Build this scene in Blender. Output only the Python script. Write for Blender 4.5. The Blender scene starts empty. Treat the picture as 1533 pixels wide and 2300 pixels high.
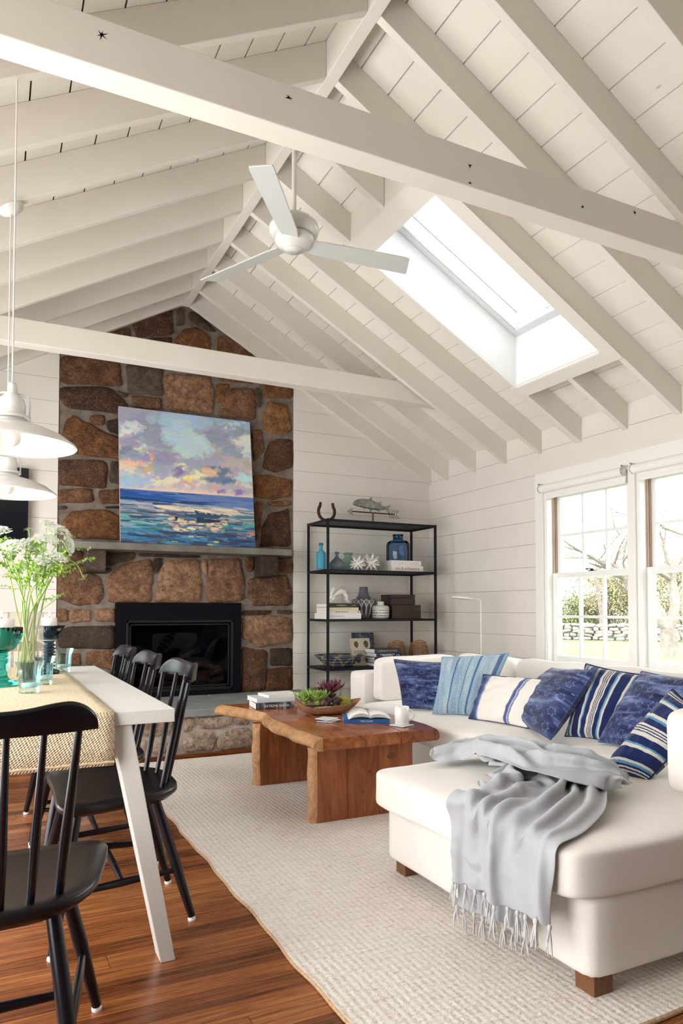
import bpy, bmesh, math, random
import numpy as np
from mathutils import Vector, Matrix, Euler

random.seed(7)
rng = np.random.default_rng(7)
scene = bpy.context.scene
COL = scene.collection
PI = math.pi

# ------------------------------------------------------------------ camera
# world: X to the right along the stone wall, Y into the room, Z up (metres)
F_PX, YAW, PITCH, CY, CAM_H = 1592.38, 0.459159, 0.0323852, 1318.44, 1.05
_cy, _sy, _cp, _sp = math.cos(YAW), math.sin(YAW), math.cos(PITCH), math.sin(PITCH)
_right = Vector((_cy, -_sy, 0))
_fwd = Vector((_cp * _sy, _cp * _cy, _sp))
_up = Vector((-_sp * _sy, -_sp * _cy, _cp))
cam_data = bpy.data.cameras.new('camera')
cam_data.sensor_fit = 'HORIZONTAL'
cam_data.sensor_width = 36.0
cam_data.lens = F_PX / 1533.0 * 36.0
cam_data.shift_y = (CY - 1150.0) / 1533.0
cam_data.clip_start = 0.05
cam_data.clip_end = 300
cam = bpy.data.objects.new('camera', cam_data)
COL.objects.link(cam)
cam.matrix_world = Matrix(((_right.x, _up.x, -_fwd.x, 0), (_right.y, _up.y, -_fwd.y, 0),
                           (_right.z, _up.z, -_fwd.z, CAM_H), (0, 0, 0, 1)))
scene.camera = cam

# ------------------------------------------------------------------ sky and exposure
world = bpy.data.worlds.new('overcast_sky')
scene.world = world
world.use_nodes = True
_bg = world.node_tree.nodes['Background']
_bg.inputs['Color'].default_value = (1.0, 0.99, 0.972, 1)
_bg.inputs['Strength'].default_value = 6.0
scene.view_settings.view_transform = 'Standard'
scene.view_settings.look = 'None'
scene.view_settings.gamma = 1
scene.view_settings.use_curve_mapping = False
scene.view_settings.exposure = 0.62


def portal(name, loc, rot, sx, sy):
    d = bpy.data.lights.new(name, 'AREA')
    d.shape = 'RECTANGLE'
    d.size, d.size_y = sx, sy
    d.cycles.is_portal = True
    o = bpy.data.objects.new(name, d)
    COL.objects.link(o)
    o.location = loc
    o.rotation_euler = rot
    return o


# daylight enters through the openings the room has
portal('window_portal', (4.06, 3.80, 1.30), (0, PI / 2, 0), 1.45, 0.80)
portal('window_portal', (4.06, 2.96, 1.30), (0, PI / 2, 0), 1.45, 0.80)
portal('window_portal', (4.06, 2.12, 1.30), (0, PI / 2, 0), 1.45, 0.80)
portal('skylight_portal', (2.67, 3.465, 3.36), (0, math.atan(0.553), 0), 1.34, 0.75)
portal('left_window_portal', (-1.12, 2.65, 1.20), (0, -PI / 2, 0), 2.0, 4.5)


def pix(x, y):
    """direction of a photograph pixel"""
    return _right * ((x - 766.5) / F_PX) + _up * (-(y - CY) / F_PX) + _fwd


CAMP = Vector((0, 0, CAM_H))


def on(x, y, axis, val):
    """point where the pixel's ray meets the plane axis = val"""
    d = pix(x, y)
    return CAMP + d * ((val - CAMP[axis]) / d[axis])


# ------------------------------------------------------------------ materials
def nd(nt, typ, ins=None, **at):
    n = nt.nodes.new(typ)
    for k, v in at.items():
        setattr(n, k, v)
    for k, v in (ins or {}).items():
        s = n.inputs[k]
        if isinstance(v, bpy.types.NodeSocket):
            nt.links.new(v, s)
        else:
            s.default_value = v
    return n


def c4(c):
    return (c[0], c[1], c[2], 1.0)


def srgb(r, g, b):
    f = lambda v: ((v / 255 + 0.055) / 1.055) ** 2.4 if v > 10 else v / 255 / 12.92
    return (f(r), f(g), f(b))


def pmat(name, col, rough=0.5, metal=0.0, spec=0.5, trans=0.0, ior=1.45, sheen=0.0, coat=0.0, emis=None, estr=0.0):
    m = bpy.data.materials.new(name)
    m.use_nodes = True
    b = m.node_tree.nodes['Principled BSDF']
    b.inputs['Base Color'].default_value = c4(col)
    b.inputs['Roughness'].default_value = rough
    b.inputs['Metallic'].default_value = metal
    b.inputs['Specular IOR Level'].default_value = spec
    b.inputs['Transmission Weight'].default_value = trans
    b.inputs['IOR'].default_value = ior
    b.inputs['Sheen Weight'].default_value = sheen
    b.inputs['Coat Weight'].default_value = coat
    if emis:
        b.inputs['Emission Color'].default_value = c4(emis)
        b.inputs['Emission Strength'].default_value = estr
    return m


def bs(m):
    return m.node_tree.nodes['Principled BSDF']


def ramp(nt, fac, stops, interp='LINEAR'):
    r = nd(nt, 'ShaderNodeValToRGB', {'Fac': fac})
    e = r.color_ramp.elements
    r.color_ramp.interpolation = interp
    while len(e) > 1:
        e.remove(e[-1])
    e[0].position = stops[0][0]
    e[0].color = c4(stops[0][1])
    for p, c in stops[1:]:
        k = e.new(p)
        k.color = c4(c)
    return r.outputs['Color']


def tc(nt, kind='Object', scale=(1, 1, 1), loc=(0, 0, 0), rot=(0, 0, 0), jitter=False):
    t = nd(nt, 'ShaderNodeTexCoord')
    v = t.outputs[kind]
    if jitter:
        oi = nd(nt, 'ShaderNodeObjectInfo')
        mu = nd(nt, 'ShaderNodeMath', {0: oi.outputs['Random'], 1: 37.0}, operation='MULTIPLY')
        v = nd(nt, 'ShaderNodeVectorMath', {0: v, 1: mu.outputs[0]}, operation='ADD').outputs[0]
    mp = nd(nt, 'ShaderNodeMapping', {'Vector': v, 'Scale': scale, 'Location': loc, 'Rotation': rot})
    return mp.outputs[0]


def noise(nt, vec, scale, detail=3.0, rough=0.55, dist=0.0):
    return nd(nt, 'ShaderNodeTexNoise', {'Vector': vec, 'Scale': scale, 'Detail': detail, 'Roughness': rough, 'Distortion': dist}).outputs['Fac']


def mixc(nt, fac, a, b, mode='MIX'):
    n = nd(nt, 'ShaderNodeMix', data_type='RGBA', blend_type=mode)
    for sock, v in ((n.inputs[0], fac), (n.inputs[6], a), (n.inputs[7], b)):
        if isinstance(v, bpy.types.NodeSocket):
            nt.links.new(v, sock)
        else:
            sock.default_value = v if isinstance(v, (int, float)) else c4(v)
    return n.outputs[2]


def mth(nt, op, a, b=0.0, c=0.0):
    return nd(nt, 'ShaderNodeMath', {0: a, 1: b, 2: c}, operation=op).outputs[0]


def setc(m, sock):
    m.node_tree.links.new(sock, bs(m).inputs['Base Color'])


def bump(m, height, strength=0.3, dist=0.01):
    nt = m.node_tree
    b = nd(nt, 'ShaderNodeBump', {'Height': height, 'Strength': strength, 'Distance': dist})
    nt.links.new(b.outputs[0], bs(m).inputs['Normal'])


def m_noisy(name, c1, c2, scale=8, rough=0.5, detail=4, kind='Object', stretch=(1, 1, 1), bstr=0.0, bdist=0.002, jitter=False, **k):
    m = pmat(name, c1, rough, **k)
    nt = m.node_tree
    v = tc(nt, kind, stretch, jitter=jitter)
    f = noise(nt, v, scale, detail)
    setc(m, ramp(nt, f, [(0.3, c1), (0.7, c2)]))
    if bstr:
        bump(m, f, bstr, bdist)
    return m


# ------------------------------------------------------------------ mesh helpers
class G:
    """collects faces, then links them as one mesh object"""

    def __init__(s):
        s.v = []
        s.f = []
        s.uv = {}
        s.sm = []

    def add(s, verts, faces, smooth=False, uvs=None):
        o = len(s.v)
        s.v += [tuple(v) for v in verts]
        for i, f in enumerate(faces):
            s.f.append(tuple(o + k for k in f))
            s.sm.append(smooth)
            if uvs is not None:
                s.uv[len(s.f) - 1] = [uvs[k] for k in f]
        return s

    def box(s, x0, x1, y0, y1, z0, z1, M=None):
        vs = [Vector((x, y, z)) for z in (z0, z1) for y in (y0, y1) for x in (x0, x1)]
        if M is not None:
            vs = [M @ v for v in vs]
        return s.add(vs, [(0, 2, 3, 1), (4, 5, 7, 6), (0, 1, 5, 4), (2, 6, 7, 3), (0, 4, 6, 2), (1, 3, 7, 5)])

    def prism(s, poly, a, b, axis=2, M=None):
        """poly: 2D outline; extruded from a to b along axis (the other two axes in order)"""
        def mk(p, h):
            t = [0, 0, 0]
            ax = [i for i in range(3) if i != axis]
            t[ax[0]], t[ax[1]], t[axis] = p[0], p[1], h
            v = Vector(t)
            return M @ v if M is not None else v
        n = len(poly)
        ar = sum(poly[i][0] * poly[(i + 1) % n][1] - poly[(i + 1) % n][0] * poly[i][1] for i in range(n))
        flip = (ar < 0) != (axis == 1)
        vs = [mk(p, a) for p in poly] + [mk(p, b) for p in poly]
        fs = [tuple(range(n - 1, -1, -1)), tuple(range(n, 2 * n))] + [(i, (i + 1) % n, n + (i + 1) % n, n + i) for i in range(n)]
        if flip != (b < a):
            fs = [f[::-1] for f in fs]
        return s.add(vs, fs)

    def lathe(s, prof, seg=24, c=(0, 0, 0), smooth=True, M=None, cap=True):
        """prof: (radius, z) from bottom to top"""
        vs = []
        for r, z in prof:
            for k in range(seg):
                a = 2 * PI * k / seg
                v = Vector((c[0] + r * math.cos(a), c[1] + r * math.sin(a), c[2] + z))
                vs.append(M @ v if M is not None else v)
        fs = []
        for i in range(len(prof) - 1):
            for k in range(seg):
                k2 = (k + 1) % seg
                fs.append((i * seg + k, i * seg + k2, (i + 1) * seg + k2, (i + 1) * seg + k))
        s.add(vs, fs, smooth)
        if cap:
            n = len(prof)
            if prof[0][0] > 1e-5:
                s.add(vs[:seg], [tuple(range(seg - 1, -1, -1))])
            if prof[-1][0] > 1e-5:
                s.add(vs[(n - 1) * seg:], [tuple(range(seg))])
        return s

    def tube(s, pts, rad, seg=8, smooth=True, closed=False, cap=True):
        pts = [Vector(p) for p in pts]
        n = len(pts)
        if not isinstance(rad, (list, tuple)):
            rad = [rad] * n
        vs = []
        up = Vector((0, 0, 1))
        prev = None
        for i, p in enumerate(pts):
            if closed:
                d = pts[(i + 1) % n] - pts[i - 1]
            else:
                d = pts[min(i + 1, n - 1)] - pts[max(i - 1, 0)]
            d.normalize()
            if prev is None:
                a = d.cross(up)
                if a.length < 1e-3:
                    a = d.cross(Vector((1, 0, 0)))
            else:
                a = prev - d * prev.dot(d)
                if a.length < 1e-5:
                    a = d.cross(up)
            a.normalize()
            prev = a
            b = d.cross(a)
            for k in range(seg):
                t = 2 * PI * k / seg
                vs.append(p + (a * math.cos(t) + b * math.sin(t)) * rad[i])
        fs = []
        for i in range(n if closed else n - 1):
            j = (i + 1) % n
            for k in range(seg):
                k2 = (k + 1) % seg
                fs.append((i * seg + k, i * seg + k2, j * seg + k2, j * seg + k))
        s.add(vs, fs, smooth)
        if cap and not closed:
            s.add(vs[:seg], [tuple(range(seg - 1, -1, -1))])
            s.add(vs[-seg:], [tuple(range(seg))])
        return s

    def grid(s, P, smooth=True, uv=True, flip=False, closed_u=False):
        """P: array (n, m, 3)"""
        n, m = P.shape[:2]
        vs = P.reshape(-1, 3).tolist()
        uvs = [(i / (n - 1), j / (m - 1)) for i in range(n) for j in range(m)] if uv else None
        fs = []
        for i in range(n if closed_u else n - 1):
            i2 = (i + 1) % n
            for j in range(m - 1):
                f = (i * m + j, i2 * m + j, i2 * m + j + 1, i * m + j + 1)
                fs.append(f[::-1] if flip else f)
        return s.add(vs, fs, smooth, uvs)

    def mesh(s, name):
        me = bpy.data.meshes.new(name)
        me.from_pydata(s.v, [], s.f)
        me.polygons.foreach_set('use_smooth', s.sm)
        if s.uv:
            ul = me.uv_layers.new(name='UVMap')
            for i, p in enumerate(me.polygons):
                if i in s.uv:
                    for k, li in enumerate(p.loop_indices):
                        ul.data[li].uv = s.uv[i][k]
        me.update()
        return me

    def obj(s, name, mat, parent=None, bevel=0.0, sub=0, solid=0.0, **props):
        return link(name, s.mesh(name), mat, parent, bevel, sub, solid, **props)


def link(name, me, mat, parent=None, bevel=0.0, sub=0, solid=0.0, **props):
    o = bpy.data.objects.new(name, me)
    COL.objects.link(o)
    if mat is not None and not me.materials:
        me.materials.append(mat)
    if parent is not None:
        o.parent = parent
    if solid:
        md = o.modifiers.new('solid', 'SOLIDIFY')
        md.thickness = solid
        md.offset = 0
    if bevel:
        md = o.modifiers.new('bevel', 'BEVEL')
        md.width = bevel
        md.segments = 2
        md.limit_method = 'ANGLE'
        md.angle_limit = math.radians(40)
    if sub:
        md = o.modifiers.new('sub', 'SUBSURF')
        md.levels = md.render_levels = sub
    for k, v in props.items():
        o[k] = v
    return o


def tag(o, label, cat, group=None):
    o['label'] = label
    o['category'] = cat
    if group:
        o['group'] = group
    return o


def thing(name, label, cat, loc=(0, 0, 0), rz=0.0, group=None):
    o = bpy.data.objects.new(name, None)
    o.empty_display_size = 0.1
    COL.objects.link(o)
    o.location = loc
    o.rotation_euler = (0, 0, rz)
    return tag(o, label, cat, group)


def struct(name, g, mat, **k):
    return g.obj(name, mat, kind='structure', **k)


def copy_thing(o, label, loc, rz):
    r = o.copy()
    COL.objects.link(r)
    r.location = loc
    r.rotation_euler = (0, 0, rz)
    r['label'] = label
    for ch in list(o.children):
        c = ch.copy()
        COL.objects.link(c)
        c.parent = r
        for g_ in list(ch.children):
            d = g_.copy()
            COL.objects.link(d)
            d.parent = c
    return r


def chaikin(pts, it=2):
    for _ in range(it):
        q = []
        n = len(pts)
        for i in range(n):
            a, b = pts[i], pts[(i + 1) % n]
            q.append((a[0] * .75 + b[0] * .25, a[1] * .75 + b[1] * .25))
            q.append((a[0] * .25 + b[0] * .75, a[1] * .25 + b[1] * .75))
        pts = q
    return pts


def fnoise(P, scale, seed=0):
    """cheap smooth pseudo noise for arrays (..., 3)"""
    r = np.random.default_rng(seed)
    out = np.zeros(P.shape[:-1])
    for k in range(6):
        d = r.normal(size=3)
        d /= np.linalg.norm(d)
        fr = scale * (0.6 + 1.6 * r.random())
        out += np.sin(P @ d * fr * 2 * PI + r.random() * 6.28)
    return out / 6


def softbox(w, d, h, p=8.0, puff=0.0, n=14, wob=0.0, seed=0, top_only=False):
    """rounded upholstery block centred on the origin; returns a G"""
    g = G()
    t = np.linspace(-1, 1, n)
    t = np.sign(t) * (1 - (1 - np.abs(t)) ** 1.5)
    U, V = np.meshgrid(t, t, indexing='ij')
    one = np.ones_like(U)
    vs_all = []
    for ax in range(3):
        for sg in (-1, 1):
            q = [None] * 3
            q[ax] = one * sg
            q[(ax + 1) % 3] = U
            q[(ax + 2) % 3] = V
            Q = np.stack(q, -1)
            nr = (np.abs(Q) ** p).sum(-1) ** (1 / p)
            Q = Q / nr[..., None]
            P = Q * np.array([w / 2, d / 2, h / 2])
            bul = (1 - Q[..., 0] ** 2).clip(0) * (1 - Q[..., 1] ** 2).clip(0)
            k = np.where(Q[..., 2] > 0, 1.0, 0.0 if top_only else 0.6)
            P[..., 2] += puff * bul ** 0.6 * np.sign(Q[..., 2]) * np.abs(Q[..., 2]) * k
            if wob:
                P += wob * np.stack([fnoise(P, 2.2, seed + i) for i in range(3)], -1)
            g.grid(P, smooth=True, uv=True, flip=(sg < 0))
    return g


def weld(o, d=1e-4):
    bm = bmesh.new()
    bm.from_mesh(o.data)
    bmesh.ops.remove_doubles(bm, verts=bm.verts, dist=d)
    bmesh.ops.recalc_face_normals(bm, faces=bm.faces)
    bm.to_mesh(o.data)
    bm.free()
    return o


def text_mesh(txt, size, M, mat, parent, name='lettering', depth=0.0004, align='LEFT', squeeze=1.0):
    """flat lettering, placed by matrix M (local x = reading direction, y = up)"""
    cu = bpy.data.curves.new(name, 'FONT')
    cu.body = txt
    cu.size = size
    cu.align_x = align
    cu.align_y = 'CENTER'
    cu.extrude = depth
    cu.resolution_u = 2
    o = bpy.data.objects.new('tmp', cu)
    COL.objects.link(o)
    bpy.context.view_layer.update()
    me = bpy.data.meshes.new_from_object(o)
    bpy.data.objects.remove(o)
    me.transform(Matrix.Diagonal((squeeze, 1, 1, 1)))
    me.transform(M)
    me.name = name
    me.materials.clear()
    return link(name, me, mat, parent)


def frame_M(origin, xdir, ydir):
    x = Vector(xdir).normalized()
    y = Vector(ydir)
    y = (y - x * y.dot(x)).normalized()
    z = x.cross(y)
    o = Vector(origin)
    return Matrix(((x.x, y.x, z.x, o.x), (x.y, y.y, z.y, o.y), (x.z, y.z, z.z, o.z), (0, 0, 0, 1)))


# ------------------------------------------------------------------ shared materials
WHITE = m_noisy('white_paint', (0.77, 0.725, 0.665), (0.80, 0.76, 0.705), 3.0, 0.42, kind='Object')
TRIM = pmat('trim_paint', (0.86, 0.85, 0.82), 0.35)
DARKGAP = pmat('dark_gap', (0.10, 0.07, 0.055), 0.9)


def knotty(name, c1, c2):
    m = pmat(name, c1, 0.45)
    nt = m.node_tree
    v = tc(nt, 'Object', (1, 1, 1))
    f = noise(nt, v, 2.5, 3)
    base = ramp(nt, f, [(0.3, c1), (0.7, c2)])
    v2 = tc(nt, 'Object', (5.0, 2.2, 5.0), rot=(0, 0, 0.2))
    vo = nd(nt, 'ShaderNodeTexVoronoi', {'Vector': v2, 'Scale': 1.0, 'Randomness': 1.0})
    wig = noise(nt, tc(nt, 'Object', (60, 25, 60)), 1.0, 3)
    dist = mth(nt, 'ADD', vo.outputs['Distance'], mth(nt, 'MULTIPLY', wig, 0.09))
    k = nd(nt, 'ShaderNodeMapRange', {'Value': dist, 'From Min': 0.055, 'From Max': 0.085, 'To Min': 0.55, 'To Max': 0.0}).outputs[0]
    setc(m, mixc(nt, k, base, (0.22, 0.17, 0.13)))
    bump(m, noise(nt, tc(nt, 'Object', (30, 3, 30)), 1.0, 4), 0.06, 0.004)
    return m


CEILW = knotty('ceiling_paint', (0.745, 0.70, 0.63), (0.785, 0.745, 0.675))
BEAMW = m_noisy('beam_paint', (0.735, 0.685, 0.615), (0.775, 0.73, 0.665), 2.0, 0.45, stretch=(1, 1, 1), bstr=0.05, bdist=0.003)
BLACKM = pmat('black_metal', (0.010, 0.009, 0.014), 0.5, spec=.25)
# ================================================================== STRUCTURE
YW, XR, XL, YR = 5.86, 3.86, -0.99, -2.5
S = 0.553
RX0, RX1, RZ = 1.404, 1.466, 3.60
STEP = 0.1525


def zr(x):
    return RZ - S * (x - RX1)


def zl(x):
    return RZ - S * (RX0 - x)


def slope(g, side, x0, x1, y0, y1, o0, o1):
    """block that follows the roof slope; o0/o1: vertical offsets from the rafter bottoms"""
    z = zr if side > 0 else zl
    vs = [(x, y, z(x) + o) for o in (o0, o1) for y in (y0, y1) for x in (x0, x1)]
    return g.add(vs, [(0, 2, 3, 1), (4, 5, 7, 6), (0, 1, 5, 4), (2, 6, 7, 3), (0, 4, 6, 2), (1, 3, 7, 5)])


# ---- floor
def floor_mat():
    m = pmat('oak_floor', (0.3, 0.12, 0.05), 0.28, spec=0.5)
    nt = m.node_tree
    oi = nd(nt, 'ShaderNodeObjectInfo').outputs['Random']
    v = tc(nt, 'Object', (1.2, 26, 26), jitter=True)
    g1 = noise(nt, v, 2.2, 6, 0.62, 1.2)
    v2 = tc(nt, 'Object', (3.0, 150, 60), jitter=True)
    g2 = noise(nt, v2, 1.0, 3)
    f = mth(nt, 'ADD', mth(nt, 'MULTIPLY', g1, 0.78), mth(nt, 'MULTIPLY', oi, 0.30))
    col = ramp(nt, f, [(0.28, (0.055, 0.015, 0.005)), (0.42, (0.19, 0.056, 0.016)), (0.58, (0.34, 0.115, 0.032)), (0.80, (0.54, 0.225, 0.072))])
    col = mixc(nt, mth(nt, 'MULTIPLY', ramp(nt, g2, [(0.42, (1, 1, 1)), (0.56, (0, 0, 0))]), 0.45), col, (0.07, 0.022, 0.009))
    setc(m, col)
    rr = nd(nt, 'ShaderNodeMapRange', {'Value': g1, 'To Min': 0.20, 'To Max': 0.36}).outputs[0]
    nt.links.new(rr, bs(m).inputs['Roughness'])
    bump(m, g2, 0.05, 0.002)
    return m


OAK = floor_mat()
floor = struct('floor', G().box(XL - .2, XR + .2, YR - .2, YW + .2, -0.2, -0.012), DARKGAP)
PW = 0.083
_pm = {}
yy = 0.62
k = 0
floor_rest = G()
while yy < 5.75:
    x = XL - random.random() * 1.0
    while x < XR:
        L = random.choice([1.0, 1.3, 1.6, 1.9, 2.2])
        x0, x1 = max(x, XL), min(x + L, XR)
        if x1 - x0 > .02:
            if yy < 5.1 and x0 < 1.3:
                key = round(x1 - x0, 3)
                if key not in _pm:
                    _pm[key] = G().box(-key / 2 + .0008, key / 2 - .0008, -PW / 2 + .0008, PW / 2 - .0008, -0.012, 0).mesh('plank')
                o = link('plank', _pm[key], OAK, floor)
                o.location = ((x0 + x1) / 2, yy + PW / 2, 0)
            else:
                floor_rest.box(x0 + .0008, x1 - .0008, yy + .0008, yy + PW - .0008, -.012, 0)
        x += L
    yy += PW
yb = yy
yy = 0.62 - PW
while yy > YR:
    x = XL - random.random()
    while x < XR:
        L = random.choice([1.0, 1.3, 1.6, 1.9])
        x0, x1 = max(x, XL), min(x + L, XR)
        if x1 > x0:
            floor_rest.box(x0 + .0008, x1 - .0008, yy + .0008, yy + PW - .0008, -.012, 0)
        x += L
    yy -= PW
floor_rest.obj('plank_rest', OAK, floor, kind='stuff')

# ---- ceiling: sheathing behind, painted boards, rafters, ridge, ties
SK = dict(x0=2.083, x1=3.252, y0=3.09, y1=3.84)     # skylight opening
hx0, hx1, hy0, hy1 = SK['x0'], SK['x1'], SK['y0'], SK['y1']
g = G()
slope(g, -1, XL - .3, (RX0 + RX1) / 2, YR - .2, YW + .3, .200, .30)
slope(g, 1, (RX0 + RX1) / 2, hx0 - .02, YR - .2, YW + .3, .200, .30)
slope(g, 1, hx1 + .02, XR + .3, YR - .2, YW + .3, .200, .30)
slope(g, 1, hx0 - .02, hx1 + .02, YR - .2, hy0 - .02, .200, .30)
slope(g, 1, hx0 - .02, hx1 + .02, hy1 + .02, YW + .3, .200, .30)
ceiling = struct('ceiling', g, DARKGAP)

GAPC = 0.0032
for side in (1, -1):
    for i in range(-1, 17):
        if side > 0:
            a = 1.441 + STEP * i - .0
            b = a + STEP
            a, b = max(a, RX1), min(b, XR)
        else:
            b = 1.441 - STEP * i * .97
            a = b - STEP * .97
            a, b = max(a, XL), min(b, RX0)
        if b - a < .02:
            continue
        if side > 0 and b > hx0 - .02 and a < hx1 + .02:
            runs = [(YR, hy0 - .022), (hy1 + .022, YW)]
            for xa_, xb_ in ((a + GAPC, min(b - GAPC, hx0 - .022)), (max(a + GAPC, hx1 + .022), b - GAPC)):
                if xb_ - xa_ > .01:
                    gg = G()
                    slope(gg, side, xa_, xb_, hy0 - .022, hy1 + .022, .18, .198)
                    gg.obj('ceiling_board', CEILW, ceiling)
        else:
            runs = [(YR, YW)]
        for y0, y1 in runs:
            gg = G()
            slope(gg, side, a + GAPC, b - GAPC, y0, y1, .18, .198)
            gg.obj('ceiling_board', CEILW, ceiling)

RY = [5.82, 5.52] + [5.10 - .4195 * i for i in range(18)]
for y in RY:
    if y < YR + .1:
        continue
    for side in (1, -1):
        t = .04
        runs = [(RX1, XR)] if side > 0 else [(XL, RX0)]
        if side > 0 and abs(y - 3.42) < .05:
            runs = [(RX1, hx0 - .122), (hx1 + .092, XR)]
        for x0, x1 in runs:
            gg = G()
            slope(gg, side, x0, x1, y, y + t, 0, .18)
            gg.obj('rafter', BEAMW, ceiling, bevel=.003)
        if side > 0 and abs(y - 3.84) < .03:
            gg = G()
            slope(gg, side, RX1, XR, y + t + .002, y + t + .026, .004, .18)
            gg.obj('rafter_ply', BEAMW, ceiling, bevel=.002)
G().box(RX0, RX1, YR, YW - .002, RZ, RZ + .30).obj('ridge_beam', BEAMW, ceiling, bevel=.003)
for y0 in (2.20, 4.735, -.33):
    ztie0, ztie1 = 2.693, 2.846
    off = .178
    xr0, xr1 = RX1 + (RZ + off - ztie0) / S, RX1 + (RZ + off - ztie1) / S
    xl0, xl1 = RX0 - (RZ + off - ztie0) / S, RX0 - (RZ + off - ztie1) / S
    G().prism([(xl0, ztie0), (xr0, ztie0), (xr1, ztie1), (xl1, ztie1)], y0, y0 + .10, axis=1).obj('tie_beam', BEAMW, ceiling, bevel=.004)

# knots that show on the near tie beam
KNOT = pmat('knot', (0.10, 0.075, 0.055), 0.8)


def knot(px, py, r, seed):
    p = on(px, py, 1, 2.1988)
    rr = random.Random(seed)
    gk = G()
    for j in range(6):
        a = j * 1.05 + rr.random() * .6
        L = r * (.5 + rr.random() * .9)
        w = .0022
        d = Vector((math.cos(a), 0, math.sin(a)))
        n_ = Vector((-math.sin(a), 0, math.cos(a)))
        gk.add([p - n_ * w, p + d * L, p + n_ * w], [(0, 1, 2), (2, 1, 0)])
    return gk.obj('knot', KNOT, ceiling)


for i, (px, py, r) in enumerate([(228, 78, .020), (648, 219, .014), (1055, 372, .012), (1055, 411, .008), (1308, 464, .012), (1425, 478, .012)]):
    knot(px, py, r, i)

# ---- skylight: headers, shaft, casing, frame, glass
sky = struct('window_3', slope(G(), 1, hx0 - .02, hx1 + .02, hy0 - .02, hy0, -.001, .36), TRIM)   # near side of the shaft
SHAFT = pmat('shaft_white', (0.80, 0.80, 0.79), 0.5)
slope(G(), 1, hx0 - .02, hx1 + .02, hy1, hy1 + .018, -.001, .36).obj('shaft_wall', SHAFT, sky)
slope(G(), 1, hx0 - .02, hx0, hy0, hy1, -.001, .36).obj('shaft_wall', SHAFT, sky)
slope(G(), 1, hx1, hx1 + .02, hy0, hy1, -.001, .36).obj('shaft_wall', SHAFT, sky)
slope(G(), 1, hx0 - .12, hx0 - .021, 3.04, hy1 + .018, 0, .179).obj('header', BEAMW, sky, bevel=.002)
slope(G(), 1, hx1 + .021, hx1 + .09, 3.04, hy1 + .018, 0, .179).obj('header', BEAMW, sky, bevel=.002)
slope(G(), 1, hx0 - .125, hx0 - .002, 2.995, 3.90, -.012, -.0015).obj('casing', BEAMW, sky)
slope(G(), 1, hx1 + .002, hx1 + .095, 2.995, 3.90, -.012, -.0015).obj('casing', BEAMW, sky)
slope(G(), 1, hx0 - .002, hx1 + .002, 2.995, hy0 - .002, -.012, -.0015).obj('casing', BEAMW, sky)
slope(G(), 1, hx0 - .002, hx1 + .002, hy1 + .001, hy1 + .012, -.014, -.0015).obj('casing_bead', TRIM, sky)
slope(G(), 1, hx1 + .001, hx1 + .012, hy0, hy1, -.016, -.012).obj('casing_bead', TRIM, sky)
FRM = pmat('skylight_frame', (0.62, 0.65, 0.67), 0.35)
fw = .045
for a in ((hx0, hx1, hy1 - fw, hy1), (hx0, hx1, hy0, hy0 + fw), (hx0, hx0 + fw, hy0 + fw, hy1 - fw), (hx1 - fw, hx1, hy0 + fw, hy1 - fw)):
    slope(G(), 1, *a, .335, .385).obj('frame', FRM, sky, bevel=.004)
slope(G(), 1, hx0 + fw, hx1 - fw, hy1 - fw - .018, hy1 - fw, .345, .375).obj('sash_bead', TRIM, sky, bevel=.002)
slope(G(), 1, hx0 + fw, hx1 - .13, hy1 - .172, hy1 - .162, .352, .362).obj('glazing_rail', pmat('rail_grey', (0.45, 0.52, 0.56), .3, metal=.6), sky)


def thin_glass(name, tint=(1, 1, 1), refl=0.08, rough=0.0):
    m = bpy.data.materials.new(name)
    m.use_nodes = True
    nt = m.node_tree
    nt.nodes.clear()
    out = nd(nt, 'ShaderNodeOutputMaterial')
    tr = nd(nt, 'ShaderNodeBsdfTransparent', {'Color': c4(tint)})
    gl = nd(nt, 'ShaderNodeBsdfGlossy', {'Color': (1, 1, 1, 1), 'Roughness': rough})
    fr = nd(nt, 'ShaderNodeFresnel', {'IOR': 1.35})
    fac = mth(nt, 'MULTIPLY', fr.outputs[0], refl / 0.05)
    mx = nd(nt, 'ShaderNodeMixShader', {0: fac, 1: tr.outputs[0], 2: gl.outputs[0]})
    nt.links.new(mx.outputs[0], out.inputs[0])
    return m


PANE = thin_glass('window_glass', (0.98, 0.99, 0.985), 0.03)
slope(G(), 1, hx0 + .01, hx1 - .01, hy0 + .01, hy1 - .01, .363, .369).obj('glass', thin_glass('dimming_roof_glass', (0.70, 0.715, 0.725), 0.03), sky)  # grey tint added to dim the daylight in the shaft

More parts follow.
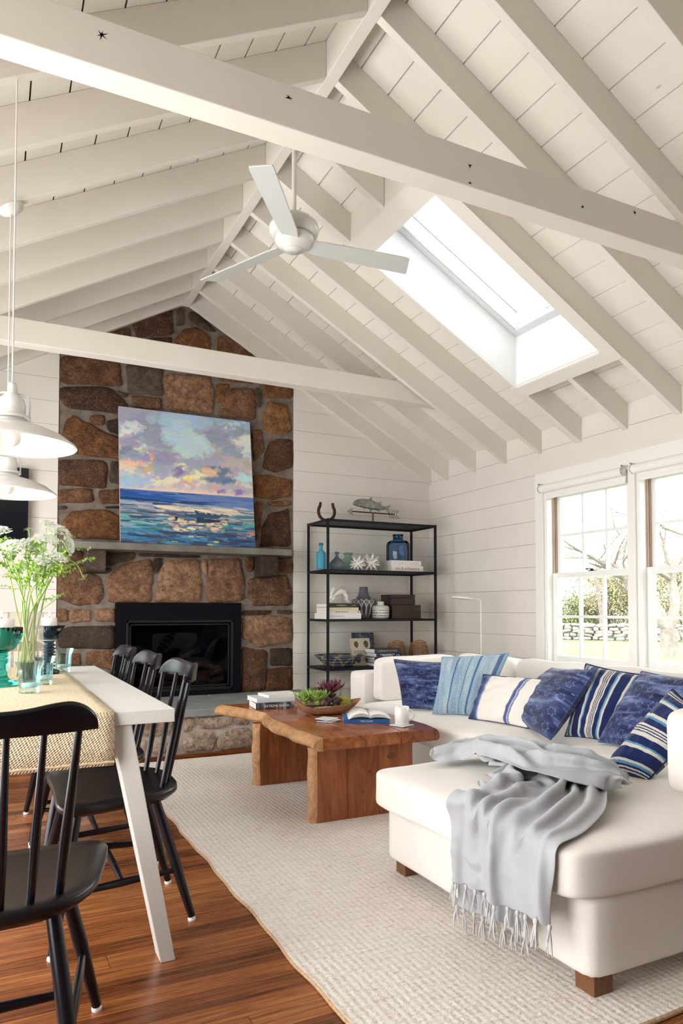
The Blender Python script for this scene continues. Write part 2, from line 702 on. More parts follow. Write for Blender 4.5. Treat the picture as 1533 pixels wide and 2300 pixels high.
# ---- walls with shiplap
SHIP = 0.182
ROWS = [2.119 - SHIP * i for i in range(-9, 13)]
wall_back = struct('wall_back', G().prism([(XL - .2, -.2), (XR + .2, -.2), (XR + .2, zr(XR + .2) + .2), (RX1, RZ + .21), (RX0, RZ + .21), (XL - .2, zl(XL - .2) + .2)], YW + .075, YW + .2, axis=1), DARKGAP)
FX0, FX1 = 0.452, 2.418         # stone chimney breast
_g = .0011
for z1 in ROWS:
    z0 = max(z1 - SHIP, 0)
    if z1 <= 0:
        continue
    for a, b in ((XL, FX0), (FX1, XR)):
        # clip to the roof line
        def xmax(z):
            return RX1 + (RZ + .2 - z) / S

        def xmin(z):
            return RX0 - (RZ + .2 - z) / S
        zz0, zz1 = z0 + _g, z1 - _g
        if a > 1:
            p = [(a, zz0), (min(b, xmax(zz0)), zz0), (min(b, xmax(zz1)), zz1), (a, zz1)]
            if xmax(zz0) <= a + .01:
                continue
            if xmax(zz1) <= a:
                p = [(a, zz0), (min(b, xmax(zz0)), zz0), (a, RZ + .2 - S * (a - RX1))]
        else:
            p = [(max(a, xmin(zz0)), zz0), (b, zz0), (b, zz1), (max(a, xmin(zz1)), zz1)]
            if xmin(zz0) >= b - .01:
                continue
            if xmin(zz1) >= b:
                p = [(max(a, xmin(zz0)), zz0), (b, zz0), (b, RZ + .2 - S * (RX0 - b))]
        G().prism(p, YW, YW + .075, axis=1).obj('shiplap_board', WHITE, wall_back)

# right wall: rough openings for the windows
WY = [(3.41, 4.24), (2.53, 3.36), (1.65, 2.48)]      # three sash windows side by side, the third outside the frame
WZ0, WZ1 = .60, 2.00
g = G()
WZT = zr(XR) + .19
x0, x1 = XR + .02, XR + .145
g.box(x0, x1, YR - .2, WY[2][0], -.2, WZT)
g.box(x0, x1, WY[0][1], YW + .2, -.2, WZT)
g.box(x0, x1, WY[2][0], WY[0][1], -.2, WZ0)
g.box(x0, x1, WY[2][0], WY[0][1], WZ1, WZT)
for i in range(2):
    g.box(x0, x1, WY[i + 1][1], WY[i][0], WZ0, WZ1)
wall_right = struct('wall_right', g, DARKGAP)
cas0, cas1 = WY[2][0] - .10, WY[0][1] + .085     # casing outer edges
CT = 2.119
for z1 in ROWS:
    z0 = max(z1 - SHIP, 0) + _g
    zz1 = min(z1 - _g, WZT)
    if zz1 <= z0:
        continue
    if z0 > CT - .05 or zz1 < .46:
        runs = [(YR, YW)]
    else:
        runs = [(YR, cas0), (cas1, YW)]
        if z0 < .44:
            G().box(XR, XR + .02, cas0, cas1, z0, min(zz1, .44)).obj('shiplap_board', WHITE, wall_right)
    for y0, y1 in runs:
        G().box(XR, XR + .02, y0, y1, z0, zz1).obj('shiplap_board', WHITE, wall_right)

# left wall: unseen windows enlarged to add light; rear wall (behind the camera): solid door
LW = [(.40, 1.80), (1.95, 3.35), (3.50, 4.90)]
g = G()
zt = zl(XL) + .2
x0, x1 = XL - .2, XL
g.box(x0, x1, YR - .2, LW[0][0], -.2, zt).box(x0, x1, LW[2][1], YW + .2, -.2, zt)
g.box(x0, x1, LW[0][0], LW[2][1], -.2, .20).box(x0, x1, LW[0][0], LW[2][1], 2.20, zt)
for i in range(2):
    g.box(x0, x1, LW[i][1], LW[i + 1][0], .20, 2.20)
wall_left = struct('wall_left', g, WHITE)
for i, (a, b) in enumerate(LW):
    g = G()
    for q in ((a, a + .05, .20, 2.20), (b - .05, b, .20, 2.20), (a + .05, b - .05, .20, .25), (a + .05, b - .05, 2.15, 2.20), (a + .05, b - .05, 1.20, 1.24)):
        g.box(XL - .14, XL - .09, *q)
    struct('window_%d' % (4 + i), g, TRIM)
g = G()
g.box(XL - .2, 2.05, YR - .2, YR, -.2, 2.2).box(3.15, XR + .2, YR - .2, YR, -.2, 2.2)
g.prism([(XL - .2, 2.2), (XR + .2, 2.2), (XR + .2, zr(XR + .2) + .2), (RX1, RZ + .2), (RX0, RZ + .2), (XL - .2, zl(XL - .2) + .2)], YR - .2, YR, axis=1)
wall_rear = struct('wall_rear', g, m_noisy('low_bounce_taupe', (0.20, 0.165, 0.135), (0.24, 0.20, 0.165), 3, .6))  # unseen wall, toned dark to cut bounce onto camera-facing surfaces
g = G()
for q in ((2.05, 2.13, 0, 2.2), (3.07, 3.15, 0, 2.2), (2.13, 3.07, 2.12, 2.2), (2.13, 3.07, 0, .12)):
    g.box(q[0], q[1], YR - .13, YR - .07, q[2], q[3])
g.box(2.13, 3.07, YR - .12, YR - .08, .12, 2.12)
struct('door_1', g, m_noisy('door_wood', (0.16, 0.08, 0.04), (0.22, 0.12, 0.06), 4, .5, stretch=(9, 9, 1)))  # unseen door, kept solid so little light comes from behind

# baseboards
struct('baseboard_right', G().box(XR - .016, XR - .0005, YR, YW - .02, 0, .14), TRIM)
struct('baseboard_back', G().box(FX1 + .01, XR - .02, YW - .016, YW - .0005, 0, .14), TRIM)
# ================================================================== FIREPLACE
def stone_mat(name, cols, speck=(0.55, 0.42, 0.32), dark=(0.05, 0.03, 0.02), sp=0.35):
    m = pmat(name, cols[0], 0.85, spec=0.25)
    nt = m.node_tree
    oi = nd(nt, 'ShaderNodeObjectInfo').outputs['Random']
    v = tc(nt, 'Object')
    big = noise(nt, v, 9.0, 6, 0.68, 0.6)
    f = mth(nt, 'ADD', mth(nt, 'MULTIPLY', big, 0.75), mth(nt, 'MULTIPLY', oi, 0.28))
    n = len(cols)
    col = ramp(nt, f, [(0.34 + 0.34 * i / (n - 1), c) for i, c in enumerate(cols)])
    fine = noise(nt, v, 120.0, 4, 0.7)
    fine2 = noise(nt, v, 75.0, 4, 0.7)
    mid = noise(nt, v, 26.0, 5, 0.7)
    col = mixc(nt, mth(nt, 'MULTIPLY', ramp(nt, fine, [(0.52, (0, 0, 0)), (0.66, (1, 1, 1))]), sp), col, speck)
    col = mixc(nt, mth(nt, 'MULTIPLY', ramp(nt, fine2, [(0.36, (1, 1, 1)), (0.46, (0, 0, 0))]), 0.6), col, dark)
    col = mixc(nt, mth(nt, 'MULTIPLY', ramp(nt, mid, [(0.40, (1, 1, 1)), (0.56, (0, 0, 0))]), 0.5), col, dark)
    setc(m, col)
    h = mth(nt, 'ADD', mth(nt, 'MULTIPLY', noise(nt, v, 14.0, 5, 0.65), 1.0), mth(nt, 'MULTIPLY', fine, 0.25))
    bump(m, h, 0.75, 0.018)
    return m


ST = {
    'b': stone_mat('brown_stone', [(0.040, 0.017, 0.009), (0.115, 0.048, 0.022), (0.24, 0.115, 0.056)]),
    'o': stone_mat('rust_stone', [(0.065, 0.024, 0.009), (0.18, 0.070, 0.022), (0.33, 0.155, 0.055)]),
    't': stone_mat('tan_stone', [(0.085, 0.038, 0.019), (0.24, 0.122, 0.065), (0.40, 0.235, 0.145)], (0.58, 0.41, 0.29), sp=0.40),
    'd': stone_mat('dark_stone', [(0.020, 0.015, 0.012), (0.060, 0.043, 0.032), (0.12, 0.088, 0.064)], (0.22, 0.17, 0.13)),
    'g': stone_mat('grey_stone', [(0.10, 0.10, 0.098), (0.15, 0.152, 0.148), (0.21, 0.21, 0.20)], (0.3, 0.3, 0.29)),
    'p': stone_mat('pale_stone', [(0.30, 0.20, 0.14), (0.45, 0.33, 0.25), (0.56, 0.45, 0.36)], (0.72, 0.62, 0.52)),
}
MORTAR = m_noisy('mortar', (0.13, 0.10, 0.080), (0.235, 0.195, 0.16), 14, 0.95, 6, bstr=0.6, bdist=0.01)
MORTAR2 = m_noisy('mortar_pale', (0.42, 0.36, 0.31), (0.58, 0.52, 0.46), 14, 0.95, 6, bstr=0.6, bdist=0.01)
BLUE_ST = m_noisy('bluestone', (0.20, 0.215, 0.215), (0.30, 0.31, 0.30), 6, 0.7, 7, bstr=0.4, bdist=0.006)
MANTEL_ST = m_noisy('mantel_stone', (0.115, 0.105, 0.09), (0.20, 0.185, 0.155), 7, 0.8, 7, bstr=0.4, bdist=0.006)

fire = thing('stone_fireplace', 'full-height brown fieldstone fireplace with raised hearth and black insert', 'fireplace', (1.435, YW, 0))
FO = Vector((1.435, YW, 0))
IX0, IX1, IZ0, IZ1 = .889, 1.925, .345, 1.110


def stone(poly, kind, ycut, depth=.022, seed=0, back=.05, parent=fire, name='stone', origin=FO):
    """poly: world (x, z) outline; the face bulges towards the room (-Y)"""
    r = random.Random(seed)
    q_ = []
    for i in range(len(poly)):
        a, b = poly[i], poly[(i + 1) % len(poly)]
        d = math.hypot(b[0] - a[0], b[1] - a[1])
        m_ = max(1, min(4, int(d / .045)))
        for k in range(m_):
            t = k / m_
            j_ = (r.random() - .5) * .014 if k else 0
            q_.append((a[0] + (b[0] - a[0]) * t - (b[1] - a[1]) / (d + 1e-6) * j_, a[1] + (b[1] - a[1]) * t + (b[0] - a[0]) / (d + 1e-6) * j_))
    pts = chaikin(q_, 1)
    cx = sum(p[0] for p in pts) / len(pts)
    cz = sum(p[1] for p in pts) / len(pts)
    n = len(pts)
    rings = [(1.0, back), (1.0, 0.004), (.95, -depth * .75), (.78, -depth), (.42, -depth * 1.1)]
    vs = []
    jit = [1 + (r.random() - .5) * .02 for _ in range(n)]
    for k, (sc, dy) in enumerate(rings):
        for i, p in enumerate(pts):
            j = jit[i] * sc * 1.03
            d = dy + ((r.random() - .5) * .012 if k >= 2 else 0)
            vs.append((cx + (p[0] - cx) * j - origin.x, ycut + d - origin.y, cz + (p[1] - cz) * j - origin.z))
    vs.append((cx - origin.x, ycut - depth * 1.1 - origin.y, cz - origin.z))
    fs = []
    ar = sum(pts[i][0] * pts[(i + 1) % n][1] - pts[(i + 1) % n][0] * pts[i][1] for i in range(n))
    for k in range(len(rings) - 1):
        for i in range(n):
            i2 = (i + 1) % n
            f = (k * n + i, k * n + i2, (k + 1) * n + i2, (k + 1) * n + i)
            fs.append(f if ar > 0 else f[::-1])
    L = (len(rings) - 1) * n
    for i in range(n):
        f = (L + i, L + (i + 1) % n, len(vs) - 1)
        fs.append(f if ar > 0 else f[::-1])
    return G().add(vs, fs, True).obj(name, ST[kind], parent)


A3 = lambda x, y: (100 + x / 2.555, 660 + y / 2.555)
A4 = lambda x, y: (100 + x / 2.555, 1180 + y / 2.555)
UP = [
    ('b', [(500, 165), (735, 88), (740, 235), (530, 250)]), ('b', [(345, 232), (490, 190), (512, 330), (330, 335)]),
    ('d', [(755, 85), (800, 80), (800, 180), (755, 185)]), ('d', [(822, 98), (880, 108), (990, 218), (935, 212), (828, 150)]),
    ('o', [(742, 262), (800, 198), (880, 190), (952, 240), (955, 420), (740, 400)]), ('b', [(1000, 238), (1050, 240), (1225, 370), (1215, 450), (985, 425)]),
    ('b', [(530, 262), (735, 248), (722, 395), (540, 385)]), ('b', [(180, 335), (320, 262), (325, 345), (180, 350)]),
    ('b', [(92, 352), (430, 385), (452, 530), (95, 512)]), ('d', [(465, 400), (675, 425), (684, 582), (480, 576)]),
    ('t', [(692, 455), (952, 470), (975, 560), (968, 692), (700, 660)]),
    ('o', [(985, 455), (1205, 478), (1200, 515), (1010, 500)]), ('o', [(982, 518), (1062, 516), (1032, 622), (980, 628)]),
    ('b', [(1042, 538), (1200, 545), (1218, 640), (1212, 725), (1000, 702), (1008, 640)]), ('o', [(1248, 515), (1424, 532), (1418, 604), (1258, 592)]),
    ('d', [(1213, 530), (1240, 555), (1246, 645), (1226, 655)]), ('o', [(1285, 612), (1390, 638), (1424, 780), (1380, 808), (1258, 792), (1252, 700)]),
    ('b', [(95, 532), (380, 538), (485, 640), (440, 692), (130, 655), (88, 600)]), ('d', [(408, 552), (484, 574), (472, 597), (424, 582)]),
    ('t', [(498, 582), (674, 600), (672, 664), (510, 652)]), ('b', [(252, 702), (350, 698), (340, 757), (268, 747)]),
    ('d', [(348, 730), (440, 706), (470, 820), (368, 792)]), ('o', [(115, 742), (168, 692), (300, 770), (440, 832), (455, 955), (95, 905)]),
    ('b', [(82, 952), (352, 958), (366, 1010), (352, 1118), (86, 1098)]), ('d', [(378, 962), (500, 968), (500, 1112), (372, 1082)]),
    ('b', [(82, 1122), (272, 1118), (288, 1192), (78, 1204)]), ('b', [(308, 1130), (430, 1118), (442, 1202), (326, 1207)]),
    ('d', [(78, 1217), (130, 1217), (127, 1237), (82, 1239)]), ('d', [(348, 1219), (434, 1216), (434, 1234), (348, 1232)]),
    ('o', [(106, 1300), (156, 1246), (345, 1234), (452, 1280), (452, 1412), (106, 1405), (92, 1350)]),
    # behind the leaning canvas
    ('b', [(460, 690), (690, 690), (700, 880), (470, 900)]), ('o', [(715, 700), (960, 715), (970, 900), (712, 890)]), ('b', [(985, 722), (1185, 745), (1180, 950), (990, 910)]),
    ('t', [(480, 920), (760, 905), (770, 1130), (520, 1125)]), ('b', [(785, 915), (1175, 965), (1190, 1150), (790, 1120)]), ('o', [(470, 1145), (800, 1140), (800, 1390), (470, 1400)]),
    ('b', [(820, 1140), (1185, 1170), (1195, 1400), (820, 1395)]),
    ('b', [(1188, 785), (1240, 770), (1262, 900), (1200, 965)]), ('b', [(1285, 860), (1340, 828), (1426, 838), (1424, 992), (1330, 1028), (1252, 1002), (1262, 920)]),
    ('o', [(1198, 1040), (1290, 1034), (1422, 1070), (1414, 1162), (1300, 1182), (1203, 1162)]), ('o', [(1275, 1192), (1416, 1188), (1412, 1216), (1290, 1216)]),
    ('b', [(1205, 1195), (1255, 1188), (1242, 1350), (1208, 1425)]), ('b', [(1285, 1262), (1402, 1230), (1414, 1445), (1236, 1452), (1248, 1340)]),
]
LOW = [
    ('b', [(75, 145), (222, 148), (228, 200), (85, 207)]), ('d', [(350, 158), (522, 158), (518, 192), (440, 212), (370, 237), (350, 232)]),
    ('d', [(538, 158), (898, 172), (892, 187), (545, 180)]), ('d', [(298, 252), (392, 243), (372, 278), (308, 278)]),
    ('t', [(62, 208), (200, 213), (322, 300), (342, 400), (312, 452), (200, 462), (62, 422)]),
    ('t', [(358, 308), (438, 228), (612, 190), (624, 280), (612, 442), (362, 442)]), ('d', [(622, 192), (678, 182), (672, 222), (640, 280), (624, 252)]),
    ('t', [(652, 280), (690, 202), (882, 192), (908, 330), (892, 442), (638, 442)]), ('t', [(902, 198), (932, 193), (932, 292), (908, 272)]),
    ('t', [(948, 192), (1122, 187), (1148, 300), (1148, 422), (1090, 442), (932, 442), (928, 330)]), ('b', [(1150, 183), (1207, 183), (1197, 268), (1153, 262)]),
    ('b', [(1332, 208), (1424, 195), (1424, 272), (1332, 268)]), ('b', [(1332, 168), (1422, 163), (1422, 190), (1336, 196)]),
    ('t', [(1172, 308), (1240, 278), (1392, 282), (1424, 380), (1414, 458), (1200, 464), (1162, 400)]),
    ('t', [(66, 478), (132, 478), (137, 552), (66, 557)]), ('t', [(143, 483), (267, 483), (264, 552), (148, 560)]), ('t', [(283, 483), (404, 476), (404, 558), (298, 547)]),
    ('d', [(66, 600), (150, 578), (404, 573), (404, 713), (76, 702)]), ('b', [(86, 738), (207, 733), (212, 803), (92, 808)]), ('b', [(238, 728), (402, 718), (402, 832), (238, 802)]),
    ('b', [(66, 826), (222, 822), (227, 965), (66, 965)]), ('t', [(240, 842), (402, 848), (402, 965), (240, 965)]),
    ('b', [(1133, 488), (1307, 486), (1292, 507), (1133, 517)]), ('d', [(1333, 483), (1417, 483), (1417, 512), (1338, 507)]),
    ('t', [(1133, 530), (1250, 513), (1423, 533), (1423, 672), (1230, 703), (1133, 642)]), ('b', [(1132, 700), (1190, 708), (1280, 720), (1270, 945), (1132, 962)]),
    ('d', [(1292, 708), (1420, 703), (1420, 808), (1297, 808)]), ('o', [(1280, 820), (1423, 812), (1423, 945), (1270, 948)]),
]
for i, (kd, pl) in enumerate(UP):
    w = [on(*A3(*q), 1, YW) for q in pl]
    stone([(min(max(p.x, FX0 + .005), FX1 - .005), p.z) for p in w], kd, YW + .014, seed=i)
for i, (kd, pl) in enumerate(LOW):
    w = [on(*A4(*q), 1, YW) for q in pl]
    stone([(min(max(p.x, FX0 + .005), FX1 - .005), p.z) for p in w], kd, YW + .014, seed=100 + i)
# mortar bed, with a hole where the insert sits
g = G()
ym = YW + .010


def mb(p):
    g.prism([(q[0] - FO.x, q[1]) for q in p], ym - FO.y, YW + .074 - FO.y, axis=1)


mb([(FX0, 0), (IX0, 0), (IX0, 1.11), (FX0, 1.11)])
mb([(IX1, 0), (FX1, 0), (FX1, 1.11), (IX1, 1.11)])
mb([(IX0, 0), (IX1, 0), (IX1, IZ0), (IX0, IZ0)])
mb([(FX0, 1.11), (FX1, 1.11), (FX1, zr(FX1) + .16), (RX1, RZ + .19), (RX0, RZ + .19), (FX0, zl(FX0) + .16)])
g.obj('mortar', MORTAR, fire)

# mantel shelf and its two stone brackets
mg = G()
mz0, mz1 = 1.512, 1.567
mg.prism([(.553, 5.62), (.60, 5.60), (1.2, 5.597), (1.9, 5.603), (2.30, 5.60), (2.325, 5.63), (2.33, 5.862), (.553, 5.862)], mz0, mz1, axis=2, M=Matrix.Translation(-FO))
mg.obj('mantel_shelf', MANTEL_ST, fire, bevel=.006)
for x0, x1, zb in ((.645, .79, 1.345), (2.05, 2.20, 1.335)):
    G().prism([(5.66, mz0), (5.862, mz0), (5.862, zb - .01), (5.69, zb), (5.665, zb + .02)], x0 - FO.x, x1 - FO.x, axis=0, M=Matrix.Translation((0, -FO.y, 0))).obj('mantel_bracket', ST['d'], fire, bevel=.01)

# gas insert
INS = pmat('insert_black', (0.006, 0.005, 0.008), 0.55, spec=.06)
g = G()
T = Matrix.Translation(-FO)
for q in ((IX0, .969, IZ0, IZ1), (1.852, IX1, IZ0, IZ1), (.969, 1.852, .965, IZ1), (.969, 1.852, IZ0, .385)):
    g.box(q[0], q[1], YW - .035, YW + .02, q[2], q[3], T)
ins = g.obj('firebox_insert', INS, fire, bevel=.003)
for k, d in ((0, .018), (.028, .012)):
    g = G()
    a0, a1, b0, b1 = .969 + k, 1.852 - k, .385 + k, .965 - k
    y0 = YW - .040 + k * .6
    for q in ((a0, a0 + d, b0, b1), (a1 - d, a1, b0, b1), (a0, a1, b1 - d, b1), (a0, a1, b0, b0 + d)):
        g.box(q[0], q[1], y0, y0 + .02, q[2], q[3], T)
    g.obj('trim_frame', pmat('insert_edge', (0.012, 0.012, 0.017), .4, spec=.3), ins, bevel=.002)
G().box(1.0, 1.82, YW - .012, YW - .008, .41, .93, T).obj('glass', thin_glass('fire_glass', (0.55, 0.55, 0.58), 0.02, 0.0), ins)
G().box(.969, 1.852, YW + .066, YW + .072, .385, .965, T).obj('firebox_back', INS, ins)
BARK = m_noisy('fire_log', (0.055, 0.028, 0.018), (0.16, 0.085, 0.05), 26, 0.9, 5, bstr=0.9, bdist=0.01)
for (xa, za, xb, zb, r) in ((1.22, .52, 1.66, .47, .032), (1.30, .61, 1.58, .72, .026), (1.42, .46, 1.76, .55, .035), (1.28, .45, 1.5, .43, .026), (1.55, .60, 1.72, .56, .024), (1.66, .44, 1.78, .47, .03)):
    n_ = 9
    rr = random.Random(int(xa * 1000))
    pts = [((xa + (xb - xa) * t / (n_ - 1)) - FO.x, YW + .026 - FO.y, za + (zb - za) * t / (n_ - 1) + rr.uniform(-.006, .006)) for t in range(n_)]
    G().tube(pts, [r * rr.uniform(.8, 1.1) for _ in range(n_)], 9).obj('log', BARK, ins)
G().box(1.02, 1.80, YW + .0, YW + .06, .395, .425, T).obj('ember_bed', pmat('ember', (0.02, 0.016, 0.014), .9), ins)

# raised hearth: core, stones, bluestone slabs, wooden foot strip
HY = 5.035
HX0, HX1 = .36, 2.46
G().box(HX0 + .01, HX1 - .01, HY + .006, YW + .01, 0, .288, T).obj('hearth_core', MORTAR2, fire)
A5 = lambda x, y: (380 + x / 4.79, 1540 + y / 4.79)
HS = [('p', [(298, 278), (560, 243), (692, 318), (688, 412), (480, 468), (306, 462)]), ('p', [(168, 340), (250, 322), (278, 400), (222, 492), (148, 500)]),
      ('p', [(145, 625), (208, 518), (472, 488), (504, 560), (494, 692), (170, 718), (146, 690)]), ('p', [(508, 560), (640, 480), (866, 448), (900, 560), (900, 664), (518, 712)]),
      ('p', [(698, 345), (856, 330), (858, 422), (700, 424)])]
for i, (kd, pl) in enumerate(HS):
    w = [on(*A5(*q), 1, HY) for q in pl]
    stone([(p.x, min(max(p.z, .035), .282)) for p in w], kd, HY + .008, .02, 200 + i, back=.03)
hx = [on(*A5(150, 500), 1, HY).x - .03, on(*A5(905, 500), 1, HY).x + .02]
rr = random.Random(5)
for row in range(2):
    z0, z1 = ((.04, .155), (.165, .280))[row]
    x = hx[0] - .02 * row
    while x > HX0 + .06:
        w = rr.uniform(.13, .24)
        xa = max(x - w, HX0 + .012)
        d = .012
        stone([(xa + d, z0 + rr.uniform(0, .012)), (x - d, z0 + rr.uniform(0, .012)), (x - rr.uniform(.004, .02), (z0 + z1) / 2), (x - d * 2, z1), (xa + d * 2, z1 - rr.uniform(0, .02)), (xa + rr.uniform(.004, .02), (z0 + z1) / 2)], 'p', HY + .008, .02, int(x * 999), back=.03)
        x = xa
    x = hx[1]
    while x < HX1 - .06:
        w = rr.uniform(.13, .24)
        xb_ = min(x + w, HX1 - .012)
        d = .012
        stone([(x + d, z0), (xb_ - d, z0 + rr.uniform(0, .012)), (xb_ - .008, (z0 + z1) / 2), (xb_ - d * 2, z1), (x + d * 2, z1 - rr.uniform(0, .02)), (x + .008, (z0 + z1) / 2)], 'p', HY + .008, .02, int(x * 999), back=.03)
        x = xb_
sx = [HX0 - .02, .78, 1.16, 1.63, 2.02, HX1 + .02]
for a, b in zip(sx[:-1], sx[1:]):
    r1, r2 = rr.uniform(-.006, .006), rr.uniform(-.006, .006)
    G().prism([(a + .004, HY - .03 + r1), ((a + b) / 2, HY - .034), (b - .004, HY - .03 + r2), (b - .004, YW - .002), (a + .004, YW - .002)], .289, .343, axis=2, M=T).obj('hearth_slab', BLUE_ST, fire, bevel=.006)
G().box(HX0, HX1, HY - .022, HY + .004, 0, .030, T).obj('foot_strip', OAK, fire, bevel=.004)


# ------------------------------------------------------------------ painting
def paint(n=330):
    r = np.random.default_rng(3)
    im = np.zeros((n, n, 3))
    yy_, xx_ = np.mgrid[0:n, 0:n] / (n - 1.0)          # yy: 0 at the top

    def lerp(stops, t):
        xs = [s_[0] for s_ in stops]
        return np.stack([np.interp(t, xs, [s_[1][k] for s_ in stops]) for k in range(3)], -1)
    H = .61
    skyc = lerp([(0, (158, 186, 214)), (.25, (176, 205, 222)), (.42, (214, 208, 196)), (.52, (226, 214, 190)), (.58, (205, 196, 196)), (.61, (232, 205, 190))], yy_)
    seac = lerp([(.61, (104, 128, 186)), (.66, (52, 98, 164)), (.72, (150, 168, 192)), (.78, (150, 156, 172)), (.86, (88, 124, 150)), (1, (40, 72, 112))], yy_)
    im[:] = np.where((yy_ < H)[..., None], skyc, seac)

    def stroke(u, t, L, W, col, ang=0.0, al=.85, clip=None):
        R_ = max(L, W) * 1.15
        x0, x1 = max(int((u - R_) * n), 0), min(int((u + R_) * n) + 2, n)
        y0, y1 = max(int((t - R_) * n), 0), min(int((t + R_) * n) + 2, n)
        if x1 <= x0 or y1 <= y0:
            return
        X, Y_ = xx_[y0:y1, x0:x1] - u, yy_[y0:y1, x0:x1] - t
        ca, sa = math.cos(ang), math.sin(ang)
        a, b = (X * ca + Y_ * sa) / L, (-X * sa + Y_ * ca) / W
        d = a * a * a * a + b * b
        br = .5 + .5 * np.sin(b * 9 + r.random() * 6)
        m_ = np.clip((1 - d) * 6, 0, 1) * al * (.78 + .22 * br)
        if clip == 'sky':
            m_ = m_ * (yy_[y0:y1, x0:x1] < H)
        if clip == 'sea':
            m_ = m_ * (yy_[y0:y1, x0:x1] > H)
        c = np.array(col) * .82 + 42 + r.normal(0, 5, 3) if clip == 'sky' else np.array(col) * .93 + 12 + r.normal(0, 5, 3)
        im[y0:y1, x0:x1] = im[y0:y1, x0:x1] * (1 - m_[..., None]) + c * m_[..., None]

    def blob(u, t, su, st, col, k, L=.038, W=.015, var=14, clip='sky', al=.55):
        for _ in range(int(k * 1.7)):
            a = r.normal(0, 1, 2) * .5
            stroke(u + a[0] * su, t + a[1] * st, L * r.uniform(.5, 1.3), W * r.uniform(.6, 1.4), np.array(col) + r.normal(0, var, 3) * .6, r.normal(-.1, .6), al, clip)
    # white and cream breaks
    blob(.10, .20, .16, .06, (222, 226, 226), 30)
    blob(.85, .07, .10, .05, (205, 222, 230), 25)
    blob(.92, .18, .10, .10, (222, 222, 218), 40)
    blob(.76, .36, .22, .05, (214, 206, 206), 45)
    blob(.25, .33, .30, .04, (228, 220, 186), 50)
    blob(.48, .45, .20, .06, (240, 230, 178), 70)
    blob(.35, .52, .30, .03, (236, 226, 196), 40)
    # violet and slate cloud masses
    P1, P2, P3 = (136, 146, 172), (154, 158, 178), (134, 150, 172)
    blob(.13, .06, .22, .07, P2, 70)
    blob(.22, .13, .14, .10, P1, 70)
    blob(.30, .22, .18, .08, P3, 70)
    blob(.42, .25, .12, .05, P1, 40)
    blob(.62, .09, .20, .07, P2, 60)
    blob(.72, .16, .12, .08, P1, 50)
    blob(.82, .27, .10, .10, P1, 50)
    blob(.93, .10, .14, .04, P3, 35)
    blob(.66, .29, .10, .06, (176, 164, 162), 40)
    blob(.92, .34, .16, .05, (186, 172, 172), 40)
    blob(.06, .27, .10, .04, (150, 140, 176), 24)
    blob(.05, .36, .12, .04, (92, 124, 146), 40)
    blob(.18, .38, .18, .04, (142, 152, 178), 40)
    blob(.30, .36, .12, .05, (140, 134, 176), 45)
    blob(.33, .45, .18, .04, (150, 154, 178), 40)
    blob(.58, .37, .14, .05, (150, 154, 178), 50)
    blob(.88, .44, .14, .05, (172, 160, 172), 40)
    blob(.73, .42, .10, .02, (88, 104, 140), 25)
    blob(.76, .49, .12, .02, (92, 108, 142), 30)
    blob(.43, .45, .05, .03, (112, 98, 156), 12, .02, .01)
    blob(.75, .55, .30, .025, (176, 168, 182), 40)
    blob(.74, .58, .04, .012, (124, 96, 176), 10, .02, .008)
    blob(.88, .575, .05, .014, (128, 100, 180), 14, .02, .008)
    # warm accents
    blob(.23, .36, .03, .03, (240, 160, 110), 7, .014, .008)
    blob(.20, .45, .03, .02, (248, 170, 60), 6, .014, .008)
    blob(.08, .42, .10, .015, (240, 190, 150), 18, .03, .01)
    blob(.65, .43, .05, .03, (236, 186, 140), 20, .025, .012)
    blob(.50, .52, .06, .015, (200, 158, 158), 14, .03, .01)
    blob(.50, .50, .03, .015, (244, 220, 120), 10, .02, .012)
    blob(.70, .56, .03, .015, (230, 150, 140), 8, .02, .008)
    blob(.45, .60, .30, .006, (244, 198, 176), 24, .05, .006)
    blob(.08, .55, .14, .05, (150, 180, 206), 40)
    blob(.93, .46, .06, .03, (180, 216, 226), 18)

    blob(.47, .06, .16, .07, (160, 194, 222), 60, .06, .022)
    blob(.46, .17, .12, .08, (178, 210, 226), 60, .06, .022)
    blob(.55, .25, .12, .06, (186, 212, 224), 45, .06, .02)
    blob(.08, .14, .08, .03, (214, 222, 228), 14)
    blob(.97, .15, .06, .05, (226, 226, 222), 20)

    def streaks(u0, u1, t0, t1, cols, k, L=(.03, .12), W=(.003, .009), al=.8):
        for _ in range(k):
            stroke(r.uniform(u0, u1), r.uniform(t0, t1), r.uniform(*L), r.uniform(*W), cols[r.integers(len(cols))], r.normal(.03, .04), al, 'sea')
    streaks(0, .6, .62, .68, [(30, 84, 164), (24, 70, 150), (60, 110, 180), (20, 56, 120)], 60, (.08, .22))
    streaks(.5, 1, .62, .70, [(96, 126, 184), (80, 112, 176), (110, 140, 190)], 60, (.08, .2))
    streaks(.05, .6, .67, .69, [(14, 38, 88), (24, 60, 118)], 16, (.08, .2), (.003, .006))
    streaks(0, 1, .70, .76, [(190, 190, 190), (150, 166, 190), (200, 190, 176), (96, 132, 176), (30, 52, 88)], 110, (.05, .18))
    streaks(.3, .85, .71, .80, [(232, 216, 184), (214, 196, 170), (240, 226, 200)], 60, (.04, .14))
    streaks(0, 1, .76, .86, [(130, 140, 160), (70, 92, 128), (190, 176, 168), (80, 150, 150), (44, 60, 90)], 150, (.03, .14))
    streaks(0, .35, .80, .92, [(56, 128, 132), (90, 164, 160), (30, 64, 92), (140, 176, 190)], 80, (.03, .1))
    streaks(.72, 1, .82, .95, [(40, 128, 136), (64, 160, 150), (28, 62, 104), (96, 140, 170)], 90, (.03, .1))
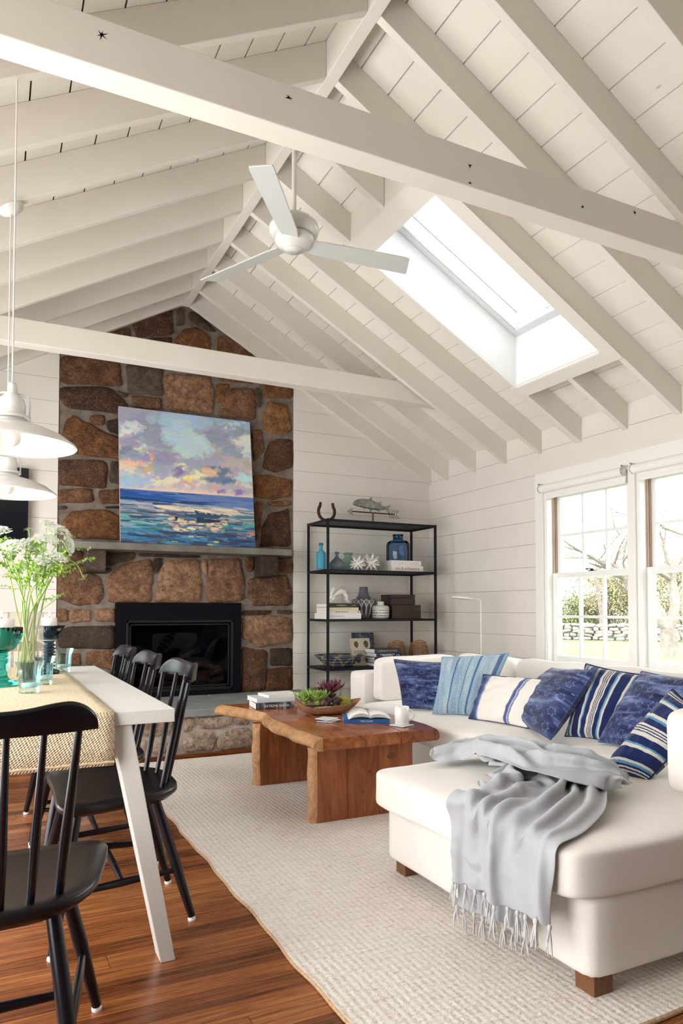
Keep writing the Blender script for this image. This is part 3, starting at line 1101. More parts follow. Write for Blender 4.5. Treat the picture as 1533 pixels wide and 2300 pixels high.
    streaks(.35, .78, .80, .93, [(236, 210, 160), (244, 224, 176), (210, 170, 150), (240, 186, 120), (180, 150, 150), (250, 240, 200), (96, 84, 90)], 200, (.008, .03), (.003, .008))
    streaks(0, 1, .90, 1.0, [(28, 66, 120), (18, 40, 80), (50, 130, 180), (36, 96, 130), (70, 130, 160), (80, 76, 80), (40, 56, 96)], 190, (.03, .12), (.004, .012))
    streaks(.3, .7, .92, 1.0, [(92, 120, 110), (240, 210, 110), (70, 150, 200)], 24, (.01, .04))
    streaks(.85, 1, .88, .93, [(200, 110, 110), (220, 140, 120)], 8, (.01, .03))

    def poly(pts, col, al=1.0):
        ins_ = np.zeros((n, n), bool)
        m_ = len(pts)
        for i in range(m_):
            (xa, ya), (xb, yb_) = pts[i], pts[(i + 1) % m_]
            c = ((ya > yy_) != (yb_ > yy_)) & (xx_ < (xb - xa) * (yy_ - ya) / (yb_ - ya + 1e-12) + xa)
            ins_ ^= c
        im[ins_] = im[ins_] * (1 - al) + np.array(col) * al
    poly([(.548, .79), (.72, .80), (.73, .815), (.68, .823), (.55, .828)], (28, 42, 70), .9)
    poly([(.533, .735), (.60, .752), (.70, .760), (.755, .752), (.725, .785), (.70, .795), (.56, .79), (.545, .765)], (48, 76, 108))
    poly([(.548, .748), (.62, .758), (.72, .763), (.74, .756), (.70, .757), (.60, .749)], (232, 214, 180))
    poly([(.533, .733), (.60, .750), (.70, .757), (.755, .749), (.70, .761), (.60, .755)], (22, 28, 44))
    poly([(.385, .795), (.40, .79), (.412, .797), (.405, .815), (.392, .815)], (24, 36, 62))
    return (np.clip(im, 0, 255) / 255.0)


img = paint()
n = img.shape[0]
PB, PT = 5.632, 5.795
bl, br_ = on(269, 1216, 1, PB), on(571, 1226, 1, PB)
tl, tr_ = on(268, 915, 1, PT), on(563, 946, 1, PT)
xa, xb_, za, zb_ = (bl.x + tl.x) / 2, (br_.x + tr_.x) / 2, 1.569, (tl.z + tr_.z) / 2
pic = thing('seascape_painting', 'large unframed canvas of a small boat on a blue sea under violet clouds', 'painting', ((xa + xb_) / 2, PB, za))
tilt = math.atan2(PT - PB, zb_ - za)
W_, H_ = xb_ - xa, math.hypot(zb_ - za, PT - PB)
MP = Matrix.Rotation(-tilt, 4, 'X')
u = np.linspace(0, 1, n)
Pg = np.zeros((n, n, 3))
Pg[..., 0] = (u[None, :] - .5) * W_
Pg[..., 2] = (1 - u[:, None]) * H_
Pg[..., 1] = -.0006 + 0.0012 * fnoise(np.dstack([Pg[..., 0] * 3, Pg[..., 2] * 9, Pg[..., 0] * 0]), 6, 4)
gp = G().grid(Pg, smooth=True, uv=False)
me = gp.mesh('painted_surface')
me.transform(MP)
ca = me.color_attributes.new('paint', 'FLOAT_COLOR', 'POINT')
lin = np.where(img > .04045, ((img + .055) / 1.055) ** 2.4, img / 12.92)
ca.data.foreach_set('color', np.concatenate([lin.reshape(-1, 3), np.ones((n * n, 1))], 1).ravel().astype(np.float32))
PM = pmat('oil_paint', (.5, .5, .5), .5)
at_ = nd(PM.node_tree, 'ShaderNodeVertexColor', layer_name='paint')
setc(PM, at_.outputs['Color'])
link('painted_surface', me, PM, pic)
g = G().box(-W_ / 2, W_ / 2, .0006, .034, 0, H_, MP)
g.obj('canvas', pmat('canvas_edge', (0.55, 0.40, 0.38), .8), pic)

# ------------------------------------------------------------------ television
tv = thing('wall_television', 'black flat television on the white wall left of the fireplace', 'television', (-.24, YW, 1.568))
G().box(-.483, .483, -.075, -.045, 0, .545).obj('bezel', pmat('tv_black', (0.012, 0.010, 0.011), .25), tv, bevel=.004)
G().box(-.475, .475, -.0765, -.0752, .010, .537).obj('screen', pmat('tv_screen', (0.008, 0.009, 0.013), .12, spec=.6), tv)
G().box(-.2, .2, -.045, 0, .12, .42).obj('wall_bracket', BLACKM, tv)
# ================================================================== WINDOWS
SASHW = pmat('sash_white', (0.86, 0.86, 0.845), 0.3)
JAMBB = pmat('jamb_track', (0.42, 0.31, 0.23), 0.5)


def sash(parent, y0, y1, z0, z1, xa, xb, rails, cols, rows):
    """sash with its muntins; panes are sub-parts"""
    st, bt, tp = rails
    g = G()
    g.box(xa, xb, y0, y0 + st, z0, z1).box(xa, xb, y1 - st, y1, z0, z1)
    g.box(xa, xb, y0 + st, y1 - st, z0, z0 + bt).box(xa, xb, y0 + st, y1 - st, z1 - tp, z1)
    ya, yb, za, zb = y0 + st, y1 - st, z0 + bt, z1 - tp
    mw = .0095
    for i in range(1, cols):
        c = ya + (yb - ya) * i / cols
        g.box(xa + .003, xb - .003, c - mw, c + mw, za, zb)
    for j in range(1, rows):
        c = za + (zb - za) * j / rows
        g.box(xa + .004, xb - .004, ya, yb, c - mw, c + mw)
    s_ = g.obj('sash', SASHW, parent, bevel=.002)
    pw, ph = (yb - ya) / cols, (zb - za) / rows
    for i in range(cols):
        for j in range(rows):
            G().box((xa + xb) / 2 - .0015, (xa + xb) / 2 + .0015, ya + pw * i + mw, ya + pw * (i + 1) - mw, za + ph * j + mw, za + ph * (j + 1) - mw).obj('pane', PANE, s_)
    return s_


for wi, (y0, y1) in enumerate(WY):
    g = G()
    t = .03
    g.box(XR, XR + .145, y0, y0 + t, WZ0, WZ1).box(XR, XR + .145, y1 - t, y1, WZ0, WZ1)
    g.box(XR, XR + .145, y0 + t, y1 - t, WZ1 - t, WZ1).box(XR, XR + .17, y0 + t, y1 - t, WZ0, WZ0 + .035)
    w = struct('window_1' if wi == 0 else 'window_2' if wi == 1 else 'window_7', g, SASHW)
    sash(w, y0 + t, y1 - t, WZ0 + .036, 1.335, XR + .055, XR + .09, (.045, .065, .038), 3, 2)
    sash(w, y0 + t, y1 - t, 1.295, WZ1 - t, XR + .094, XR + .129, (.045, .038, .05), 3, 2)
    for ys in (y0 + t, y1 - t - .012):
        G().box(XR + .056, XR + .068, ys, ys + .012, 1.336, WZ1 - t).box(XR + .076, XR + .088, ys, ys + .012, 1.336, WZ1 - t).obj('jamb_track', JAMBB, w)
    yc = (y0 + y1) / 2
    lg = G()
    lg.box(XR + .056, XR + .088, yc - .028, yc + .028, 1.3355, 1.341).lathe([(.012, 1.341), (.012, 1.352), (.006, 1.354)], 10, (XR + .072, yc, 0))
    lg.tube([(XR + .072, yc - .005, 1.350), (XR + .062, yc + .03, 1.352), (XR + .058, yc + .045, 1.352)], [.005, .005, .007], 6)
    lg.obj('sash_lock', BLACKM, w)
# flat casing around the three windows
ya, yb = WY[2][0], WY[0][1]
xp = XR - .018
for i, q in enumerate(((ya - .10, ya, .44, WZ1), (yb, yb + .085, .44, WZ1), (ya - .10, yb + .085, WZ1, CT - .001), (WY[0][0] - .052, WY[0][0] + .002, .58, WZ1), (WY[1][0] - .052, WY[1][0] + .002, .58, WZ1), (ya, yb, .44, .555))):
    G().box(xp, XR, q[0], q[1], q[2], q[3]).obj('trim_%d' % (i + 1), TRIM, bevel=.002, kind='structure')
G().box(XR - .05, XR + .03, ya - .12, yb + .105, .556, .60).obj('trim_7', TRIM, bevel=.004, kind='structure')

# roller blinds
BLIND = pmat('blind_fabric', (0.84, 0.83, 0.80), .8)
CHROME = pmat('chrome', (0.55, 0.55, 0.56), .2, metal=1)
for wi, (lab, lo) in enumerate((('white roller blind rolled up over the window nearest the shelf', 0), ('white roller blind rolled up over the window cut by the frame', 1))):
    y0, y1 = WY[wi]
    y0, y1 = y0 - .01, y1 - .012
    b = thing('roller_blind', lab, 'blind', (XR - .018, (y0 + y1) / 2, 2.02), group='roller blinds over the windows')
    hw = (y1 - y0) / 2
    RX = Matrix.Rotation(-PI / 2, 4, 'X')
    G().lathe([(.030, -hw + .02), (.030, hw - .02)], 20, (0, 0, 0), M=Matrix.Translation((-.037, 0, -.035)) @ RX).obj('roll', BLIND, b)
    G().box(-.012, -.008, -hw + .02, hw - .02, -.098, -.035).obj('fabric', BLIND, b)
    G().box(-.017, -.003, -hw + .02, hw - .02, -.115, -.095).obj('hem_bar', TRIM, b, bevel=.003)
    for s_ in (-1, 1):
        G().tube([(-.037 + .032 * math.cos(a), s_ * (hw - .012), -.035 + .032 * math.sin(a)) for a in np.linspace(PI * .5, PI * 1.5, 9)], .003, 6).box(-.06, 0, s_ * (hw - .012) - .006, s_ * (hw - .012) + .006, -.004, .004).obj('bracket', CHROME, b)
# cord holder on the jamb
c = on(1231, 1430, 0, XR - .022)
ch = thing('blind_cord_clip', 'small white blind cord clip on the window casing', 'cord clip', (XR - .018, c.y, c.z - .03))
G().box(-.016, 0, -.011, .011, -.05, .05).obj('clip', TRIM, ch, bevel=.006)
G().tube([(-.012, 0, .05), (-.012, 0, .58)], .0015, 5).obj('cord', TRIM, ch)

# ================================================================== OUTSIDE
GRASS = m_noisy('lawn_grass', (0.078, 0.118, 0.040), (0.115, 0.155, 0.065), 1.6, 0.95, 8, bstr=0.5, bdist=0.05)
GZ = -.30
lawn = struct('ground', G().box(4.3, 90, -50, 90, GZ - .5, GZ), GRASS)
FIELD = {'a': m_noisy('field_stone', (0.19, 0.165, 0.145), (0.31, 0.28, 0.255), 9, .9, 5, bstr=.6, bdist=.03)}
FIELD['b'] = m_noisy('field_stone_pale', (0.26, 0.235, 0.21), (0.36, 0.33, 0.305), 9, .9, 5, bstr=.6, bdist=.03)


def ground_at(px, depth):
    d = pix(px, 1380)
    p = CAMP + d * depth
    return Vector((p.x, p.y, GZ))


rr = random.Random(11)
wa, wb = ground_at(1225, 33), ground_at(1640, 29)
swall = thing('stone_wall', 'low dry stone wall across the lawn outside the windows', 'stone wall', wa)
du = (wb - wa).normalized()
dn = Vector((-du.y, du.x, 0))
Lw = (wb - wa).length
for row in range(5):
    s_ = rr.uniform(-.3, 0)
    while s_ < Lw:
        w_ = rr.uniform(.24, .62)
        h_ = rr.uniform(.13, .23)
        g = G()
        P = softbox(w_ * .98, .5, h_, p=rr.uniform(2.3, 4), n=4, wob=.04, seed=rr.randrange(999))
        M_ = Matrix.Translation(du * (s_ + w_ / 2) + Vector((0, 0, .08 + row * .145 + rr.uniform(-.03, .03)))) @ Matrix(((du.x, dn.x, 0, 0), (du.y, dn.y, 0, 0), (0, 0, 1, 0), (0, 0, 0, 1))) @ Matrix.Rotation(rr.uniform(-.2, .2), 4, 'Y')
        P.v = [tuple(M_ @ Vector(v)) for v in P.v]
        P.uv = {}
        P.obj('stone', FIELD['a' if rr.random() < .5 else 'b'], swall)
        s_ += w_

BARKO = m_noisy('tree_bark', (0.15, 0.13, 0.115), (0.24, 0.215, 0.195), 7, .95, 6, bstr=.7, bdist=.03)  # outdoor haze put into the colour: bark paled
TWIG = pmat('twig', (0.27, 0.24, 0.22), .9)  # paled for haze like the bark


def tree(name, label, base, h, spread, r0, seed, fork=None, depth=5, bend=.35, leaf=None, nleaf=0, gp_=None):
    t = thing(name, label, 'tree', base, group=gp_)
    r = random.Random(seed)
    tr, br, tw = G(), G(), G()
    tips = []

    def grow(p, d, L, rad, lev):
        n_ = 5 if lev < 3 else 3
        pts, rads = [p.copy()], [rad]
        for i in range(n_):
            d = (d + Vector((r.uniform(-1, 1), r.uniform(-1, 1), r.uniform(-.5, .7))) * bend * (.35 if lev == 0 else .6)).normalized()
            p = p + d * (L / n_)
            pts.append(p.copy())
            rads.append(rad * (1 - .45 * (i + 1) / n_))
        (tr if lev <= 1 else br if lev <= 3 else tw).tube(pts, rads, 8 if lev < 2 else 5 if lev < 4 else 3, cap=False)
        if lev >= depth:
            tips.extend(pts[1:])
            return
        k = 2 if lev == 0 else r.choice([2, 3, 3])
        for j in range(k):
            a = r.uniform(0, 6.28)
            nd_ = (d * .75 + Vector((math.cos(a), math.sin(a), r.uniform(-.1, .5))) * spread).normalized()
            q = pts[-1] if j < 2 or lev < 1 else pts[r.randrange(2, n_)]
            grow(q, nd_, L * r.uniform(.62, .85), rads[-1] * r.uniform(.7, .95), lev + 1)
    if fork:
        top = Vector((0, 0, h * .12))
        tr.tube([Vector((0, 0, -.1)), top * .5 + Vector((.02, 0, 0)), top], [r0 * 1.15, r0, r0 * .95], 10)
        for d_, k_ in fork:
            grow(top, Vector(d_).normalized(), h * .26 * k_, r0 * .72, 1)
    else:
        grow(Vector((0, 0, -.1)), Vector((0, 0, 1)), h * .3, r0, 0)
    tr.obj('trunk', BARKO, t)
    br.obj('branches', BARKO, t, kind='stuff')
    tw.obj('twigs', TWIG, t, kind='stuff')
    if leaf:
        lg = G()
        for _ in range(nleaf):
            p = r.choice(tips) + Vector((r.gauss(0, .12), r.gauss(0, .12), r.gauss(0, .12)))
            a = Vector((r.gauss(0, 1), r.gauss(0, 1), r.gauss(0, 1))).normalized() * .028
            b = Vector((r.gauss(0, 1), r.gauss(0, 1), r.gauss(0, 1))).normalized() * .022
            lg.add([p - a, p + b, p + a, p - b], [(0, 1, 2, 3)])
        lg.obj('young_leaves', leaf, t, kind='stuff')
    return t


LEAFY = pmat('spring_leaf', (0.27, 0.27, 0.14), .8)
LEAFB = pmat('bud_leaf', (0.34, 0.29, 0.20), .8)
LEAFG = pmat('shrub_leaf', (0.19, 0.22, 0.10), .8)
# the forked old tree on the lawn, seen low in the second window
bp = ground_at(1500, 21)
side = Vector((_right.x, _right.y, 0))
tree('orchard_tree', 'old forked orchard tree on the lawn, thick leaning trunk', bp, 6.6, .75, .25, 5,
     fork=[((-side.x * .75, -side.y * .75, .75), 1.15), ((side.x * .55, side.y * .55, .9), 1.1), ((side.x * .1 - .2, side.y * .1 + .3, 1), .9)], bend=.55, depth=6, leaf=LEAFB, nleaf=3500, gp_='bare trees outside the windows')
bp2 = ground_at(1352, 34)
tree('bare_tree', 'tall bare tree behind the stone wall, seen through the first window', bp2 + Vector((0, 0, .0)), 11.0, .80, .13, 12, bend=.55, depth=6, leaf=LEAFB, nleaf=900, gp_='bare trees outside the windows')
bp3 = ground_at(1590, 21)
tree('bare_tree', 'tall bare tree with crooked limbs at the right of the second window', bp3, 10.0, .85, .15, 21, bend=.6, depth=6, leaf=LEAFB, nleaf=900, gp_='bare trees outside the windows')


def shrub(label, base, w_, h_, seed, mat_, n_=2600):
    t = thing('shrub', label, 'shrub', base, group='shrubs beyond the stone wall')
    r = random.Random(seed)
    st = G()
    for _ in range(14):
        a = r.uniform(0, 6.28)
        e = Vector((math.cos(a) * w_ * .4, math.sin(a) * w_ * .4, h_ * r.uniform(.6, .95)))
        st.tube([Vector((0, 0, -.1)), e * .5 + Vector((r.gauss(0, .1), r.gauss(0, .1), 0)), e], [.05, .03, .012], 5, cap=False)
    st.obj('stems', TWIG, t)
    lg = G()
    cl = [(Vector((r.gauss(0, .26) * w_, r.gauss(0, .26) * w_, h_ * r.uniform(.15, .85))), r.uniform(.25, .55)) for _ in range(34)]
    for _ in range(int(n_ * 2.2)):
        c_, s_ = r.choice(cl)
        p = c_ + Vector((r.gauss(0, s_), r.gauss(0, s_), r.gauss(0, s_ * .7)))
        p.z = max(p.z, .05)
        a = Vector((r.gauss(0, 1), r.gauss(0, 1), r.gauss(0, 1))).normalized() * .06
        b = Vector((r.gauss(0, 1), r.gauss(0, 1), r.gauss(0, 1))).normalized() * .045
        lg.add([p - a, p + b, p + a, p - b], [(0, 1, 2, 3)])
    lg.obj('foliage', mat_, t, kind='stuff')
    return t


shrub('round green shrub beyond the stone wall at the left of the first window', ground_at(1275, 37), 2.6, 2.2, 1, LEAFG)
shrub('loose tan shrub beyond the stone wall in the middle of the first window', ground_at(1335, 38), 3.4, 2.6, 2, LEAFB)
shrub('tall yellow-green shrub beyond the stone wall at the right of the first window', ground_at(1395, 36), 3.6, 3.8, 3, LEAFY, 4200)
shrub('broad tan-green shrub behind the forked tree in the second window', ground_at(1470, 35), 4.4, 4.2, 4, LEAFB, 4200)
shrub('yellow-green shrub at the far right of the second window', ground_at(1540, 34), 4.0, 4.0, 5, LEAFY, 4200)
# ================================================================== RUG
def rug_mat():
    m = pmat('wool_rug', (0.6, 0.53, 0.47), 0.95, spec=0.1, sheen=0.2)
    nt = m.node_tree
    v = tc(nt, 'Object')
    big = noise(nt, v, 2.5, 3)
    yarn = noise(nt, tc(nt, 'Object', (14, 60, 1)), 1.0, 3, 0.6)
    loop = noise(nt, tc(nt, 'Object', (75, 75, 1)), 1.0, 2, 0.6)
    f = mth(nt, 'ADD', mth(nt, 'MULTIPLY', yarn, .5), mth(nt, 'MULTIPLY', loop, .5))
    col = ramp(nt, f, [(.28, (0.47, 0.35, 0.295)), (.40, (0.69, 0.60, 0.53)), (.50, (0.80, 0.735, 0.665)), (.7, (0.86, 0.81, 0.75))])
    col = mixc(nt, mth(nt, 'MULTIPLY', big, .25), col, (0.78, 0.70, 0.63))
    setc(m, col)
    sx = nd(nt, 'ShaderNodeSeparateXYZ', {0: v})
    wob = mth(nt, 'MULTIPLY', noise(nt, v, 6.0, 2), .012)
    a = mth(nt, 'SINE', mth(nt, 'MULTIPLY', mth(nt, 'ADD', sx.outputs[1], wob), 2 * PI / .0165))
    b = mth(nt, 'SINE', mth(nt, 'MULTIPLY', mth(nt, 'ADD', sx.outputs[0], wob), 2 * PI / .024))
    h = mth(nt, 'ADD', mth(nt, 'MULTIPLY', a, .28), mth(nt, 'ADD', mth(nt, 'MULTIPLY', b, .22), mth(nt, 'MULTIPLY', loop, 1.6)))
    bump(m, h, .55, .005)
    return m


rug = thing('wool_rug', 'large cream woven wool rug under the coffee table and sofa', 'rug', (2.05, 3.05, 0))
rx0, rx1, ry0, ry1 = .822, 3.30, 1.295, 4.93
N_ = 60
edge = []
for t in np.linspace(0, 1, N_, endpoint=False):
    edge.append((rx0 + .004 * math.sin(t * 37) + .003 * math.sin(t * 83), ry1 + (ry0 - ry1) * t))
for t in np.linspace(0, 1, 30, endpoint=False):
    edge.append((rx0 + (rx1 - rx0) * t, ry0 + .004 * math.sin(t * 40)))
for t in np.linspace(0, 1, 30, endpoint=False):
    edge.append((rx1, ry0 + (ry1 - ry0) * t))
for t in np.linspace(0, 1, 30, endpoint=False):
    edge.append((rx1 + (rx0 - rx1) * t, ry1 + .004 * math.sin(t * 40)))
RT = Matrix.Translation((-2.05, -3.05, 0))
G().prism(edge, 0.001, .015, axis=2, M=RT).obj('pile', rug_mat(), rug)
G().tube([(p[0] - 2.05, p[1] - 3.05, .0075) for p in edge], .0072, 6, closed=True).obj('edge_binding', m_noisy('jute_edge', (0.42, 0.25, 0.13), (0.62, 0.46, 0.31), 90, .95), rug)

# ================================================================== SOFA
def linen(name, c1, c2, sc=260, b=.25):
    m = pmat(name, c1, 0.9, spec=.15, sheen=.25)
    nt = m.node_tree
    v = tc(nt, 'Object')
    f = noise(nt, v, 3.0, 3)
    setc(m, ramp(nt, f, [(.3, c1), (.7, c2)]))
    w = noise(nt, v, sc, 2)
    w2 = noise(nt, v, 9.0, 3)
    bump(m, mth(nt, 'ADD', mth(nt, 'MULTIPLY', w, .25), mth(nt, 'MULTIPLY', w2, .6)), b, .006)
    return m


CREAM = linen('cream_canvas', (0.825, 0.79, 0.74), (0.86, 0.83, 0.785))
CREAM2 = linen('white_linen', (0.82, 0.785, 0.73), (0.87, 0.835, 0.785))
WALNUT = m_noisy('walnut_leg', (0.12, 0.045, 0.018), (0.22, 0.09, 0.035), 4, .4, stretch=(12, 12, 1.5))
SO = Vector((2.45, 2.9, .015))
sofa = thing('sectional_sofa', 'cream canvas sectional sofa with a deep chaise in the foreground', 'sofa', SO)


def sblock(name, x0, x1, y0, y1, z0, z1, p=10, puff=0, wob=0, seed=0, mat_=CREAM, n=14, M=None, parent=sofa, org=SO, top_only=False):
    g = softbox(x1 - x0, y1 - y0, z1 - z0, p, puff, n, wob, seed, top_only)
    T_ = Matrix.Translation(Vector(((x0 + x1) / 2, (y0 + y1) / 2, (z0 + z1) / 2)) - org)
    if M is not None:
        T_ = T_ @ M
    g.v = [tuple(T_ @ Vector(v)) for v in g.v]
    return weld(g.obj(name, mat_, parent))


sblock('base', 2.30, 3.42, 1.60, 4.36, .06, .275, 18)
sblock('chaise_base', 1.42, 2.42, 1.40, 2.48, .075, .288, 30, wob=.003, seed=3)
sblock('seat_cushion', 2.20, 3.16, 2.50, 4.34, .272, .425, 7, .028, .004, 4, n=24)
sblock('chaise_cushion', 1.352, 3.12, 1.385, 2.51, .284, .420, 15, .036, .006, 9, n=28)
sblock('arm', 2.32, 3.42, 4.345, 4.56, .06, .615, 26, wob=.003, seed=2)
sblock('arm', 2.12, 3.42, 1.36, 1.57, .06, .60, 14, wob=.003, seed=5)
sblock('back', 3.22, 3.45, 1.40, 4.54, .06, .66, 16, wob=.003, seed=6)
for i, (y0, y1) in enumerate(((3.66, 4.30), (2.98, 3.64), (2.28, 2.96), (1.62, 2.26))):
    sblock('back_cushion', 3.02, 3.22, y0, y1, .425, .735, 6.5, 0, .014, 20 + i, CREAM2, 16, Matrix.Rotation(.16, 4, 'Y'))
sblock('back_cushion', 2.375, 3.0, 4.19, 4.335, .430, .728, 9, 0, .012, 31, CREAM2, 18, Matrix.Rotation(.06, 4, 'X') @ Matrix.Rotation(-.03, 4, 'Y'))
sblock('back_cushion', 2.035, 2.66, 1.565, 1.680, .432, .722, 8, 0, .010, 37, CREAM2, 16, Matrix.Rotation(-.05, 4, 'X'))
for x, y in ((1.492, 1.462), (1.49, 2.42), (2.40, 4.48), (3.34, 4.48), (3.34, 1.44)):
    G().box(x - SO.x - .035, x - SO.x + .035, y - SO.y - .035, y - SO.y + .035, 0, .062).obj('leg', WALNUT, sofa, bevel=.003, label='square brown wooden leg')


# ------------------------------------------------------------------ throw pillows
def uvn(nt):
    return nd(nt, 'ShaderNodeSeparateXYZ', {0: nd(nt, 'ShaderNodeTexCoord').outputs['UV']})


def uvmap(nt, sc, rot=0.0):
    return nd(nt, 'ShaderNodeMapping', {'Vector': nd(nt, 'ShaderNodeTexCoord').outputs['UV'], 'Scale': sc, 'Rotation': (0, 0, rot)}).outputs[0]


def cloth_finish(m, b=.3, sc=220):
    nt = m.node_tree
    bs(m).inputs['Sheen Weight'].default_value = .3
    bump(m, noise(nt, tc(nt, 'Object'), sc, 2), b, .003)
    return m


def indigo(name, seed, light=.5):
    m = pmat(name, (0.02, 0.03, 0.12), .9, spec=.1)
    nt = m.node_tree
    st = noise(nt, nd(nt, 'ShaderNodeMapping', {'Vector': nd(nt, 'ShaderNodeTexCoord').outputs['UV'], 'Scale': (1.3, 5.5, 1), 'Location': (seed, seed * 2, 0), 'Rotation': (0, 0, .18)}).outputs[0], 1.6, 5, .6, .6)
    col = ramp(nt, st, [(.30, (0.009, 0.011, 0.045)), (.46, (0.019, 0.027, 0.098)), (.56, (0.055, 0.082, 0.21)), (.70, (0.23, 0.31, 0.48))])
    # rows of small stars, every other one large
    s = uvn(nt)
    mark = None
    for (n_, off, r0, r1, arms) in ((5.0, 0.0, .17, .26, 6), (5.0, .5, .0, .11, 4)):
        fx = mth(nt, 'SUBTRACT', mth(nt, 'FRACT', mth(nt, 'ADD', mth(nt, 'MULTIPLY', s.outputs[0], n_), off)), .5)
        fy = mth(nt, 'SUBTRACT', mth(nt, 'FRACT', mth(nt, 'ADD', mth(nt, 'MULTIPLY', s.outputs[1], n_), off)), .5)
        rad = mth(nt, 'SQRT', mth(nt, 'ADD', mth(nt, 'MULTIPLY', fx, fx), mth(nt, 'MULTIPLY', fy, fy)))
        ang = mth(nt, 'ARCTAN2', fy, fx)
        wv = mth(nt, 'MULTIPLY', mth(nt, 'COSINE', mth(nt, 'MULTIPLY', ang, float(arms))), .05)
        rr_ = mth(nt, 'SUBTRACT', rad, wv)
        a = mth(nt, 'GREATER_THAN', rr_, r0)
        b = mth(nt, 'LESS_THAN', rr_, r1)
        mk = mth(nt, 'MULTIPLY', a, b)
        mark = mk if mark is None else mth(nt, 'MAXIMUM', mark, mk)
    br = noise(nt, uvmap(nt, (60, 60, 1)), 1.0, 2)
    fac = mth(nt, 'MULTIPLY', mark, mth(nt, 'MULTIPLY', ramp(nt, br, [(.42, (0, 0, 0)), (.58, (1, 1, 1))]), light))
    setc(m, mixc(nt, fac, col, (0.42, 0.48, 0.74)))
    return cloth_finish(m)


def batik():
    m = pmat('batik_cloth', (.4, .5, .6), .9, spec=.1)
    nt = m.node_tree
    s = uvn(nt)
    band = noise(nt, uvmap(nt, (5, .8, 1)), 1.2, 3, .6)
    base = ramp(nt, band, [(.35, (0.085, 0.20, 0.36)), (.5, (0.22, 0.37, 0.49)), (.65, (0.46, 0.55, 0.60))])
    vo = nd(nt, 'ShaderNodeTexVoronoi', {'Vector': uvmap(nt, (34, 38, 1)), 'Scale': 1.0}, feature='DISTANCE_TO_EDGE')
    dots = ramp(nt, vo.outputs['Distance'], [(.05, (0, 0, 0)), (.16, (1, 1, 1))])
    n2 = noise(nt, uvmap(nt, (75, 85, 1)), 1.0, 2)
    col = mixc(nt, mth(nt, 'MULTIPLY', ramp(nt, n2, [(.44, (0, 0, 0)), (.56, (1, 1, 1))]), .6), base, (0.58, 0.64, 0.65))
    col = mixc(nt, mth(nt, 'MULTIPLY', dots, .25), col, (0.10, 0.22, 0.38))
    for c, w in ((.30, .013), (.64, .016), (.50, .006), (.93, .03)):
        k = mth(nt, 'LESS_THAN', mth(nt, 'ABSOLUTE', mth(nt, 'SUBTRACT', s.outputs[0], c)), w)
        col = mixc(nt, mth(nt, 'MULTIPLY', k, .85), col, (0.035, 0.105, 0.27))
    setc(m, col)
    return cloth_finish(m)


def dipped():
    m = pmat('dip_dyed_linen', (.8, .78, .72), .9, spec=.1)
    nt = m.node_tree
    s = uvn(nt)
    wob = mth(nt, 'MULTIPLY', mth(nt, 'SUBTRACT', noise(nt, uvmap(nt, (30, 60, 1)), 1.0, 3), .5), .022)
    x = mth(nt, 'ADD', s.outputs[0], wob)
    col = ramp(nt, x, [(0, (0.018, 0.024, 0.10)), (.10, (0.03, 0.045, 0.16)), (.15, (0.09, 0.15, 0.33)), (.19, (0.76, 0.73, 0.68)), (.62, (0.80, 0.77, 0.72)), (.632, (0.10, 0.13, 0.32)), (.665, (0.07, 0.09, 0.25)), (.68, (0.50, 0.56, 0.66)), (.70, (0.06, 0.08, 0.22)), (.712, (0.80, 0.77, 0.72)), (1, (0.78, 0.75, 0.70))])
    setc(m, col)
    return cloth_finish(m)


def striped(name, ax, flip=False):
    m = pmat(name, (.02, .03, .12), .9, spec=.1)
    nt = m.node_tree
    s = uvn(nt)
    wob = mth(nt, 'MULTIPLY', mth(nt, 'SUBTRACT', noise(nt, uvmap(nt, (50, 50, 1)), 1.0, 2), .5), .010)
    x = mth(nt, 'ADD', s.outputs[ax], wob)
    NV, CR, LB = (0.010, 0.018, 0.085), (0.66, 0.63, 0.55), (0.10, 0.29, 0.47)
    seq = [(.02, CR), (.035, NV), (.05, CR), (.065, NV), (.085, LB), (.11, CR), (.14, NV), (.27, CR), (.305, LB), (.325, NV), (.41, CR), (.455, NV), (.467, CR), (.483, NV), (.495, CR), (.511, NV), (.523, CR), (.545, NV), (.61, LB), (.64, CR), (.675, NV), (.81, CR), (.845, LB), (.865, NV), (.93, CR), (.945, NV), (.96, CR), (.975, NV)]
    col = ramp(nt, x, [(0, NV)] + seq, 'CONSTANT')
    fade = noise(nt, uvmap(nt, (10, 10, 1)), 1.0, 3)
    col = mixc(nt, mth(nt, 'MULTIPLY', fade, .22), col, (0.03, 0.055, 0.20))
    setc(m, col)
    return cloth_finish(m)


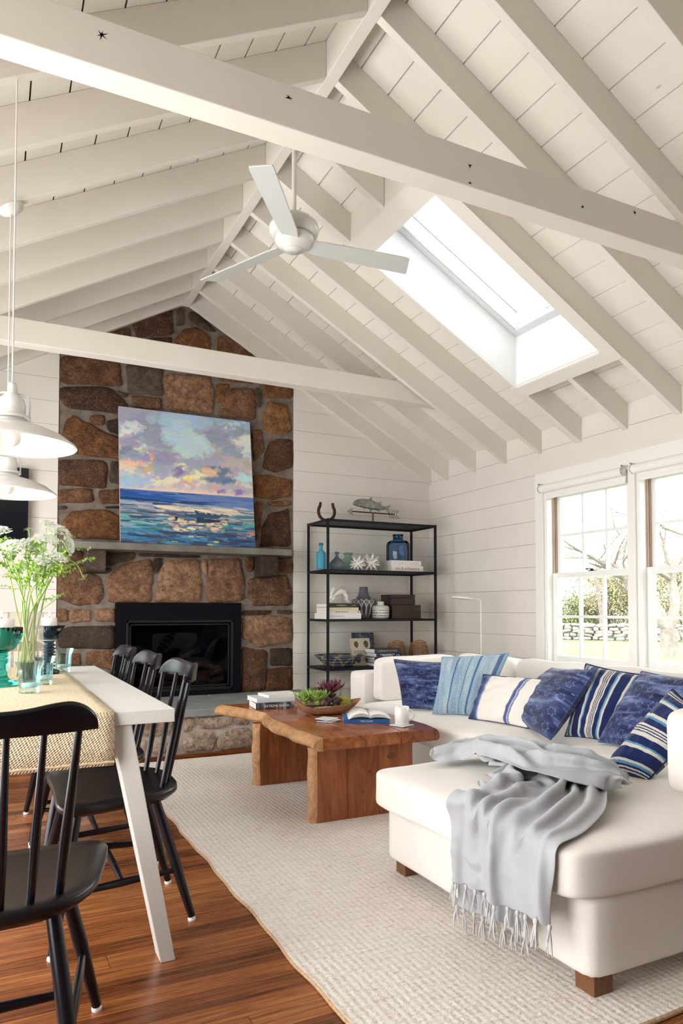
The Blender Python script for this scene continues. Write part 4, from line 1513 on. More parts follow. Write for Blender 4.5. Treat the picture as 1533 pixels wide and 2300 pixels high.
def pillow(name, label, corners, lean, mat_, T_=.075, z=.445, seed=0, pinch=.05, sag=.0):
    BL, BR, TR, TL = corners
    a, b = on(*BL, 2, z), on(*BR, 2, z)
    d = (b - a)
    pr = Vector((-d.y, d.x, 0)).normalized()
    if pr.dot(a) < 0:
        pr = -pr
    th = math.radians(lean)
    v = pr * math.cos(th) + Vector((0, 0, math.sin(th)))
    nn = d.cross(v).normalized()

    def pp(x, y):
        r = pix(x, y)
        return CAMP + r * ((a - CAMP).dot(nn) / r.dot(nn))
    c, e = pp(*TR), pp(*TL)
    if nn.dot(CAMP - a) < 0:
        nn = -nn
    o = (a + b) / 2
    t = thing(name, label, 'pillow', o, group='throw pillows on the sofa')
    n = 34
    tt = np.linspace(-1, 1, n)
    U, V = np.meshgrid(tt, tt, indexing='ij')
    Uc = U * (1 - pinch * (1 - V ** 2) * U ** 2)
    Vc = V * (1 - pinch * (1 - U ** 2) * V ** 2)
    s, q = (Uc + 1) / 2, (Vc + 1) / 2
    A, B, C_, E = [np.array(p - o) for p in (a, b, c, e)]
    P = ((1 - s) * (1 - q))[..., None] * A + (s * (1 - q))[..., None] * B + (s * q)[..., None] * C_ + ((1 - s) * q)[..., None] * E
    th_ = T_ * ((1 - U ** 2) * (1 - V ** 2)).clip(0) ** .42
    wr = fnoise(np.dstack([U, V, U * 0]), 1.6, seed) * .007 * (1 - (U ** 2 * V ** 2))
    wr2 = fnoise(np.dstack([U * 1.5, V * 3, U * 0]), 1.7, seed + 7) * .005 * np.maximum(np.abs(U), np.abs(V))
    nv = np.array(nn)
    F_ = P + (th_ + (wr + wr2) * (th_ > 0))[..., None] * nv
    Bk = P - (th_ * .85)[..., None] * nv
    F_[..., 2] = np.maximum(F_[..., 2], -.004)
    Bk[..., 2] = np.maximum(Bk[..., 2], -.004)
    right_handed = d.cross(v).dot(nn) > 0
    g = G().grid(F_, flip=not right_handed)
    me = weld(g.obj('pillow_front', mat_, t))
    g2 = G().grid(Bk, flip=right_handed)
    weld(g2.obj('pillow_back', mat_, t))
    rim = [P[i, 0] for i in range(n)] + [P[-1, j] for j in range(1, n)] + [P[i, -1] for i in range(n - 2, -1, -1)] + [P[0, j] for j in range(n - 2, 0, -1)]
    G().tube([Vector(p) + Vector((0, 0, .003)) for p in rim], .0035, 5, closed=True).obj('seam', mat_, t)
    return t


IND1, IND2, IND3 = indigo('indigo_cloth', 1.3, .30), indigo('indigo_cloth_b', 4.1, .38), indigo('indigo_cloth_c', 7.7, .38)
pillow('indigo_pillow', 'navy star-print pillow nearest the shelf, leaning on the far white cushion', [(905, 1592), (1018, 1600), (1022, 1490), (884, 1482)], 62, IND1, .068, seed=1)
pillow('batik_pillow', 'pale blue batik pillow with two dark vertical lines', [(971, 1604), (1088, 1612), (1143, 1467), (992, 1477)], 62, batik(), .065, seed=2)
pillow('dip_dyed_pillow', 'white pillow with a navy dip-dyed end and a narrow blue line', [(1052, 1615), (1185, 1637), (1255, 1528), (1085, 1516)], 58, dipped(), .06, seed=3)
pillow('indigo_pillow', 'navy star-print pillow leaning in front of the upright striped pillow', [(1135, 1614), (1236, 1663), (1340, 1505), (1238, 1502)], 52, IND2, .075, seed=4)
pillow('striped_pillow', 'navy and cream striped pillow standing between two navy pillows', [(1268, 1655), (1385, 1672), (1462, 1519), (1315, 1492)], 58, striped('stripe_cloth', 0), .066, seed=5)
pillow('indigo_pillow', 'faded navy star-print pillow behind the tilted striped pillow', [(1343, 1668), (1450, 1694), (1610, 1532), (1440, 1509)], 52, IND3, .072, seed=6)
pillow('striped_pillow', 'tilted navy and cream striped pillow leaning on the near white cushion', [(1349, 1735), (1452, 1757), (1596, 1612), (1510, 1549)], 52, striped('stripe_cloth_b', 1), .07, seed=7)

# ------------------------------------------------------------------ throw blanket
GREYT = linen('grey_linen', (0.37, 0.385, 0.41), (0.46, 0.475, 0.50), 320, .35)
TH = Vector((1.6, 1.75, .47))
throw = thing('throw_blanket', 'light grey linen throw with tasselled fringe draped over the chaise', 'blanket', TH)
def edge_curve(keys, v):
    ks = np.array(keys)
    return np.stack([np.interp(v, ks[:, 0], ks[:, i]) for i in range(1, ks.shape[1])], -1)


def chaise_push(P, pad=.009):
    """keeps points outside the chaise cushion and base (rounded boxes)"""
    hit = np.zeros(P.shape[:-1], bool)
    for c, h, r, puff in (((2.236, 1.9475, .352), (.884, .5625, .068), .018, .036), ((1.92, 1.94, .18), (.50, .54, .107), .02, 0)):
        c, h = np.array(c), np.array(h)
        Q = P - c
        a, b = np.clip(Q[..., 0] / h[0], -1, 1), np.clip(Q[..., 1] / h[1], -1, 1)
        lift = puff * ((1 - a * a) * (1 - b * b)).clip(0) ** .6
        up = Q[..., 2] > 0
        Q[..., 2] -= np.where(up, lift, 0)
        q = np.abs(Q) - (h - r)
        o = np.maximum(q, 0)
        do = np.linalg.norm(o, axis=-1)
        d = do + np.minimum(q.max(-1), 0) - r
        k = d < pad
        nrm = o / (do[..., None] + 1e-9)
        ins = do < 1e-6
        ax = np.argmax(q, -1)
        nrm[ins] = np.eye(3)[ax[ins]]
        nrm = nrm * np.sign(Q + 1e-12)
        P[k] += nrm[k] * (pad - d[k])[:, None]
        hit |= k
    return hit


def relax_cloth(P, wrest, lrest, steps, damp=.9, pins=None, bend=.25, grav=.00022):
    """small position-based cloth: P (n, m, 3); rest spacing across (axis 0) and along (axis 1)"""
    Q = P.copy()
    for st in range(steps):
        V = (P - Q) * damp
        Q = P.copy()
        P = P + V
        P[..., 2] -= grav
        for it in range(7):
            for ax, rest, k in ((0, wrest, .5), (1, lrest, .5), (0, 2 * wrest, bend), (1, 2 * lrest, bend)):
                stp = 2 if k == bend else 1
                for off in range(2 * stp):
                    n = P.shape[ax]
                    ia = np.arange(off, n - stp, 2 * stp)
                    if len(ia) == 0:
                        continue
                    A, B = np.take(P, ia, ax), np.take(P, ia + stp, ax)
                    d = B - A
                    L = np.linalg.norm(d, axis=-1, keepdims=True)
                    rr_ = np.broadcast_to(rest, P.shape[:2])
                    R_ = np.take(rr_, ia, ax)[..., None]
                    c = d * ((L - R_) / (L + 1e-9)) * (.5 if stp == 1 else .5 * k)
                    if stp == 2:
                        c = np.where(L < R_, c, c * .2)
                    if ax == 0:
                        P[ia] += c
                        P[ia + stp] -= c
                    else:
                        P[:, ia] += c
                        P[:, ia + stp] -= c
            hit = chaise_push(P)
        Q[hit] = P[hit] - (P[hit] - Q[hit]) * .25
        if pins is not None:
            P[pins[0]] = pins[1]
            Q[pins[0]] = pins[1]
    return P


def rumple(keys, nv_, nu, rest_w, per, seed, hgt=1.0):
    """starting shape: a strip along a path, gathered across its width into upright folds"""
    r = np.random.default_rng(seed)
    v = np.linspace(0, 1, nv_)
    K = edge_curve(keys, v)                       # x, y, z, dirx, diry, width
    u = np.linspace(-.5, .5, nu)
    P = np.zeros((nu, nv_, 3))
    ph = r.uniform(0, 6.28, 3)
    for j in range(nv_):
        x, y, z, dx, dy, w = K[j]
        gather = max(rest_w / w, 1.0)
        # amplitude of a folded strip whose arc length is the rest width
        A = w / (2 * PI * per) * 2 * math.sqrt(max(gather - 1, 0)) * 1.0
        drift = 1.2 * math.sin(v[j] * 5 + ph[0])
        f = np.sin(u * 2 * PI * per + drift) * .75 + .35 * np.sin(u * 2 * PI * per * 1.9 + ph[1] + 2 * v[j] * 3)
        env = np.clip((.5 - np.abs(u)) / .10, .25, 1)
        hang = np.clip((.43 - z) / .06, 0, 1)
        off = A * f * env
        P[:, j, 0] = x + u * w * dx - (.5 * off + np.abs(off) * .55) * hang * .6
        P[:, j, 1] = y + u * w * dy
        P[:, j, 2] = z + (np.abs(off) * .9 + .3 * off + .004) * (1 - hang) * hgt
    return P


# main strip: hem on the side of the chaise, over the edge, gathered towards the back
path = [(0.00, 1.326, 1.665, .225, 0, -1, .42), (.12, 1.324, 1.665, .31, 0, -1, .42), (.22, 1.328, 1.665, .40, 0, -1, .42),
        (.255, 1.336, 1.665, .43, .02, -1, .42), (.29, 1.375, 1.67, .458, .12, -1, .42), (.40, 1.50, 1.70, .475, .35, -.93, .44), (.52, 1.63, 1.76, .485, .62, -.78, .44),
        (.64, 1.73, 1.90, .50, .75, -.66, .33), (.76, 1.79, 2.05, .50, .86, -.5, .28), (.88, 1.82, 2.22, .50, .93, -.36, .26), (1.0, 1.82, 2.38, .49, .95, -.3, .22)]
NU, NV = 56, 84
P0 = rumple(path, NV, NU, .58, 2.4, 3)
wr = np.full((NU, NV), .58 / (NU - 1))
ls = np.linalg.norm(np.diff(P0.mean(0), axis=0), axis=-1)
lr = np.broadcast_to(np.concatenate([ls, ls[-1:]]) * 1.06, (NU, NV))
P = relax_cloth(P0, wr, lr, 12)
hem = P[:, 0] - np.array(TH)
Pm = P - np.array(TH)
G().grid(Pm).obj('draped_cloth', GREYT, throw, solid=.0035, sub=1)

# second layer: folds back across the heap from the far end to the near edge
path2 = [(0, 1.59, 2.40, .450, .3, .95, .10), (.10, 1.67, 2.35, .475, .5, .86, .15), (.25, 1.74, 2.26, .500, .8, .6, .26), (.45, 1.73, 2.05, .515, .88, .45, .32), (.65, 1.72, 1.87, .520, .85, .52, .32), (.82, 1.77, 1.75, .515, .75, .65, .26), (.93, 1.83, 1.69, .490, .6, .8, .18), (1, 1.855, 1.665, .47, .5, .86, .10)]
P1 = rumple(path2, 70, 44, .56, 2.2, 11, 1.1)
wr2 = np.full((44, 70), .56 / 43)
ls = np.linalg.norm(np.diff(P1.mean(0), axis=0), axis=-1)
lr2 = np.broadcast_to(np.concatenate([ls, ls[-1:]]) * 1.05, (44, 70))
P1 = relax_cloth(P1, wr2, lr2, 7) + np.array([0, 0, .012])
G().grid(P1 - np.array(TH)).obj('bunched_fold', GREYT, throw, solid=.0035, sub=1)

# under layer that shows below the upper hem
nu2, nv2 = 40, 30
U2, V2 = np.meshgrid(np.linspace(0, 1, nu2), np.linspace(0, 1, nv2), indexing='ij')
l2 = [(0, 1.352, 1.895, .105), (1, 1.349, 1.885, .30)]
r2 = [(0, 1.354, 1.57, .150), (1, 1.349, 1.56, .30)]
P2 = edge_curve(l2, V2) * (1 - U2[..., None]) + edge_curve(r2, V2) * U2[..., None]
P2[..., 0] -= .004 * np.abs(np.sin(U2 * 9))
P2 -= np.array(TH)
G().grid(P2).obj('under_panel', GREYT, throw, solid=.003)

# fringe: knotted tassels
rr = random.Random(4)
FRI = pmat('fringe_yarn', (0.58, 0.58, 0.59), .95, sheen=.3)


def tassel(p, L):
    g = G()
    p = Vector(p)
    g.lathe([(.001, .004), (.0055, .001), (.006, -.006), (.004, -.012)], 7, p, cap=False)
    for _ in range(6):
        a = rr.uniform(0, 6.28)
        e = p + Vector((math.cos(a) * .009 - .002, math.sin(a) * .013, -L * rr.uniform(.85, 1.05)))
        m_ = (p + e) / 2 + Vector((rr.uniform(-.003, .003), rr.uniform(-.004, .004), 0)) + (e - p) * .0
        g.tube([p + Vector((0, 0, -.008)), m_, e], [.0024, .0026, .0014], 4)
    return g.obj('tassel', FRI, throw)


for k in range(15):
    q = hem[min(int(k / 14 * (NU - 1)), NU - 1)]
    tassel((q[0] - .005, q[1], q[2] + .001), rr.uniform(.062, .078))
for k in range(8):
    q = P2[min(int(k / 7 * (nu2 - 1)), nu2 - 1), 0]
    tassel((q[0] - .004, q[1], q[2] + .001), rr.uniform(.055, .07))
# ================================================================== COFFEE TABLE
def wood(name, c, stretch, rough=.35, sc=3.0, coat=.15, kind='Object', jitter=True):
    m = pmat(name, c[1], rough, coat=coat)
    nt = m.node_tree
    v = tc(nt, kind, stretch, jitter=jitter)
    f = noise(nt, v, sc, 6, .6, 1.0)
    f2 = noise(nt, tc(nt, kind, tuple(s * 4 for s in stretch), jitter=jitter), sc * 1.5, 3)
    col = ramp(nt, f, [(.25, c[0]), (.5, c[1]), (.75, c[2])])
    setc(m, mixc(nt, mth(nt, 'MULTIPLY', ramp(nt, f2, [(.40, (1, 1, 1)), (.52, (0, 0, 0))]), .25), col, c[0]))
    bump(m, f2, .08, .002)
    return m


ACA = wood('acacia_top', ((0.16, 0.038, 0.012), (0.35, 0.108, 0.034), (0.52, 0.205, 0.075)), (6, 1.0, 6), .26)
ACB = wood('acacia_dark', ((0.10, 0.022, 0.008), (0.235, 0.062, 0.020), (0.36, 0.12, 0.042)), (6, 1.0, 6), .26)
ACV = wood('acacia_side', ((0.15, 0.036, 0.011), (0.30, 0.088, 0.027), (0.45, 0.165, 0.058)), (7, 7, .9), .38)
SAP = wood('sapwood_edge', ((0.30, 0.135, 0.055), (0.52, 0.28, 0.13), (0.68, 0.44, 0.24)), (7, 3, 5), .5, coat=0)
CT0 = Vector((1.73, 3.72, .015))
ctab = thing('coffee_table', 'live-edge reddish wood slab coffee table on slab legs', 'table', CT0)
ZT = .44
left = [(1.345, 4.45), (1.40, 4.30), (1.455, 4.10), (1.47, 3.98), (1.445, 3.85), (1.425, 3.72), (1.425, 3.55), (1.412, 3.36), (1.42, 3.22), (1.425, 3.085)]
right = [(2.056, 3.068), (2.09, 3.22), (2.10, 3.40), (2.105, 3.70), (2.085, 4.04), (2.10, 4.25), (2.07, 4.46)]
# the top is glued up from three planks along its length
cuts = [0, .36, .68, 1]


def lat(y, lst):
    ys = sorted((p[1], p[0]) for p in lst)
    return float(np.interp(y, [q[0] for q in ys], [q[1] for q in ys]))


ys = np.linspace(3.078, 4.455, 26)
for k in range(3):
    a = [(lat(y, left) * (1 - cuts[k]) + lat(y, right) * cuts[k] + (.0006 if k else .0), y) for y in ys]
    b = [(lat(y, left) * (1 - cuts[k + 1]) + lat(y, right) * cuts[k + 1] - .0006, y) for y in ys]
    pl_ = [(p[0] - CT0.x, p[1] - CT0.y) for p in a + b[::-1]]
    G().prism(pl_, ZT - .062 - CT0.z, ZT - CT0.z, axis=2).obj('top_plank', (ACA, ACA, ACB)[k], ctab, bevel=.004)
# bark-side edge: pale, rounded, wavy
nE = 60
prof = [(0, 0), (.012, -.003), (.026, -.014), (.036, -.032), (.036, -.047), (.024, -.060), (0, -.062)]
PE = np.zeros((nE, len(prof), 3))
for i, y in enumerate(np.linspace(3.078, 4.455, nE)):
    k = 1 + .5 * math.sin(y * 9) * .5 + .25 * math.sin(y * 23)
    for j, (ox, oz) in enumerate(prof):
        PE[i, j] = (lat(y, left) - ox * k - CT0.x, y - CT0.y, ZT + oz - CT0.z)
ge = G().grid(PE, flip=True)
for i in (0, nE - 1):
    ge.add(PE[i].tolist(), [tuple(range(len(prof)))[::(1 if i == 0 else -1)]])
ge.obj('live_edge', SAP, ctab, label='pale live edge along the left of the top')
PE2 = PE.copy()
for i, y in enumerate(np.linspace(3.078, 4.455, nE)):
    for j, (ox, oz) in enumerate(prof):
        PE2[i, j] = (lat(y, right) + ox * .8 - CT0.x, y - CT0.y, ZT + oz - CT0.z)
ge = G().grid(PE2)
for i in (0, nE - 1):
    ge.add(PE2[i].tolist(), [tuple(range(len(prof)))[::(-1 if i == 0 else 1)]])
ge.obj('live_edge', ACB, ctab)


def slab_leg(y0, y1, x0, x1, seed):
    r = random.Random(seed)
    zs = np.linspace(0, ZT - .062 - CT0.z, 9)
    xl = [x0 + .007 * math.sin(z * 8 + seed) + .012 * z / .36 + r.uniform(-.002, .002) for z in zs]
    xr_ = [x1 + .008 * math.sin(z * 9 + seed * 2) for z in zs]
    cs = [0, .30, .62, 1]
    leg = None
    for k in range(3):
        a = [(xl[i] * (1 - cs[k]) + xr_[i] * cs[k] - CT0.x + (.0005 if k else 0), zs[i]) for i in range(9)]
        b = [(xl[i] * (1 - cs[k + 1]) + xr_[i] * cs[k + 1] - CT0.x - .0005, zs[i]) for i in range(9)]
        o = G().prism(a + b[::-1], y0 - CT0.y, y1 - CT0.y, axis=1).obj('leg_slab' if k == 0 else 'leg_plank', ACV, ctab if leg is None else leg, bevel=.003)
        leg = leg or o
    n_ = len(zs)
    pr_ = [(0, 0), (-.022, .01), (-.034, .04), (-.022, .07), (0, .08)]
    Pm = np.zeros((n_, len(pr_), 3))
    for i in range(n_):
        for j, (dx, dy) in enumerate(pr_):
            Pm[i, j] = (xl[i] + dx * (1 + .15 * math.sin(zs[i] * 30 + seed)) - CT0.x, y0 + dy - CT0.y, zs[i])
    G().grid(Pm).obj('leg_live_edge', SAP, leg)
    # knots
    for (fx, fz, rk) in ((.75, .8, .022), (.45, .35, .010), (.52, .62, .008)):
        gx = xl[0] * (1 - fx) + xr_[0] * fx - CT0.x
        G().lathe([(rk, 0), (rk * .6, .0012)], 10, (0, 0, 0), M=Matrix.Translation((gx, y0 - CT0.y, fz * .36)) @ Matrix.Rotation(PI / 2, 4, 'X') @ Matrix.Diagonal((1.3, .8, 1, 1))).obj('knot', ACB, leg)
    return leg


slab_leg(3.165, 3.245, 1.425, 1.985, 1)
slab_leg(3.985, 4.065, 1.43, 1.98, 2)

# ------------------------------------------------------------------ things on the coffee table
PAPER = m_noisy('paper_edges', (0.76, 0.74, 0.70), (0.86, 0.845, 0.815), 1.0, .8, stretch=(2, 2, 260))
WCOVER = pmat('white_cover', (0.82, 0.81, 0.79), .45)


def book(name, label, loc, rz, w, d, t, cover, spine_txt=None, txt_mat=None, txt_size=None, cat='book', group=None, spine='-y', squeeze=1.0, gap=.002):
    """lying book; the spine faces local -y, pages show on the other sides"""
    b = thing(name, label, cat, loc, rz, group)
    c = .0022
    G().box(-w / 2, w / 2, -d / 2, d / 2, 0, c).obj('back_cover', cover, b)
    G().box(-w / 2, w / 2, -d / 2, d / 2, t - c, t).obj('front_cover', cover, b)
    sp = G().box(-w / 2, w / 2, -d / 2 - c, -d / 2 + c, 0, t).obj('spine', cover, b, bevel=.001)
    G().box(-w / 2 + .003, w / 2 - .003, -d / 2 + c, d / 2 - .004, c, t - c).obj('pages', PAPER, b)
    if spine_txt:
        M_ = frame_M((0, -d / 2 - c - .0003, t * .5), (1, 0, 0), (0, 0, 1))
        if isinstance(spine_txt, str):
            text_mesh(spine_txt, txt_size or t * .55, M_, txt_mat, sp, align='CENTER', squeeze=squeeze)
        else:
            # lettering too small to read: rows of short strokes
            gm = G()
            rr_ = random.Random(int(w * 9999))
            for (xa_, xb_, zc_, hh_) in spine_txt:
                x_ = xa_
                while x_ < xb_:
                    k_ = rr_.uniform(.35, .75) * hh_
                    gm.box(x_ * w, x_ * w + k_, -d / 2 - c - .0005, -d / 2 - c - .0001, zc_ * t - hh_ / 2, zc_ * t + hh_ / 2)
                    x_ += (k_ + hh_ * rr_.choice([.3, .3, .3, .9])) / w
            gm.obj('lettering', txt_mat, sp, kind='stuff')
    return b


ZC = ZT
WH_T = pmat('white_print', (0.85, 0.85, 0.85), .6)


def dark_cover():
    m = pmat('photo_spine', (.05, .05, .06), .35)
    nt = m.node_tree
    f = noise(nt, tc(nt, 'Object', (26, 1, 4)), 1.2, 3)
    setc(m, ramp(nt, f, [(.35, (0.018, 0.018, 0.022)), (.52, (0.06, 0.065, 0.08)), (.66, (0.30, 0.31, 0.33))]))
    return m


def tbl(px, py, z=ZC):
    return on(px, py, 2, z)


# three stacked books at the far end
b1 = tbl(597, 1597)
b2 = tbl(555, 1588)
book('coffee_table_book', 'thick book with dark photo spine, bottom of the stack near the hearth', (1.60, 4.215, ZC), -.12, .26, .21, .040, dark_cover(), 'EXTREME EARTH', WH_T, .022, group='books on the coffee table', squeeze=.95)
book('coffee_table_book', 'white and blue book in the middle of the stack near the hearth', (1.595, 4.235, ZC + .0405), -.02, .25, .20, .026, pmat('pale_blue_cover', (0.70, 0.74, 0.80), .4), group='books on the coffee table')
book('coffee_table_book', 'cream hardback on top of the stack near the hearth', (1.65, 4.235, ZC + .067), .08, .22, .17, .016, pmat('cream_cover', (0.76, 0.73, 0.67), .6), group='books on the coffee table')

# wooden dough bowl with succulents
bowlc = Vector((1.775, 3.80, ZC))
BOWL = wood('bowl_wood', ((0.23, 0.10, 0.055), (0.40, 0.215, 0.13), (0.55, 0.35, 0.235)), (4, 14, 14), .6, coat=0)
bowl = thing('dough_bowl', 'long carved wooden bowl planted with succulents on the coffee table', 'bowl', bowlc, -.25)
nb, nr = 48, 9
prof = [(.0, .012), (.35, .010), (.60, .014), (.80, .028), (.93, .048), (1.0, .062), (1.02, .066), (.97, .064), (.90, .052), (.72, .036), (.4, .028), (0, .026)]
Pb = np.zeros((nb, len(prof), 3))
for i in range(nb):
    a = 2 * PI * i / nb
    for j, (r_, z_) in enumerate(prof):
        k = 1 + .04 * math.sin(3 * a + 1) + .03 * math.sin(5 * a)
        rx, ry = .205 * k, .115 * k
        endlift = .026 * abs(math.cos(a)) ** 3 * max(r_ - .5, 0) * 2
        Pb[i, j] = (rx * r_ * math.cos(a), ry * r_ * math.sin(a), z_ - .010 + endlift + (.006 * math.sin(4 * a) * max(r_ - .7, 0) * 3))
G().grid(Pb, closed_u=True, uv=False, flip=False).obj('bowl_body', BOWL, bowl, sub=1)
MOSS = m_noisy('moss', (0.20, 0.21, 0.02), (0.36, 0.33, 0.05), 90, 1.0, 4, bstr=1.0, bdist=.006)
SOIL = m_noisy('soil', (0.05, 0.035, 0.025), (0.12, 0.09, 0.065), 60, 1.0, 4, bstr=.8, bdist=.004)
G().lathe([(.0, .046), (.08, .048), (.125, .044), (.14, .038)][::-1], 24, (0, 0, 0), M=Matrix.Diagonal((1.1, .62, 1, 1)), cap=False).obj('soil', SOIL, bowl)
bMi = Matrix.Rotation(.25, 4, 'Z')


def succulent(label, off, r, h, mat_, nlv, seed, lean=(0, 0), wide=.30, up=.5, curl=.3):
    t = thing('succulent', label, 'succulent', bowlc + Matrix.Rotation(-.25, 3, 'Z') @ Vector(off), 0, 'succulents in the wooden bowl')
    rr_ = random.Random(seed)
    ga = 2.39996
    n_ = 7
    G().lathe([(r * .16, -.012), (r * .20, 0), (r * .14, h * .2), (r * .05, h * .5)], 10).obj('rosette_core', mat_, t)
    for i in range(nlv):
        f = i / (nlv - 1)                   # 0 outer .. 1 inner
        a = i * ga
        L = r * (1.08 - .62 * f) * rr_.uniform(.9, 1.08)
        el = up * .25 + (1.25 - up * .1) * f ** 1.2      # elevation angle
        P_ = np.zeros((n_, 5, 3))
        ca, sa = math.cos(a), math.sin(a)
        for q in range(n_):
            s_ = q / (n_ - 1)
            wd = L * wide * (math.sin(PI * min(s_ * .82 + .12, 1)) ** .8) * (1 - s_ ** 5)
            rad_ = L * s_ * math.cos(el + curl * s_ * s_)
            z_ = L * s_ * math.sin(el + curl * s_ * s_) + h * .10 + f * h * .12
            for c_ in range(5):
                v_ = (c_ - 2) / 2
                zz = z_ + wd * .30 * v_ * v_ - (0 if c_ != 2 else wd * .12)
                P_[q, c_] = (rad_ * ca - v_ * wd * sa + lean[0] * z_, rad_ * sa + v_ * wd * ca + lean[1] * z_, zz)
        G().grid(P_, uv=False).obj('leaf', mat_, t, solid=max(r * .035, .0012))
    return t


def succ_mat(name, c1, c2, c3):
    m = pmat(name, c2, .45, spec=.4)
    nt = m.node_tree
    f = noise(nt, tc(nt, 'Object', (1, 1, 1), jitter=True), 22, 2)
    setc(m, ramp(nt, f, [(.3, c1), (.5, c2), (.72, c3)]))
    return m


SGREEN = succ_mat('green_succulent', (0.12, 0.22, 0.035), (0.26, 0.40, 0.075), (0.50, 0.62, 0.24))
SPURP = succ_mat('purple_succulent', (0.055, 0.014, 0.026), (0.13, 0.035, 0.055), (0.26, 0.10, 0.12))
SDARK = succ_mat('dark_succulent', (0.035, 0.018, 0.024), (0.085, 0.045, 0.05), (0.16, 0.10, 0.09))
succulent('bright green rosette succulent, largest green one in the wooden bowl', (-.050, -.020, .068), .096, .07, SGREEN, 52, 1, wide=.19, up=1.3)
succulent('green spiky succulent at the left end of the wooden bowl', (-.125, -.005, .066), .082, .06, SGREEN, 48, 2, wide=.15, up=1.5)
succulent('green succulent at the back of the wooden bowl', (-.08, .045, .075), .084, .05, SGREEN, 40, 3, wide=.16, up=1.5)
succulent('large purple rosette succulent rising over the wooden bowl', (.045, .045, .112), .108, .06, SPURP, 40, 4, wide=.18, up=1.1)
succulent('small purple succulent behind the green ones in the wooden bowl', (-.03, .07, .105), .060, .05, SPURP, 20, 5, wide=.2, up=1.3)
for i, (off, r_) in enumerate((((.012, -.045, .064), .040), ((.050, -.052, .060), .034), ((.035, -.012, .088), .038), ((-.012, -.068, .054), .024), ((.075, -.030, .066), .032))):
    succulent(['dark brown-purple hens-and-chicks rosette at the centre of the bowl', 'dark hens-and-chicks rosette at the right of its cluster', 'dark hens-and-chicks rosette at the top of its cluster', 'smallest brown rosette by the pebbles in the bowl', 'dark hens-and-chicks rosette beside the moss'][i], off, r_, r_ * .9, SDARK, 22, 10 + i, wide=.34, up=1.2, curl=.6)
mt = thing('moss_clump', 'yellow-green moss clump under the purple succulent', 'moss', bowlc + Matrix.Rotation(-.25, 3, 'Z') @ Vector((.098, .012, .032)))
mg = softbox(.11, .085, .085, 2.2, 0, 10, .006, 3)
mg.v = [(v[0], v[1], v[2] + .03) for v in mg.v]
weld(mg.obj('moss', MOSS, mt))
PEB = [m_noisy('pebble_tan', (0.36, 0.26, 0.17), (0.55, 0.43, 0.30), 30, .5), m_noisy('pebble_brown', (0.16, 0.10, 0.07), (0.28, 0.19, 0.13), 30, .5)]
rr = random.Random(8)
pbm = None
for i in range(16):
    a = rr.uniform(0, 1)
    p = bowlc + Matrix.Rotation(-.25, 3, 'Z') @ Vector((-.08 + a * .13, -.062 - rr.uniform(0, .018) * (1 - abs(a - .5)), .044 + rr.uniform(0, .006)))
    if pbm is None:
        pg = softbox(.018, .014, .011, 2.5, 0, 6)
        pbm = [weld(softbox(.018, .014, .011, 2.5, 0, 6).obj('pebble', PEB[0])), None]
        o = pbm[0]
    else:
        o = pbm[0].copy()
        COL.objects.link(o)
    o.location = p
    s_ = rr.uniform(.6, 1.15)
    o.scale = (s_, s_, s_)
    o.rotation_euler = (0, 0, rr.uniform(0, 3))
    tag(o, 'tan pebble among the succulents in the wooden bowl', 'pebble', 'pebbles in the wooden bowl')

# coasters
COAST = pmat('coaster_white', (0.80, 0.80, 0.80), .25)
COASTB = pmat('coaster_edge', (0.06, 0.06, 0.065), .5)


def coaster(label, p, rz):
    c = thing('coaster', label, 'coaster', p, rz, 'square white coasters')
    G().box(-.047, .047, -.047, .047, 0, .0025).obj('underside', COASTB, c)
    G().box(-.047, .047, -.047, .047, .0025, .006).obj('top_face', COAST, c, bevel=.001)


cp = tbl(737, 1621)
coaster('white square coaster at the bottom of the stack beside the wooden bowl', cp, .55)
coaster('white square coaster in the middle of the stack beside the wooden bowl', cp + Vector((.006, .004, .0062)), .25)
coaster('white square coaster on top of the stack beside the wooden bowl', cp + Vector((-.004, .012, .0124)), .62)
mp_ = tbl(902, 1630)
coaster('white square coaster under the mug', mp_ + Vector((0, 0, 0)), .35)

# mug
mug = thing('mug', 'plain white coffee mug on a coaster', 'mug', mp_ + Vector((0, 0, .0062)), .35)
POT = pmat('white_porcelain', (0.84, 0.835, 0.825), .15, coat=.3)
G().lathe([(0, 0), (.034, 0), (.037, .004), (.039, .05), (.0395, .094), (.038, .095), (.0365, .094), (.035, .05), (.033, .008), (0, .006)], 32, cap=False).obj('mug_body', POT, mug)
G().tube([(.037 + .026 * math.sin(a), 0, .050 + .027 * math.cos(a)) for a in np.linspace(-.1, PI + .1, 13)], .0048, 8).obj('handle', POT, mug)
mug.rotation_euler = (0, 0, -.45)

# open magazine lying on a blue book
bk = book('coffee_table_book', 'blue-spined book under the open magazine', (1.862, 3.47, ZC), -.42, .25, .20, .022, pmat('blue_cover', (0.025, 0.13, 0.36), .4), 'THE COAST', WH_T, .013, group='books on the coffee table')
mag = thing('open_magazine', 'open white magazine with curling pages on the blue book', 'magazine', (1.875, 3.46, ZC + .0225), -.42)
PAGE = pmat('magazine_page', (0.83, 0.82, 0.80), .5)
for sgn, hh in ((-1, .034), (1, .030)):
    for lay in range(4):
        n_ = 16
        Pp = np.zeros((n_, 2, 3))
        for i in range(n_):
            s_ = i / (n_ - 1)
            x = sgn * s_ * .115
            z = (hh - lay * .006) * (math.sin(PI * min(s_ * 1.0 + .06, 1)) ** .55) * (1 - .30 * s_) + .002
            for j, y in enumerate((-.11, .11)):
                Pp[i, j] = (x, y, z)
        G().grid(Pp, uv=False, flip=sgn < 0).obj('page', PAGE, mag, solid=.0012)
